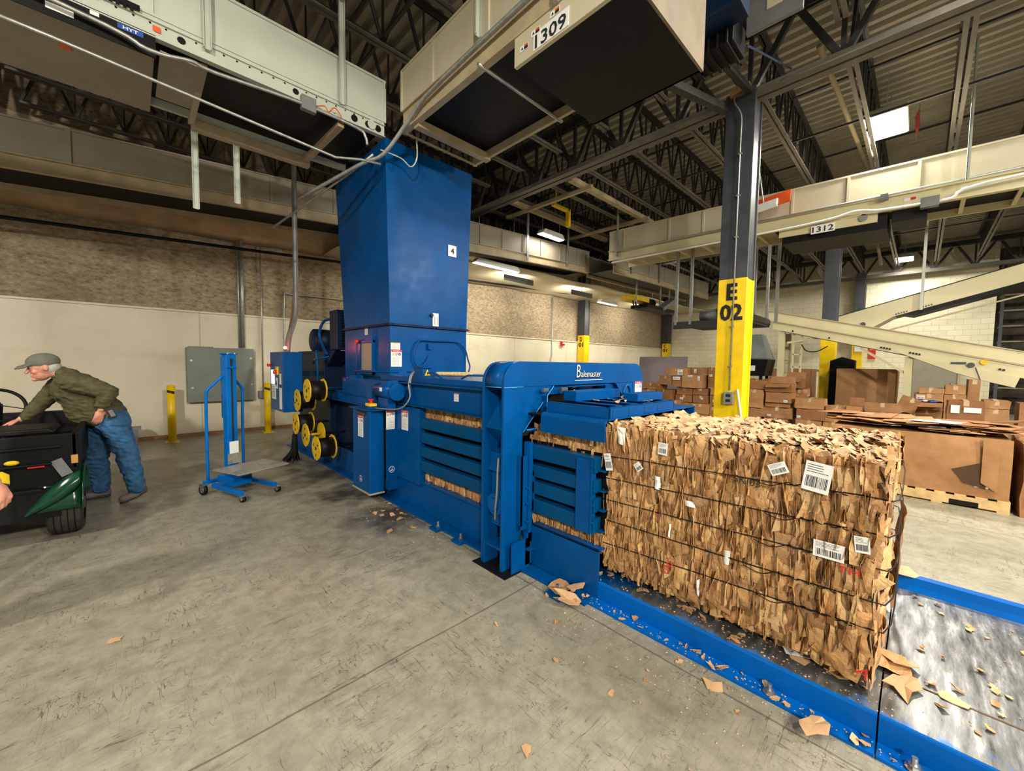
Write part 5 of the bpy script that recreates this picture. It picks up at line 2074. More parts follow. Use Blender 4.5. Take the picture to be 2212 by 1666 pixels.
tag(mb.build('bearing_block', BROWN), 'rusty orange bearing block on top of the E 02 column', 'bearing block')
mb = MB()
mb.bar((3.4, 2.25, 4.55), (6.05, 2.05, 5.1), 0.09, 0.09).bar((3.5, 1.75, 4.8), (6.05, 1.75, 5.2), 0.07, 0.07)
tag(mb.build('support_steel', STEELD), 'dark support angles between the 1309 conveyor and the E 02 column', 'support steel')

# --- long conveyor along the back wall, left part (gently climbing) ---
def slanted(label, x0, x1, y0, y1, zl, zr, seams, mats=(BEIGE, BEIGED), sag=0.0):
    t = thing('overhead_conveyor', label, 'conveyor', ((x0 + x1) / 2, (y0 + y1) / 2, min(zl, zr) - 0.65))
    def zt(x):
        return zl + (zr - zl) * (x - x0) / (x1 - x0)
    def strip(mb, ya, yb, ta, tb, xa=x0, xb=x1):
        mb.prism([(xa, zt(xa) + ta), (xb, zt(xb) + ta), (xb, zt(xb) + tb), (xa, zt(xa) + tb)], 'y', ya, yb)
    mb = MB()
    strip(mb, y0, y0 + 0.03, -0.45, 0)
    strip(mb, y0 - 0.015, y0 + 0.04, -0.01, 0.015)
    strip(mb, y1 - 0.03, y1, -0.45, 0)
    for s in seams:
        strip(mb, y0 - 0.02, y0, -0.45, 0, s, s + 0.05)
    mb.build('side_panel', mats[0], t)
    mb = MB()
    strip(mb, y0 - 0.01, y0 + 0.03, -0.64, -0.47)
    strip(mb, y0 - 0.04, y0 + 0.03, -0.655, -0.64)
    strip(mb, y0 - 0.04, y0 + 0.03, -0.47, -0.455)
    strip(mb, y1 - 0.04, y1, -0.64, -0.47)
    mb.build('side_rail', mats[1], t)
    mb = MB()
    strip(mb, y0 + 0.03, y1 - 0.04, -0.56, -0.54)
    mb.build('belt_underside', BLACK, t)
    return t, zt


C3, _ = slanted('shaded beige overhead conveyor running along the back wall at left', -4.5, 4.6, 8.3, 9.35, 4.36, 5.06, (-2.3, -0.55, 0.75, 1.9, 3.0), (GREYP, BEIGED))
C4, z4 = slanted('beige conveyor behind the blue tower, meeting the 1312 conveyor', 4.9, 10.25, 7.25, 8.25, 4.70, 5.0, (5.9, 6.6, 7.3, 8.0, 8.8, 9.6), (GREYP, BEIGED))
C6, z6 = slanted('far beige conveyor carrying on behind the 1312 conveyor junction', 10.2, 17.5, 6.35, 7.3, 4.88, 5.0, (11.2, 12.3, 13.4, 14.5, 15.6), (GREYP, BEIGED))

# --- conveyor marked 1312 (along y) ---
C5 = thing('overhead_conveyor', 'long bright beige overhead conveyor marked 1312 crossing the right of the photo', 'conveyor', (9.5, 1.0, 4.2))


def ystrip(mb, xa, xb, ya, yb, ta, tb):
    zt = lambda y: 4.80 + 0.15 * (y + 0.85) / 6.6
    mb.prism([(ya, zt(ya) + ta), (yb, zt(yb) + ta), (yb, zt(yb) + tb), (ya, zt(ya) + tb)], 'x', xa, xb)


mb = MB()
ystrip(mb, 9.0, 9.03, -4.5, 5.75, -0.46, 0)
ystrip(mb, 8.985, 9.04, -4.5, 5.75, -0.01, 0.02)
ystrip(mb, 9.97, 10.0, -4.5, 5.75, -0.46, 0)
for y in (5.3, 4.15, 3.4, 2.55, 1.80, 1.0, 0.15):
    ystrip(mb, 8.975, 9.0, y, y + 0.04, -0.46, 0)
mb.build('side_panel', BEIGE, C5)
mb = MB()
ystrip(mb, 8.99, 9.03, -4.5, 5.75, -0.70, -0.49)
ystrip(mb, 8.93, 9.03, -4.5, 5.75, -0.715, -0.70)
ystrip(mb, 8.94, 9.03, -4.5, 5.75, -0.49, -0.475)
ystrip(mb, 9.97, 10.01, -4.5, 5.75, -0.70, -0.49)
for k in range(18):
    y = -4.2 + k * 0.55
    ystrip(mb, 9.03, 9.97, y, y + 0.05, -0.68, -0.64)
mb.build('side_rail', SLOPE, C5)
mb = MB()
ystrip(mb, 9.03, 9.97, 2.2, 5.75, -0.58, -0.56)
mb.build('return_cover', SHEET, C5)
mb = MB()
ystrip(mb, 9.03, 9.97, -4.5, 2.2, -0.58, -0.56)
mb.build('belt_underside', BLACK, C5)
mb = MB()
mb.m(0)
ystrip(mb, 8.95, 8.985, 0.62, 2.0, -0.86, -0.70)
mb.m(1)
ystrip(mb, 8.985, 9.95, 0.5, 1.95, -0.98, -0.72)
ystrip(mb, 9.0, 9.6, 0.05, 0.45, -0.90, -0.55)
mb.m(2).cyl((8.93, 0.80, 3.98 + 0.10), (8.95, 0.80, 4.08), 0.06, n=12)
mb.build('drive_unit', [SLOPE, BLACK, GREY], C5)
mb = MB()
mb.m(0).obox((8.905, 1.33, 4.02), (0, -1, 0), (0, 0, 1), (-1, 0, 0), 0.17, 0.07, 0.002)
mb.m(1)
text_mesh(mb, '1312', (8.900, 1.33, 4.02), (0, -1, 0), (0, 0, 1), 1, 0.002, 0.015, fit=(.30, .10))
mb.build('number_sign', [PAPER, INK, RED], C5)
for y in (2.7, 0.25, -0.35):
    mb = MB()
    mb.m(0).obox((8.985, y, 4.25), (0, -1, 0), (0, 0, 1), (-1, 0, 0), 0.07, 0.025, 0.002)
    mb.m(2)
    rectq(mb, (8.982, y - 0.035, 4.25), (0, -1, 0), (0, 0, 1), 0.06, 0.04, 0.002)
    mb.build('warning_sticker', [PAPER, INK, RED], C5)
mb = MB().box(8.82, 8.93, -0.07, 0.13, 4.03, 4.18)
mb.build('junction_box', GREY, C5)
mb = MB().box(8.86, 8.97, 0.50, 0.60, 4.30, 4.38)
mb.build('junction_box', GREY, C5)
pipe('white conduit along the lower edge of the conveyor marked 1312', [(8.9, 5.6, 4.15), (8.88, 2.5, 4.13), (8.86, 1.3, 4.14), (8.85, 0.9, 4.19), (8.85, 0.6, 4.13), (8.85, 0.1, 4.10), (8.85, -0.2, 4.10), (8.85, -0.5, 4.22), (8.85, -2.5, 4.25)], 0.02, WHITE, sm=4)
pipe('grey conduit along the upper rail of the conveyor marked 1312', [(8.92, 5.6, 4.42), (8.92, -3.5, 4.33)], 0.018, GALV)
# hangers
for (x, y, z0) in ((7.44, 7.18, 4.2), (9.1, 7.18, 4.35), (8.96, 5.5, 4.3), (11.15, 6.3, 4.35), (13.0, 6.3, 4.35)):
    mb = MB().box(x - 0.035, x + 0.035, y - 0.01, y + 0.01, z0, 6.2)
    tag(mb.build('hanger_strut', GALV), 'pale vertical hanger strut of the far beige conveyors', 'hanger', 'hanger struts of the far conveyors')
# cross frame and light rail above the far conveyors
mb = MB()
mb.bar((6.6, 6.9, 5.36), (10.6, 6.9, 5.36), 0.12, 0.10).bar((6.6, 5.2, 5.36), (10.6, 5.2, 5.36), 0.12, 0.1).bar((7.1, 5.0, 5.3), (7.1, 7.6, 5.3), 0.08, 0.08).bar((9.6, 5.0, 5.3), (9.6, 7.6, 5.3), 0.08, 0.08)
tag(mb.build('ceiling_support_frame', BEIGED), 'beige square hanger frame under the joists behind the tower', 'support frame')
mb = MB().box(7.3, 7.9, 6.2, 6.3, 5.3, 5.36).box(7.86, 7.94, 6.2, 6.3, 4.95, 5.36).box(7.4, 7.43, 6.23, 6.26, 5.36, 6.265)
tag(mb.build('yellow_crane_arm', YEL), 'small yellow bent bar among the joists behind the tower', 'bar')

# --- maze of rods and a dark platform around the E 02 column ---
PF = thing('service_platform', 'dark catwalk platform hung on thin rods behind the E 02 column', 'platform', (10.0, 3.6, 2.2))
mb = MB()
mb.box(9.7, 11.6, 2.7, 4.3, 2.55, 2.60)
mb.box(9.7, 11.6, 2.68, 2.72, 2.60, 2.74).box(9.68, 9.72, 2.7, 4.3, 2.45, 2.62)
mb.build('walkway_deck', STEELD, PF)
rr = random.Random(12)
for (x, y) in ((9.7, 4.25), (9.7, 3.9), (9.75, 2.95), (9.7, 2.6), (10.4, 2.75), (10.4, 2.3), (11.5, 2.75), (11.4, 3.5)):
    MB().box(x - 0.03, x + 0.03, y - 0.03, y + 0.03, 2.55, 4.6).build('hanging_rod', GALV, PF)
mb = MB()
mb.box(9.9, 10.4, 3.2, 3.7, 2.6, 2.9)
mb.cyl((9.95, 3.1, 2.75), (9.95, 3.75, 2.75), 0.12, n=14)
mb.build('drive_motor', GREY, PF)
mb = MB().box(9.75, 9.85, 2.7, 3.3, 2.72, 2.95)
mb.build('side_guard', SLOPE, PF)
Y2 = thing('conveyor_sorter', 'yellow and black conveyor turn unit hanging at the back wall corner', 'conveyor unit', (12.6, 6.8, 3.4))
mb = MB()
mb.m(0).box(11.9, 12.9, 6.6, 7.1, 3.70, 3.86)
mb.m(1).cyl((12.9, 6.85, 3.72), (13.5, 6.8, 3.75), 0.16, n=16)
mb.box(12.2, 14.3, 6.3, 6.9, 3.45, 3.55)
mb.m(2).bar((13.3, 6.4, 3.5), (14.2, 6.4, 3.9), 0.3, 0.12)
mb.build('turn_unit', [YEL_O, BLACKM, DGREEN], Y2)
mb = MB()
for (x, y) in ((12.0, 6.6), (13.5, 6.5), (14.2, 6.5)):
    mb.box(x - 0.02, x + 0.02, y - 0.02, y + 0.02, 3.5, 4.6)
mb.build('rods', GALV, Y2)
mb = MB()
for k in range(10):
    y0 = 6.4 + .2 * rr.random()
    mb.tube(smoothpath([(11.6 + .25 * k, y0, 3.6), (11.9 + .25 * k, y0 + .1, 3.42 + .1 * rr.random()), (12.3 + .25 * k, y0, 3.55)], 4), 0.02, 6)
mb.build('cable_bunch', BLACK, Y2)

# wireless board
WB = thing('access_point_board', 'orange board with a white rounded wireless unit hung beside the E 02 column', 'wireless unit', (8.6, 2.1, 4.45))
mb = MB().obox((8.6, 2.10, 4.60), (0, -1, 0.12), (.6, 0.1, .8), (-.8, 0, .6), 0.33, 0.17, 0.01)
mb.build('board', ORANGE, WB)
mb = MB().obox((8.55, 2.12, 4.53), (0, -1, 0.12), (.6, 0.1, .8), (-.8, 0, .6), 0.17, 0.10, 0.03)
mb.build('wireless_unit', WHITE, WB, bevel=0.02)
mb = MB().cyl((8.6, 2.2, 4.62), (8.6, 2.45, 6.265), 0.012, n=6)
mb.build('hanging_rod', GALV, WB)
mb = MB()
mb.prism([(0.24, 6.15), (0.29, 6.0), (0.26, 5.6), (0.22, 5.85)], 'x', 10.1, 10.12)
mb.cyl((10.11, 0.24, 6.14), (10.11, 0.24, 6.265), 0.004, n=5)
tag(mb.build('hanging_tag', simple('faded_red_cloth', (150, 60, 60), 0.8)), 'small faded red tag dangling below the roof near the square lamp', 'tag')
pipe('pale fluorescent-like pipe running between the joists left of the square lamp', [(6.6, 1.13, 5.75), (12.2, 0.95, 5.75)], 0.035, BEIGED, 'roof_pipe', 'pipe')

# ================================================================== SLOPED CONVEYORS
S1 = thing('inclined_conveyor', 'lower sand-coloured inclined conveyor sloping down to the right', 'inclined conveyor', (11.9, 0.4, 0))
mb = MB()
XA = 11.5


def side(pts, xa, xb, mb):
    mb.prism(pts, 'x', xa, xb)


up = [(2.70, 2.94), (-3.2, 1.365)]


def zline(y, off):
    return up[0][1] + (up[1][1] - up[0][1]) * (y - up[0][0]) / (up[1][0] - up[0][0]) + off


for xa in (XA, XA + 0.85):
    mb.prism([(-3.2, zline(-3.2, 0)), (2.70, zline(2.70, 0)), (2.70, zline(2.70, -.22)), (-3.2, zline(-3.2, -.22))], 'x', xa, xa + 0.03)
    mb.prism([(-3.2, zline(-3.2, -.22)), (2.60, zline(2.60, -.22)), (2.60, zline(2.6, -.42)), (-1.3, zline(-1.3, -.46)), (-3.2, zline(-3.2, -.46))], 'x', xa + 0.012, xa + 0.04)
mb.build('side_panel', SLOPE, S1)
mb = MB()
mb.prism([(-3.2, zline(-3.2, .02)), (2.70, zline(2.70, .02)), (2.70, zline(2.70, 0)), (-3.2, zline(-3.2, 0))], 'x', XA - 0.02, XA + 0.05)
mb.prism([(-1.3, zline(-1.3, -.23)), (2.60, zline(2.6, -.23)), (2.60, zline(2.6, -.245)), (-1.3, zline(-1.3, -.245))], 'x', XA - 0.01, XA + 0.03)
mb.build('edge_trim', BEIGED, S1)
mb = MB()
mb.prism([(-3.2, zline(-3.2, -.25)), (2.60, zline(2.60, -.25)), (2.60, zline(2.6, -.28)), (-3.2, zline(-3.2, -.28))], 'x', XA + 0.04, XA + 0.85)
mb.build('belt', BLACK, S1)
mb = MB()
mb.m(0).prism([(0.33, zline(.33, -.42)), (-1.25, zline(-1.25, -.46)), (-1.20, 1.24), (-0.78, 1.37), (-0.45, 1.50)], 'x', XA - 0.01, XA + 0.86)
mb.m(1).box(XA - 0.02, XA - 0.01, -0.60, -0.40, 1.66, 1.70)
mb.cyl((XA - 0.03, -0.66, 1.64), (XA - 0.01, -0.66, 1.64), 0.05, n=14)
mb.bar((XA - 0.015, -0.79, 1.36), (XA - 0.015, -0.72, 1.60), 0.012, 0.01, (1, 0, 0))
mb.m(2).cyl((XA - 0.018, -0.82, zline(-.82, -.30)), (XA - 0.01, -0.82, zline(-.82, -.30)), 0.05, n=14)
mb.build('tail_box', [SLOPE, CHAR, YEL_O], S1)
mb = MB()
for (y, w) in ((0.62, .20), (0.18, .22), (1.5, .06), (2.2, .06), (-1.0, .12)):
    for k in range(int(w / .045)):
        mb.box(XA - 0.004, XA + 0.01, y - k * .045 - .03, y - k * .045, zline(y - k * .045, -.40), zline(y - k * .045, -.365))
mb.build('slot_marks', INK, S1)
mb = MB()
for (y, z) in ((2.42, 2.42), (0.18, 1.80)):
    MB().box(XA + 0.05, XA + 0.17, y - 0.06, y + 0.06, 0, z).build('support_leg', SLOPE, S1)
    MB().box(XA + 0.75, XA + 0.85, y - 0.06, y + 0.06, 0, z).build('support_leg', SLOPE, S1)
MB().bar((XA + 0.1, 0.2, 1.45), (XA + 0.1, 0.95, 2.0), 0.05, 0.05).build('brace', SLOPE, S1)
MB().bar((XA + 0.1, 2.3, 2.15), (XA + 0.1, 1.7, 2.25), 0.05, 0.05).build('brace', SLOPE, S1)
mb = MB()
for y in (2.18, 2.02):
    mb.box(XA + 0.1, XA + 0.14, y - 0.02, y + 0.02, 0, 2.4)
for k in range(7):
    mb.box(XA + 0.1, XA + 0.13, 2.02, 2.18, 0.35 + k * 0.3, 0.38 + k * 0.3)
mb.build('ladder', SLOPE, S1)
mb = MB().tube(smoothpath([(XA, 2.0, 2.1), (XA, 1.9, 1.95), (XA, 1.7, 1.93), (XA, 1.5, 2.05)], 4), 0.012, 6)
mb.build('cable', BLACK, S1)

S2 = thing('inclined_conveyor', 'upper sand-coloured inclined conveyor climbing to the right behind the lower one', 'inclined conveyor', (15.3, -0.5, 2.5))
u2 = [(1.95, 3.02), (-4.5, 4.95)]


def z2(y, off):
    return u2[0][1] + (u2[1][1] - u2[0][1]) * (y - u2[0][0]) / (u2[1][0] - u2[0][0]) + off


mb = MB()
for xa in (15.0, 15.85):
    mb.prism([(-4.5, z2(-4.5, 0)), (1.95, z2(1.95, 0)), (1.95, z2(1.95, -.45)), (-4.5, z2(-4.5, -.45))], 'x', xa, xa + 0.03)
mb.prism([(1.95, z2(1.95, -.44)), (0.55, z2(.55, -.44)), (1.0, 2.70), (1.9, 2.52)], 'x', 14.99, 15.85)
mb.build('side_panel', SLOPE, S2)
mb = MB()
mb.prism([(-4.5, z2(-4.5, -.45)), (0.4, z2(.4, -.45)), (0.2, z2(.2, -.56)), (-4.5, z2(-4.5, -.52))], 'x', 15.0, 15.85)
mb.prism([(-4.5, z2(-4.5, .0)), (1.95, z2(1.95, .0)), (1.95, z2(1.95, -.02)), (-4.5, z2(-4.5, -.02))], 'x', 14.98, 15.02)
mb.build('belt', BLACK, S2)
mb = MB()
for (y, w) in ((0.55, .26), (0.1, .26)):
    for k in range(int(w / .05)):
        mb.box(14.99, 15.0, y - k * .05 - .03, y - k * .05, z2(y - k * .05, -.42), z2(y - k * .05, -.385))
mb.cyl((14.96, 1.2, 2.80), (15.0, 1.2, 2.80), 0.06, n=12)
mb.cyl((14.96, 1.4, 2.72), (15.0, 1.4, 2.72), 0.06, n=12)
mb.build('slot_marks', CHAR, S2)
mb = MB().box(14.9, 14.96, 0.04, 0.10, 3.1, 6.2)
mb.build('hanger_strut', WHITEG, S2)
pipe('thin pipe following the underside of the upper inclined conveyor', [(15.0, 1.1, 2.45), (15.0, 0.7, 2.6), (15.0, -1.7, 3.35)], 0.02, BEIGED)
pipe('pale diagonal rod hanging from the roof left of the far lamp', [(17.5, 1.3, 6.27), (17.5, 1.05, 4.9)], 0.04, BEIGED, 'hanger_strut', 'hanger')

# grey hopper hood behind the near column
HD = thing('dust_hood', 'grey-green sheet metal hood over a black bin behind the E 02 column', 'hood', (11.3, 2.85, 1.3))
mb = MB()
n0 = [(11.0, 2.58), (11.0, 3.6), (11.7, 3.6), (11.7, 2.58)]
n1 = [(11.15, 2.75), (11.15, 3.4), (11.55, 3.4), (11.55, 2.75)]
vs = [(a, b, 1.76) for a, b in n0] + [(a, b, 2.35) for a, b in n1]
mb.add(vs, [(0, 1, 5, 4), (1, 2, 6, 5), (2, 3, 7, 6), (3, 0, 4, 7), (4, 5, 6, 7), (3, 2, 1, 0)])
mb.build('hood', DGREEN, HD)
mb = MB()
mb.m(0).prism([(2.55, 1.74), (3.65, 1.74), (3.55, 1.33), (2.62, 1.33)], 'x', 10.98, 11.7)
mb.m(1).obox((10.97, 2.87, 1.52), (0, -1, 0), (0, 0, 1), (-1, 0, 0), 0.06, 0.065, 0.002)
mb.build('black_bin', [BLACKM, PAPER], HD)
for y in (2.7, 3.5):
    for x in (11.05, 11.6):
        MB().box(x - 0.03, x + 0.03, y - 0.03, y + 0.03, 0, 1.34).build('leg', BLACKM, HD)

# things seen through the opening at far right
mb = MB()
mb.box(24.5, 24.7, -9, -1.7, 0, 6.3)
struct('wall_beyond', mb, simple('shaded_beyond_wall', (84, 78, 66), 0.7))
SH = thing('storage_rack', 'dark storage rack with shelves beyond the opening at far right', 'rack', (22.9, -3.0, 0))
mb = MB()
for k in range(9):
    mb.box(22.4, 23.2, -5.0, -1.9, 0.9 + k * 0.55, 0.95 + k * 0.55)
mb.build('shelves', GREYP, SH)
mb = MB()
for y in (-5.0, -3.6, -1.95):
    mb.box(22.35, 22.42, y, y + 0.08, 0, 5.9)
mb.build('uprights', CHAR, SH)


# ================================================================== CARDBOARD BOXES
r = random.Random(77)
TAPE = MATS['tape_paper']


def carton(x, y0, y1, z0, z1, label, d=0.42, lab=None, crush=0.015, opened=False, group=None, tilt=0.0):
    """a carton whose front faces -x; y0<y1"""
    cy, cz = (y0 + y1) / 2, (z0 + z1) / 2
    t = thing('cardboard_box', label, 'box', (x + d / 2, cy, z0), group)
    mb = MB()
    n = 5
    def P(a, b, c):  # a along x 0..1, b y, c z
        bx_ = x + a * d
        by_ = y0 + (y1 - y0) * b
        bz_ = z0 + (z1 - z0) * c
        k = crush
        e = 0 if (c < 0.01) else 1
        q = Vector((bx_ + k * noise.noise((bx_ * 6, by_ * 6, bz_ * 6)), by_ + k * noise.noise((bx_ * 6 + 9, by_ * 6, bz_ * 6)), bz_ + e * k * noise.noise((bx_ * 6, by_ * 6 + 7, bz_ * 6))))
        if tilt:
            yy, zz = q.y - cy, q.z - cz
            q.y = cy + yy * math.cos(tilt) - zz * math.sin(tilt)
            q.z = cz + yy * math.sin(tilt) + zz * math.cos(tilt)
        return q
    R5 = [i / (n - 1) for i in range(n)]
    faces = [[[P(0, b, c) for c in R5] for b in R5[::-1]], [[P(1, b, c) for c in R5] for b in R5], [[P(a, 0, c) for c in R5] for a in R5], [[P(a, 1, c) for c in R5] for a in R5[::-1]],
             [[P(a, b, 0) for a in R5] for b in R5]]
    if not opened:
        faces.append([[P(a, b, 1) for b in R5] for a in R5])
    for f in faces:
        mb.sheet(f)
    mb.build('carton_body', CARD, t)
    if opened:
        mb = MB()
        h = min(0.16, d * .4)
        mb.add([P(0, 0.02, 1), P(0, .98, 1), P(0, .95, 1) + V(-h * .7, 0, -h * .4), P(0, .05, 1) + V(-h * .7, 0, -h * .4)], [(0, 1, 2, 3)])
        mb.build('flap', CARD, t, solid=0.004)
        mb = MB()
        mb.add([P(1, 0.02, 1), P(1, .98, 1), P(1, .95, 1) + V(h * .3, 0, h * .9), P(1, .05, 1) + V(h * .3, 0, h * .9)], [(0, 1, 2, 3)])
        mb.build('flap', CARD, t, solid=0.004)
    else:
        mb = MB()
        a, b = P(0.01, .5, 1), P(.99, .5, 1)
        w = 0.028
        mb.add([a + V(0, -w, .003), b + V(0, -w, .003), b + V(0, w, .003), a + V(0, w, .003)], [(0, 1, 2, 3)])
        mb.add([a + V(-.004, -w, .003), a + V(-.004, w, .003), a + V(-.006, w, -.07), a + V(-.006, -w, -.07)], [(0, 1, 2, 3)])
        mb.build('tape_strip', TAPE, t)
    if lab:
        for (b, c, w, h) in lab:
            q = P(0, b, c)
            shiplabel(t, (q.x - crush - 0.006, q.y, q.z), (0, -1, 0), (0, 0, 1), w, h)
    return t


# front-left heap (x = 10): y0, y1, z0, z1, label, extras
HEAP = [
    (4.04, 4.62, 1.31, 1.49, 'pale carton on the very top of the left heap, with a big white torn label', dict(lab=[(.3, .5, .13, .13)])),
    (3.60, 4.02, 1.34, 1.51, 'brown carton at the top centre of the left heap, with two printed squares', dict(lab=[(.75, .5, .06, .1)], x=10.2)),
    (3.41, 3.60, 1.03, 1.52, 'tall upright carton at the right end of the left heap, beside the E 02 column', dict(lab=[(.6, .6, .07, .05)], x=10.15)),
    (4.44, 4.76, 1.06, 1.29, 'tilted carton at the left shoulder of the left heap', dict()),
    (4.19, 4.42, 1.03, 1.29, 'narrow carton with a row of white labels, upper middle of the left heap', dict(lab=[(.5, .8, .18, .08)])),
    (3.67, 4.17, 1.01, 1.33, 'largest carton in the middle of the left heap, two white marks near its top', dict(lab=[(.2, .75, .06, .1), (.6, .9, .1, .05)])),
    (4.72, 5.24, 0.92, 1.08, 'squashed carton with a sagging lid, left end of the left heap', dict(crush=.06)),
    (4.86, 5.24, 0.62, 0.91, 'carton under the squashed one at the left end of the left heap', dict(crush=.03)),
    (4.40, 4.84, 0.60, 0.92, 'carton with a lighter right side, low on the left heap', dict(lab=[(.8, .6, .07, .12)])),
    (3.94, 4.34, 0.82, 1.00, 'dark carton below the largest one, on its left', dict(x=10.1)),
    (3.58, 3.92, 0.84, 1.00, 'dark carton below the largest one, on its right', dict(lab=[(.5, .8, .1, .03)], x=10.1)),
    (3.95, 4.36, 0.64, 0.81, 'shadowed flat carton with a small white oval label in the left heap', dict(lab=[(.6, .5, .08, .06)], x=10.1)),
    (3.56, 3.92, 0.64, 0.83, 'shadowed flat carton with a white label near its right corner', dict(lab=[(.4, .6, .06, .05)], x=10.1)),
    (3.30, 3.52, 0.86, 1.02, 'carton wedged against the E 02 column, higher one', dict(x=10.1)),
    (3.30, 3.52, 0.60, 0.85, 'carton wedged against the E 02 column, lower one with a white label', dict(lab=[(.5, .5, .07, .07)], x=10.1)),
    (4.13, 4.40, 0.36, 0.67, 'upright carton at the lower left front of the left heap', dict(x=9.9)),
    (3.88, 4.12, 0.36, 0.63, 'square carton with tape at the lower front of the left heap', dict(x=9.9)),
    (3.46, 3.87, 0.40, 0.63, 'wide carton with a small white tag at the lower front of the left heap', dict(lab=[(.8, .85, .04, .04)], x=9.9)),
    (3.48, 3.87, 0.0, 0.39, 'lowest carton at the foot of the left heap', dict(x=9.9)),
    (3.28, 3.45, 0.0, 0.58, 'slim carton at the foot of the left heap next to the column', dict(x=9.9)),
    (3.90, 4.40, 0.0, 0.35, 'carton on the floor under the two square ones of the left heap', dict(x=9.9)),
    (4.42, 4.84, 0.0, 0.59, 'carton on the floor below the one with a lighter right side', dict()),
    (4.86, 5.24, 0.0, 0.61, 'carton on the floor at the far left of the left heap', dict()),
    (3.94, 4.36, 0.36, 0.63, 'hidden middle carton behind the square ones of the left heap', dict(x=10.35)),
    (3.54, 3.92, 0.0, 0.63, 'hidden carton behind the foot of the left heap', dict(x=10.35)),
    # right of the column
    (2.23, 2.58, 1.08, 1.28, 'top carton of the first stack right of the E 02 column', dict(x=9.6, crush=.04)),
    (2.28, 2.62, 0.68, 1.07, 'tall carton second from the top in the first stack right of the column', dict(x=9.6, crush=.03)),
    (2.31, 2.62, 0.47, 0.67, 'third carton down in the first stack right of the column', dict(x=9.6)),
    (2.28, 2.62, 0.0, 0.46, 'bottom carton of the first stack right of the column', dict(x=9.6)),
    (1.79, 2.25, 1.04, 1.21, 'open-flapped carton on top of the second stack right of the column', dict(x=9.6, opened=True, crush=.03)),
    (1.79, 2.24, 0.82, 1.03, 'carton with a white oval label below the open-flapped one', dict(x=9.6, lab=[(.2, .2, .07, .05)])),
    (1.82, 2.26, 0.72, 0.81, 'flat greyish carton in the middle of the second stack', dict(x=9.7)),
    (1.76, 2.31, 0.50, 0.71, 'wide torn-edged carton low in the second stack right of the column', dict(x=9.6, crush=.035, lab=[(.7, .2, .07, .04)])),
    (1.83, 2.25, 0.0, 0.49, 'bottom carton of the second stack right of the column', dict(x=9.6, lab=[(.2, .9, .07, .03)])),
    (1.78, 2.17, 1.10, 1.30, 'carton with a raised lid peeking from behind the second stack', dict(x=10.5, opened=True)),
    (1.72, 1.97, 0.90, 1.08, 'crumpled greyish carton behind and right of the second stack', dict(x=10.7, crush=.04)),
    (1.70, 2.2, 0.0, 0.89, 'carton hidden behind the second stack', dict(x=10.5)),
    (1.26, 1.72, 0.74, 0.94, 'smooth tan carton on top of the third stack', dict(x=9.6)),
    (1.24, 1.69, 0.52, 0.73, 'smooth tan carton in the middle of the third stack, white label at lower left', dict(x=9.6, lab=[(.9, .2, .06, .05)])),
    (1.28, 1.70, 0.0, 0.51, 'bottom carton of the third stack', dict(x=9.6)),
    (0.94, 1.24, 0.52, 0.82, 'cube-shaped carton right of the third stack', dict(x=9.6, crush=.03)),
    (0.94, 1.26, 0.0, 0.51, 'carton under the cube-shaped one', dict(x=9.6)),
    (0.70, 0.93, 0.68, 0.84, 'small open carton with its front flap hanging, right of the cube', dict(x=9.6, opened=True)),
    (0.69, 0.92, 0.52, 0.67, 'small wrinkled carton below the one with a hanging flap', dict(x=9.6, crush=.03)),
    (0.69, 0.93, 0.0, 0.51, 'lowest carton below the wrinkled one', dict(x=9.6)),
    (0.20, 0.68, 0.78, 0.94, 'flattened carton panel with faint printing, leaning above the flat stack', dict(x=9.6, d=.06, lab=None)),
    (0.20, 0.66, 0.0, 0.77, 'big carton behind the left end of the flat cardboard stack', dict(x=9.6)),
    (0.0, 0.24, 0.80, 1.05, 'grey-brown carton tipped on its corner beside the flat stack', dict(x=9.7, tilt=.35)),
    (-0.08, 0.19, 0.0, 0.76, 'carton under the tipped one', dict(x=9.75)),
    (-0.30, 0.05, 1.0, 1.12, 'shallow open tray carton with a white label on its left', dict(x=10, lab=[(.8, .5, .10, .06)])),
    (-0.30, 0.0, 1.13, 1.22, 'flat brown carton on top of the shallow tray carton', dict(x=10)),
    (-0.29, 0.04, 0.86, 0.98, 'open carton full of bright blue and white wrappers', dict(x=9.8, opened=True)),
    (-0.29, 0.04, 0.0, 0.85, 'tall carton below the one with blue wrappers', dict(x=9.9)),
    (-0.55, -0.31, 1.13, 1.28, 'clean tan carton standing highest right of the door', dict(x=10.1)),
    (-0.56, -0.31, 0.0, 1.12, 'tall carton under the clean tan one', dict(x=10.1)),
    (-0.74, -0.60, 0.0, 1.38, 'slender tall carton standing at the opening', dict(x=10.6)),
    (-0.68, -0.31, 0.79, 1.08, 'front carton with two blank white labels on its face', dict(x=8.9, lab=None)),
    (-0.68, -0.31, 0.0, 0.78, 'carton under the one with two blank white labels', dict(x=8.9)),
    (-1.02, -0.74, 0.93, 1.06, 'flat reddish carton right of the white-labelled one', dict(x=10)),
    (-1.02, -0.74, 0.0, 0.92, 'tall carton below the flat reddish one at the right', dict(x=10)),
    (-1.45, -1.15, 0.0, 1.02, 'dim carton at the far right edge near the dark opening', dict(x=10.4, lab=[(.4, .8, .07, .05)])),
]
for y0, y1, z0, z1, lab, kw in HEAP:
    kw = dict(kw)
    x = kw.pop('x', 10.0)
    carton(x, y0, y1, z0, z1, lab, **kw)
mb = MB()
mb.obox((8.885, -0.39, 0.96), (0, -1, 0), (0, 0, 1), (-1, 0, 0), 0.045, 0.06, 0.002)
mb.obox((8.885, -0.56, 0.955), (0, -1, 0), (0, 0, 1), (-1, 0, 0), 0.085, 0.038, 0.002)
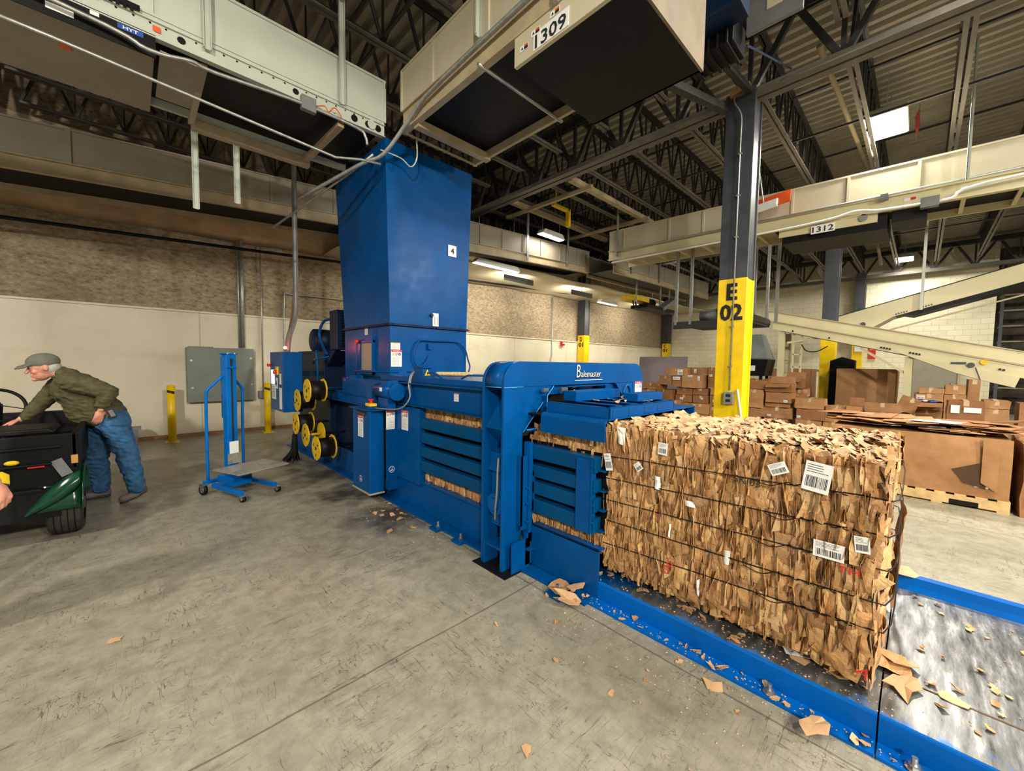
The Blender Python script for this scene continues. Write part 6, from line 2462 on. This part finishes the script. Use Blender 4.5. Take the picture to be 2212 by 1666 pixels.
tag(mb.build('blank_label', PAPER), 'two blank white labels on the face of the front carton', 'label')
rb = random.Random(9)
for k in range(7):
    mb = MB()
    x, y = 9.85 + rb.uniform(0, .25), -0.12 + rb.uniform(-.12, .12)
    mb.ball((x, y, 1.0), rb.uniform(.03, .05), rb.uniform(.03, .05), rb.uniform(.015, .03), 8, 5)
    tag(mb.build('crumpled_wrapper', (LBLUE, PAPER)[k % 2 if k > 3 else 0]), 'crumpled wrapper in the open carton of blue and white waste', 'wrapper', 'wrappers in the open carton')
# gaylord boxes against the wall
carton(14.0, 2.19, 3.20, 0.0, 1.51, 'tall brown bulk carton behind the stacks, left of the second column', d=1.0, opened=False)
carton(12.6, 0.36, 1.45, 0.0, 1.54, 'very large clean brown bulk carton in front of the second column', d=1.1)
SHD = thing('black_stretch_hood', 'black covered upright object with a peaked top beside the second column', 'covered stand', (13.3, 1.45, 0))
mb = MB()
mb.prism([(1.16, 0), (1.68, 0), (1.66, 1.74), (1.42, 1.84), (1.16, 1.75)], 'x', 13.2, 13.5)
mb.build('black_cover', BLACKM, SHD, bevel=0.01)
mb = MB()
mb.m(0).obox((21.3, 1.75, 2.35), (0, -1, 0), (0, 0, 1), (-1, 0, 0), 0.17, 0.12, 0.01)
tag(mb.build('paper_notice', [PAPER]), 'white notice sheet on the farthest column', 'notice')
FX = thing('extinguisher_sign', 'red and white fire extinguisher sign on the far block wall', 'sign', (21.7, 1.4, 2.0))
mb = MB()
mb.m(0).box(21.74, 21.79, 1.30, 1.52, 1.95, 2.65)
mb.m(1)
text_mesh(mb, 'FIRE', (21.735, 1.41, 2.45), (0, 0, -1), (0, -1, 0), 1, 0.003, fit=(.3, .12))
mb.build('sign_board', [RED, PAPER], FX)
# grey-mauve boards leaning by the wall
for (x, y0, y1, zt, lab) in ((12.0, 4.91, 6.45, 1.83, 'large grey-mauve board standing behind the left heap of boxes'), (12.3, 5.2, 6.62, 1.80, 'second paler board just behind the grey-mauve one')):
    mb = MB()
    mb.prism([(x, 0), (x + .03, 0), (x + .13, zt), (x + .10, zt)], 'y', y0, y1)
    tag(mb.build('standing_board', LILAC if x < 12.1 else GREYP), lab, 'board')
mb = MB().box(21.7, 21.8, 3.0, 8.8, 1.42, 1.47)
tag(mb.build('wall_rail', GREY), 'thin grey rail along the far block wall', 'rail')

# ================================================================== PALLET WITH GAYLORD + FLAT STACK
PL = thing('wooden_pallet', 'pale wooden pallet on the floor under the bulk boxes at right', 'pallet', (7.3, -0.2, 0))
mb = MB()
X0p, X1p, Yp0, Yp1 = 6.72, 7.75, -0.74, 0.60
for k in range(9):
    y = Yp0 + k * (Yp1 - Yp0 - .09) / 8
    mb.box(X0p, X1p, y, y + 0.09, 0.118, 0.138)
for x in (X0p, X0p + .5, X1p - .04):
    mb.m(0).box(x, x + 0.04, Yp0, Yp1, 0.02, 0.118)
    mb.box(x, x + 0.04, Yp0, Yp1, 0.0, 0.001)
for y in (Yp0, -.25, .2, Yp1 - .09):
    mb.box(X0p, X1p, y, y + 0.09, 0.0, 0.02)
mb.build('pallet_boards', WOOD, PL, bevel=0.003)
# black blocks stand for the shade in the stringer cut-outs
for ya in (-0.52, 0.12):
    MB().box(X0p - 0.002, X0p + 0.05, ya, ya + 0.22, 0.02, 0.075).build('fork_notch_shade', BLACK, PL)

GY = thing('bulk_carton', 'long bulk carton strapped on the pallet, torn open at its right corner', 'box', (7.2, -0.2, 0.138))
mb = MB()
xs = 6.74
g = []
for i in range(40):
    y = 0.78 - i * (0.78 + 0.73) / 39
    row = []
    for j in range(12):
        z = 0.14 + (0.80 - 0.14) * j / 11
        dent = 0.02 * noise.noise((y * 3, z * 4, 0)) - 0.02 * math.sin(math.pi * j / 11)
        fold = -0.02 * max(0, 1 - abs(y - 0.22) / 0.02) - 0.02 * max(0, 1 - abs(y + 0.17) / 0.02)
        row.append((xs + dent - fold * .5, y, z + 0.012 * noise.noise((y * 4, 0, 1)) * j / 11))
    g.append(row)
mb.smooth = True
mb.sheet(g)
mb.smooth = False
mb.box(6.76, 7.72, -0.72, 0.78, 0.14, 0.795)
mb.build('carton_wall', CARD, GY)
shiplabel(GY, (6.715, 0.28, 0.46), (0, -1, 0.03), (0, .03, 1), 0.16, 0.17)
shiplabel(GY, (6.715, -0.53, 0.30), (0, -1, 0), (0, 0, 1), 0.10, 0.10)
mb = MB()
mb.tone = None
patch_pts = [[(6.70, -0.52 - .02 * i, 0.80 - .07 * j - .002 * i * j) for j in range(8)] for i in range(7)]
mb.sheet(patch_pts)
mb.build('torn_flap', CARD, GY, solid=0.004)
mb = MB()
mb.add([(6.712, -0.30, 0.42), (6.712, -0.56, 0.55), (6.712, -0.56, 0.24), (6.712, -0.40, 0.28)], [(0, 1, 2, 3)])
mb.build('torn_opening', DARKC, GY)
GY2 = carton(6.72, -1.55, -0.80, 0.0, 0.78, 'neighbouring bulk carton standing right of the pallet', d=1.0, lab=[(.85, .25, .11, .13), (.78, .72, .05, .02)], crush=.02)
# stack of flattened sheets: each visible sheet is its own thing
r = random.Random(19)
zt = 0.81
cnt = 0
for layer in range(7):
    for k in range(8):
        y = -0.66 + (k + r.random() * .6) * 0.19
        x = 7.25 + r.uniform(-.18, .2)
        hx, hy = r.uniform(.28, .36), r.uniform(.10, .22)
        mb = MB()
        a = r.gauss(0, .12)
        tx, ty = r.gauss(0, .03), r.gauss(0, .03)
        z = zt + layer * 0.014 + k * 0.0015
        mb.obox((x, y, z + .02), (math.cos(a), math.sin(a), tx), (-math.sin(a), math.cos(a), ty), (0, 0, 1), hx, hy, 0.0035)
        o = mb.build('flattened_carton', CARD if r.random() < .93 else PAPER)
        tag(o, 'flattened sheet in the broad stack of cardboard on the bulk carton', 'cardboard sheet', 'flattened sheets on the pallet load')
mb = MB()
mb.prism([(7.9, .0), (8.7, .0), (8.6, .62), (7.9, .66)], 'y', -1.6, -0.8)
tag(mb.build('bulk_carton', CARD), 'shadowed bulk carton behind the pallet load at the right edge', 'box')
mb = MB().bar((7.6, -0.4, 0.86), (7.6, -1.6, 1.08), 0.12, 0.02)
tag(mb.build('wooden_lath', BROWN), 'long yellow-brown lath leaning across the boxes at the right edge', 'lath')

# ================================================================== LIFT TROLLEY
LT = thing('lift_trolley', 'blue hand-winch lift trolley with a worn grey platform', 'lift trolley', (0.85, 5.35, 0))
# the trolley stands turned: axis A along its forks, B across
A = V(0.37, -0.93, 0).normalized()     # forks point this way
B = V(0.93, 0.37, 0).normalized()
O = V(0.83, 5.62, 0)                    # mast base


def L(a, b, z):
    return O + A * a + B * b + V(0, 0, z)


mb = MB()
mb.obox(L(0, 0, 0.88), A, B, (0, 0, 1), 0.045, 0.056, 0.73)
mb.build('mast', BLUE_LIFT, LT, bevel=0.008)
mb = MB()
mb.obox(L(-0.08, 0.02, 1.22), A, B, (0, 0, 1), 0.035, 0.05, 0.36)
mb.obox(L(0, 0, 1.615), A, B, (0, 0, 1), 0.055, 0.075, 0.008)
mb.build('winch_housing', BLUE_LIFT, LT, bevel=0.006)
mb = MB()
mb.m(0).obox(L(0.048, 0.0, 0.92), A, B, (0, 0, 1), 0.003, 0.010, 0.60)
mb.obox(L(0.049, 0.0, 1.53), A, B, (0, 0, 1), 0.003, 0.015, 0.03)
mb.m(1).obox(L(0.055, 0.0, 1.46), A, B, (0, 0, 1), 0.006, 0.055, 0.010)
mb.build('mast_track', [INK, BLUE_LIFT], LT)
mb = MB().cyl(L(0.05, 0.04, 1.61), L(0.05, 0.04, 1.63), 0.012, n=8).cyl(L(0.05, -0.04, 1.61), L(0.05, -0.04, 1.63), 0.012, n=8).cyl(L(-0.05, 0.04, 1.61), L(-0.05, 0.04, 1.63), 0.012, n=8)
mb.build('bolt', RIM, LT)
for s in (1, -1):
    mb = MB()
    bb = 0.20
    mb.tube(smoothpath([L(-0.04, s * 0.05, 1.36), L(-0.06, s * 0.12, 1.28), L(-0.08, s * (bb - .01), 1.20), L(-0.09, s * bb, 1.12), L(-0.10, s * bb, 0.8), L(-0.10, s * bb, 0.4), L(-0.10, s * bb, 0.14)], 4), 0.016, 10)
    mb.build('push_handle', BLUE_LIFT, LT)
mb = MB()
mb.bar(L(-0.11, 0.05, 0.92), L(-0.16, 0.17, 1.0), 0.016, 0.02).cyl(L(-0.16, 0.17, 1.0), L(-0.24, 0.17, 1.0), 0.012, n=8)
mb.build('winch_crank', GREY, LT)
mb = MB()
mb.obox(L(0.06, 0, 0.145), A, B, (0, 0, 1), 0.16, 0.10, 0.05)
mb.obox(L(-0.11, 0, 0.135), A, B, (0, 0, 1), 0.025, 0.24, 0.022)
for s in (1, -1):
    mb.bar(L(-0.05, s * 0.17, 0.10), L(0.50, s * 0.19, 0.085), 0.05, 0.045)
mb.obox(L(0.1, 0, 0.10), A, B, (0, 0, 1), 0.02, 0.19, 0.02)
mb.build('base_frame', BLUE_LIFT, LT, bevel=0.005)
mb = MB()
mb.obox(L(0.43, -0.03, 0.34), A, B, (0, 0, 1), 0.225, 0.285, 0.006)
mb.obox(L(0.06, 0, 0.39), A, B, (0, 0, 1), 0.008, 0.07, 0.06)
t = NT('worn_platform_plate')
f = t.noise(7, 6, 0.7)
t.color(t.ramp(f, [(0.35, srgb((120, 112, 98))), (0.5, srgb((158, 156, 146))), (0.65, srgb((150, 120, 100)))]))
t.rough(0.45)
t.metal(0.3)
mb.build('platform', t.m, LT)
mb = MB().obox(L(0.052, 0.005, 0.50), A, B, (0, 0, 1), 0.002, 0.05, 0.09)
mb.build('white_plate', PAPER, LT)
for (a, b, rad) in ((-0.10, 0.25, 0.062), (-0.10, -0.25, 0.062), (0.53, 0.20, 0.035), (0.53, -0.20, 0.035)):
    cb = MB()
    c = L(a, b, rad)
    cb.m(0).cyl(c - B * 0.016, c + B * 0.016, rad, n=20)
    cb.m(1).cyl(c - B * 0.018, c + B * 0.018, rad * .55, n=16)
    cb.m(1).obox(c + V(0, 0, rad * .75), A, B, (0, 0, 1), rad * .6, 0.024, rad * .35)
    cb.build('caster', [BLACK, RIM], LT)

# ================================================================== UTILITY CART
CT = thing('utility_cart', 'black utility cart with a dark green fender and hazard stripes, cut by the left edge', 'cart', (-1.0, 6.2, 0))
XR_, XL_ = -0.33, -1.62
mb = MB()
# open black bed with lips
mb.box(XL_, XR_ - .02, 5.02, 5.06, 0.46, 0.90)
mb.box(XR_ - .05, XR_ - .01, 5.02, 7.3, 0.60, 0.90)
mb.box(XL_, XL_ + .04, 5.02, 7.3, 0.60, 0.90)
mb.box(XL_, XR_, 7.26, 7.3, 0.60, 0.90)
mb.box(XL_, XR_ - .02, 5.03, 7.3, 0.60, 0.64)
mb.box(XL_ - .02, XR_ - .10, 4.99, 5.02, 0.79, 0.81).box(XL_, XR_ - .16, 4.97, 5.02, 0.655, 0.675).box(XL_, XR_ - .22, 4.95, 5.02, 0.44, 0.47)
mb.build('cargo_bed', BLACKM, CT, bevel=0.006)
mb = MB()
mb.prism([(XL_, 0.90), (XR_ - .15, 0.90), (XR_ - .15, 0.925), (XR_ - .19, 0.945), (XL_, 0.945)], 'y', 5.10, 5.55)
mb.build('seat_back_pad', BLACK, CT, bevel=0.012)
mb = MB()
mb.box(XL_ + .1, XR_ - .12, 4.96, 5.06, 0.22, 0.46)
mb.box(XL_ + .1, XR_ - .1, 5.0, 7.6, 0.22, 0.32)
mb.build('chassis', BLACKM, CT)
# hazard stripes
mb = MB()
mb.m(0).prism([(-0.98, 0.655), (-0.75, 0.640), (-0.715, 0.61), (-0.715, 0.53), (-0.75, 0.50), (-0.98, 0.485)], 'y', 4.988, 4.995)
mb.m(1).prism([(-0.98, 0.62), (-0.86, 0.60), (-0.715, 0.535), (-0.715, 0.525), (-0.745, 0.505), (-0.86, 0.555), (-0.98, 0.57)], 'y', 4.984, 4.99)
mb.build('hazard_stripe_sign', [YEL, INK], CT)
mb = MB().ball((-0.70, 4.985, 0.70), 0.04, 0.02, 0.02)
mb.build('yellow_marker_lamp', YEL, CT)
MB().box(-0.62, -0.53, 4.965, 4.975, 0.645, 0.655).build('red_reflector', RED, CT)
MB().box(-0.385, -0.345, 5.00, 5.02, 0.645, 0.715).build('amber_lamp', simple('amber_plastic', (196, 150, 80), 0.3), CT)
MB().obox((-0.44, 5.0, 0.62), (1, 0, .45), (0, 1, 0), (-.45, 0, 1), 0.035, 0.006, 0.075).build('grey_plate', GREY, CT)
# green fender: shell curving from the body corner down to a pointed lower edge
mb = MB()
g = []
for i in range(16):
    a = i / 15
    row = []
    # outer rim path from the top right corner to the pointed bottom left
    x = -0.335 - 0.31 * a ** 1.15
    zt_ = 0.585 - 0.10 * a - 0.20 * a ** 2.2
    zb_ = 0.47 - 0.22 * a ** 0.8
    for j in range(8):
        b = j / 7
        z = zt_ * (1 - b) + zb_ * b
        y = 5.0 - 0.06 * math.sin(math.pi * b * .8) - 0.03 * math.sin(math.pi * a)
        row.append((x, y, z))
    g.append(row)
mb.smooth = True
mb.sheet(g)
g = []
for i in range(18):
    a = math.pi * i / 17
    row = []
    for j in range(5):
        row.append((-0.32 - 0.03 * (j / 4) ** 2 * 0 - 0.26 * j / 4, 5.24 - 0.29 * math.cos(a), 0.27 + 0.30 * math.sin(a)))
    g.append(row)
mb.sheet(g)
g = []
for i in range(18):
    a = math.pi * i / 17
    g.append([(-0.32, 5.24 - (0.29 + .10 * j / 3) * math.cos(a), 0.27 + (0.30 + .04 * j / 3) * math.sin(a)) for j in range(4)])
mb.sheet(g)
mb.build('green_fender', GREENP, CT, solid=0.008)
for (x, y) in ((-0.44, 5.22), (-1.50, 5.22), (-0.44, 7.2), (-1.50, 7.2)):
    wb = MB()
    wb.smooth = True
    n = 40
    prof = [(-0.105, 0.15), (-0.105, 0.21), (-0.085, 0.236), (-0.04, 0.243), (0.04, 0.243), (0.085, 0.236), (0.105, 0.21), (0.105, 0.15)]
    g = [[(x + px, y + pr * math.cos(2 * math.pi * i / n), 0.243 + pr * math.sin(2 * math.pi * i / n)) for px, pr in prof] for i in range(n + 1)]
    wb.sheet(g)
    ty = wb.build('tyre', simple('tyre_rubber', (52, 50, 48), 0.75, 0, 0.2, 20, 0.4), CT)
    wb = MB()
    for q in (-0.06, -0.02, 0.02, 0.06):
        wb.torus((x + q, y, 0.243), (1, 0, 0), 0.2425, 0.0035, 40, 5)
    wb.build('tread_rib', BLACK, CT)
    wb = MB().cyl((x - 0.09, y, 0.243), (x + 0.095, y, 0.243), 0.15, n=24)
    wb.m(1).cyl((x + 0.09, y, 0.243), (x + 0.11, y, 0.243), 0.05, n=16)
    wb.build('wheel_rim', [RIM, GREY], CT)
mb = MB()
cx, cy, cz = -0.93, 6.25, 1.07
ax = V(0.35, -.75, .45).normalized()
mb.torus((cx, cy, cz), ax, 0.17, 0.015, 28, 8)
a_ = ax.orthogonal().normalized()
b_ = ax.cross(a_)
for k in range(3):
    d = a_ * math.cos(k * 2.09) + b_ * math.sin(k * 2.09)
    mb.bar(V(cx, cy, cz), V(cx, cy, cz) + d * 0.165, 0.03, 0.008)
mb.bar((cx, cy, cz), (cx - .08, cy + .35, 0.6), 0.04, 0.04)
mb.build('steering_wheel', BLACK, CT)
MB().box(XL_, -0.95, 6.4, 7.25, 0.64, 0.72).build('seat_cushion', BLACK, CT, bevel=0.02)

# ================================================================== PEOPLE
def head(mb, c, fwd, s=1.0, hairless=True):
    """skull, jaw, nose, brow, lips, ears; c = head centre, fwd = facing direction"""
    f = Vector(fwd).normalized()
    up = V(0, 0, 1)
    sd = f.cross(up).normalized()
    up = sd.cross(f).normalized()
    A3 = (f, sd, up)
    c = Vector(c)
    mb.ball(c + up * 0.02 * s, 0.098 * s, 0.076 * s, 0.098 * s, 20, 14, A3)
    mb.ball(c + f * 0.03 * s - up * 0.055 * s, 0.062 * s, 0.056 * s, 0.062 * s, 16, 10, A3)
    mb.ball(c + f * 0.075 * s - up * 0.098 * s, 0.022 * s, 0.026 * s, 0.020 * s, 12, 8, A3)
    mb.limb(c + f * 0.088 * s + up * 0.008 * s, 0.010 * s, c + f * 0.112 * s - up * 0.032 * s, 0.014 * s)
    mb.limb(c + f * 0.084 * s + up * 0.026 * s + sd * 0.035 * s, 0.011 * s, c + f * 0.084 * s + up * 0.026 * s - sd * 0.035 * s, 0.011 * s)
    mb.limb(c + f * 0.087 * s - up * 0.062 * s + sd * 0.018 * s, 0.009 * s, c + f * 0.087 * s - up * 0.062 * s - sd * 0.018 * s, 0.009 * s)
    for q in (1, -1):
        mb.ball(c + sd * 0.078 * s * q - f * 0.008 * s - up * 0.005 * s, 0.018 * s, 0.008 * s, 0.030 * s, 12, 8, A3)
        mb.ball(c + sd * 0.045 * s * q + f * 0.062 * s - up * 0.03 * s, 0.022 * s, 0.018 * s, 0.022 * s, 12, 8, A3)
    return f, sd, up


def fingers(mb, wrist, d, pn, curl=0.5, s=1.0, side=1):
    """palm, four curled fingers of unequal length and a thumb. d: hand direction, pn: palm normal"""
    w, d, pn = Vector(wrist), Vector(d).normalized(), Vector(pn).normalized()
    ac = d.cross(pn).normalized() * side
    mb.limb(w, 0.026 * s, w + d * 0.055 * s, 0.036 * s, 0.55, pn)
    mb.limb(w + d * 0.04 * s - ac * 0.018 * s, 0.022 * s, w + d * 0.085 * s - ac * 0.018 * s, 0.020 * s, .65, pn)
    mb.limb(w + d * 0.04 * s + ac * 0.018 * s, 0.022 * s, w + d * 0.085 * s + ac * 0.018 * s, 0.020 * s, .65, pn)
    for k, (o, ln) in enumerate(((0.031, .92), (0.0105, 1.0), (-0.0105, .95), (-0.030, .78))):
        p = w + d * (0.092 - 0.005 * abs(k - 1.2)) * s + ac * o * s
        rr_ = 0.0092 * s
        dd = d.copy()
        for q, seg in enumerate((0.042, 0.027, 0.021)):
            ang = curl * (0.75, 1.25, 0.9)[q]
            dd = (dd * math.cos(ang) + pn * math.sin(ang) * 1.0).normalized()
            pp = p + dd * seg * ln * s
            mb.limb(p, rr_, pp, rr_ * 0.92)
            p = pp
            rr_ *= 0.92
    p = w + d * 0.022 * s + ac * 0.03 * s
    for q, (dv, seg) in enumerate(((d * .6 + ac * .75 + pn * .25, .038), (d * .85 + ac * .35 + pn * .4, .03), (d * .9 + pn * .5, .022))):
        dv = dv.normalized()
        pp = p + dv * seg * s
        mb.limb(p, (0.013 - .0012 * q) * s, pp, (0.0115 - .0012 * q) * s)
        p = pp


# --- the man leaning over the cart --------------------------------------------
MN = thing('person', 'person in an olive fleece, jeans and cap leaning over the black cart', 'person', (-0.2, 6.05, 0))
hc = V(-0.615, 6.05, 1.445)
fw = V(-0.97, -0.10, -0.16)
mb = MB()
head(mb, hc, fw, 1.08)
NB = V(-0.50, 6.05, 1.38)
mb.limb(NB + V(.03, 0, -.03), 0.065, hc + V(.03, 0, -.02), 0.060)
CH, PV = V(-0.41, 6.05, 1.22), V(-0.20, 6.03, 0.92)
LS, LE, LW = V(-0.43, 5.85, 1.31), V(-0.17, 5.79, 1.20), V(-0.225, 5.80, 1.02)
RS, RE, RW = V(-0.53, 6.22, 1.27), V(-0.66, 6.24, 1.08), V(-0.80, 6.20, 0.925)
mb.limb(CH, 0.13, PV, 0.13, 1.15)
mb.limb(CH, .11, NB + V(.04, 0, -.06), 0.06, 1.0)
for a, b, c in ((LS, LE, LW), (RS, RE, RW)):
    mb.limb(a, .05, b, .042)
    mb.limb(b, .042, c, .028)
mb.limb(CH + V(-.04, .1, .04), .07, RS, .055)
mb.limb(CH + V(-.02, -.1, .06), .07, LS, .055)
fingers(mb, LW, V(-0.25, 0.15, -0.95), V(-.3, 1, 0), 0.35, 1.0, 1)
fingers(mb, RW, V(-0.85, -0.05, -0.38), V(-.3, 0, -1), 0.30, 1.0, 1)
LH, LK, LA = V(-0.14, 5.93, 0.86), V(-0.05, 5.90, 0.51), V(0.015, 5.88, 0.12)
RH, RK, RA = V(-0.24, 6.14, 0.85), V(-0.285, 6.19, 0.47), V(-0.27, 6.23, 0.10)
for a, b, c in ((LH, LK, LA), (RH, RK, RA)):
    mb.limb(a, .08, b, .055)
    mb.limb(b, .055, c, .036)
    mb.limb(PV, .11, a, .09)
body = remeshed('body', mb, SKIN, MN, 0.0062, 3)
mb = MB()
f_, s_, u_ = fw.normalized(), V(0, 0, 0), V(0, 0, 0)
s_ = f_.cross(V(0, 0, 1)).normalized()
u_ = s_.cross(f_)
for q in (1, -1):
    mb.ball(hc + f_ * .098 + s_ * .034 * q + u_ * .006, .006, .010, .006, 8, 6, (f_, s_, u_))
mb.build('eyes', INK, MN)
mb = MB()
mb.ball(hc - f_ * .045 - u_ * .01, .075, .084, .075, 16, 10, (f_, s_, u_))
mb.build('hair', HAIR, MN)
mb = MB()
cc = hc + u_ * 0.055 - f_ * .005
mb.ball(cc, 0.118, 0.092, 0.088, 20, 12, (f_, s_, u_))
mb.limb(cc + f_ * .06 + s_ * .05 - u_ * .005, .018, cc + f_ * .165 - u_ * .030, .014, 1.0)
for k in range(7):
    q = (k - 3) / 3
    mb.limb(cc + f_ * .08 + s_ * .06 * q - u_ * .012, .013, cc + f_ * (.185 - .045 * q * q) + s_ * .052 * q - u_ * (.040), .009)
cap = remeshed('cap', mb, CAPM, MN, 0.006, 3)
# jacket
mb = MB()
mb.limb(NB + V(.05, 0, -.04), 0.095, CH + V(.02, 0, .02), 0.170, 1.3)
mb.limb(CH, 0.180, PV + V(-.03, 0, .04), 0.162, 1.12)
mb.limb(CH + V(.05, 0, -.02), 0.15, PV + V(.03, 0, .04), 0.135, 1.15)
mb.limb(CH + V(.00, 0, -.04), 0.14, V(-0.375, 6.03, 0.98), 0.115, 1.2)
mb.limb(V(-0.40, 6.03, 1.02), 0.10, V(-0.355, 6.03, 0.93), 0.085, 1.4)
mb.limb(NB + V(-.005, 0, .0), 0.075, NB + V(.04, 0, -.05), 0.09)
mb.limb(CH + V(-.02, -.1, .06), .105, LS, .088)
mb.limb(LS, .100, LE, .080)
mb.limb(LE, .080, LW + V(.01, 0, .05), .056)
mb.ball(LE, .082, .075, .08)
mb.limb(CH + V(-.04, .1, .04), .10, RS, .08)
mb.limb(RS, .09, RE, .072)
mb.limb(RE, .072, RW + V(.035, 0, .025), .048)
rr = random.Random(6)
for k in range(7):
    a_ = LE.lerp(LW, .15 + .11 * k)
    mb.limb(a_ + V(-.05, -.02, rr.uniform(-.01, .01)), .016, a_ + V(.045, -.03, rr.uniform(-.01, .02)), .014)
for k in range(5):
    a_ = LS.lerp(LE, .25 + .15 * k)
    mb.limb(a_ + V(.0, -.055, .05), .014, a_ + V(-.02, -.045, -.055), .014)
jk = remeshed('fleece_jacket', mb, OLIVE, MN, 0.0075, 3, 0.012, 11)
# jeans
mb = MB()
mb.limb(PV + V(.02, 0, .02), .148, PV + V(.04, 0, -.06), .150, 1.12)
mb.limb(PV + V(.08, 0, -.02), .09, LH + V(.03, 0, 0), .105)
for a, b, c in ((LH, LK, LA), (RH, RK, RA)):
    mb.limb(a, .122, b, .096)
    mb.limb(b, .096, c + V(0, 0, .02), .078)
    mb.limb(PV, .13, a, .108)
    for k in range(5):
        q = b.lerp(c, .1 + .19 * k)
        mb.limb(q + V(-.055, -.035, rr.uniform(-.01, .03)), .014, q + V(.06, -.03, rr.uniform(-.03, .01)), .014)
jn = remeshed('jeans', mb, DENIM, MN, 0.0078, 3, 0.016, 9)
# shoes
for nm, pts in (('shoe', [(V(-0.09, 5.86, 0.045), .040), (V(-0.0, 5.87, 0.07), .045), (V(0.06, 5.88, 0.115), .045)]),
                ('shoe', [(V(-0.37, 6.24, 0.042), .036), (V(-0.30, 6.24, 0.050), .042), (V(-0.23, 6.24, 0.055), .042)])):
    mb = MB()
    for (a, ra), (b, rb_) in zip(pts[:-1], pts[1:]):
        mb.limb(a, ra, b, rb_, 1.05)
    mb.limb(pts[-1][0], .042, pts[-1][0] + V(-.02, 0, .05), .05)
    sh = remeshed(nm, mb, SHOE, MN, 0.006, 2)
    mb = MB()
    p0, p1 = pts[0][0], pts[-1][0]
    d = (p1 - p0).normalized()
    mb.obox((p0 + p1) / 2 - V(0, 0, .038), d, (0, 1, 0), d.cross(V(0, 1, 0)), (p1 - p0).length / 2 + .035, .042, .009)
    mb.build('sole', INK, MN, bevel=0.008)
mb = MB()
mb.m(0).obox((-0.155, 5.775, 0.985), V(.35, 0, -.9), (0, 1, 0), V(.9, 0, .35), 0.055, 0.012, 0.028)
mb.m(1).obox((-0.150, 5.762, 0.98), V(.35, 0, -.9), (0, 1, 0), V(.9, 0, .35), 0.035, 0.002, 0.018)
mb.build('belt_phone', [INK, GREY], MN, bevel=0.004)

# --- second person, only one hand enters the frame ------------------------------
P2 = thing('person', 'person at the left edge of the photo of whom only one hand shows', 'person', (-0.74, 3.44, 0))
bc = V(-0.90, 3.68, 0)
mb = MB()
fw2 = V(-0.55, -0.83, 0).normalized()
sd2 = V(0.83, -0.55, 0).normalized()
head(mb, bc + V(0, 0, 1.66), fw2)
mb.limb(bc + V(0, 0, 1.42), .06, bc + V(0, 0, 1.6), .055)
mb.limb(bc + V(0, 0, 0.98), .13, bc + V(0, 0, 1.30), .14, 1.25, sd2)
mb.limb(bc + sd2 * .15 + V(0, 0, 1.38), .05, bc - sd2 * .15 + V(0, 0, 1.38), .05)
hw = V(-0.535, 3.352, 0.89)
SH2 = bc + sd2 * .19 + V(0, 0, 1.38)
EL2 = bc + sd2 * .22 + V(0, 0, 1.11)
mb.limb(SH2, .05, EL2, .043)
mb.limb(EL2, .043, hw, .030)
fingers(mb, hw, V(0.45, -0.25, -1), V(-.75, .4, -.1), 0.75, 1.1, -1)
SH3 = bc - sd2 * .19 + V(0, 0, 1.38)
EL3 = bc - sd2 * .24 + V(0, 0, 1.11)
HW3 = bc - sd2 * .23 + fw2 * .06 + V(0, 0, 0.87)
mb.limb(SH3, .05, EL3, .043)
mb.limb(EL3, .043, HW3, .03)
fingers(mb, HW3, V(0, 0, -1), sd2, 0.5, 1.0, 1)
for s in (1, -1):
    mb.limb(bc + sd2 * .09 * s + V(0, 0, .95), .09, bc + sd2 * .10 * s + fw2 * .02 + V(0, 0, .50), .058)
    mb.limb(bc + sd2 * .10 * s + fw2 * .02 + V(0, 0, .50), .058, bc + sd2 * .11 * s + V(0, 0, .10), .038)
remeshed('body', mb, SKIN, P2, 0.006, 2)
mb = MB()
mb.limb(bc + V(0, 0, 1.44), .085, bc + V(0, 0, 1.30), .16, 1.2, sd2)
mb.limb(bc + V(0, 0, 1.30), .16, bc + V(0, 0, 1.06), .158, 1.15, sd2)
mb.limb(bc + sd2 * .15 + V(0, 0, 1.39), .095, bc - sd2 * .15 + V(0, 0, 1.39), .095)
for a, b, c in ((SH2, EL2, hw), (SH3, EL3, HW3)):
    mb.limb(a, .088, b, .066)
    mb.limb(b, .062, b.lerp(c, .72), .048)
    mb.limb(bc + V(0, 0, 1.34), .1, a, .075)
remeshed('shirt', mb, simple('slate_shirt_cloth', (70, 84, 98), 0.9), P2, 0.01, 3)
mb = MB()
mb.limb(bc + V(0, 0, 1.0), .145, bc + V(0, 0, .93), .15, 1.15, sd2)
for s in (1, -1):
    mb.limb(bc + sd2 * .08 * s + V(0, 0, .95), .125, bc + sd2 * .10 * s + fw2 * .02 + V(0, 0, .50), .085)
    mb.limb(bc + sd2 * .10 * s + fw2 * .02 + V(0, 0, .50), .085, bc + sd2 * .11 * s + V(0, 0, .12), .07)
remeshed('trousers', mb, simple('tan_trouser_cloth', (96, 88, 72), 0.9), P2, 0.01, 3)
mb = MB()
mb.ball(bc + V(0, 0, 1.705) - fw2 * .012, .1, .082, .085, 16, 10, (fw2, sd2, V(0, 0, 1)))
mb.build('hair', HAIR, P2)
for s in (1, -1):
    mb = MB()
    q = bc + sd2 * .11 * s
    mb.limb(q + V(0, 0, .045) - fw2 * .05, .042, q + fw2 * .14 + V(0, 0, .04), .038, 1.0)
    mb.limb(q + V(0, 0, .05), .042, q + V(0, 0, .11), .045)
    remeshed('shoe', mb, SHOE, P2, 0.008, 2)
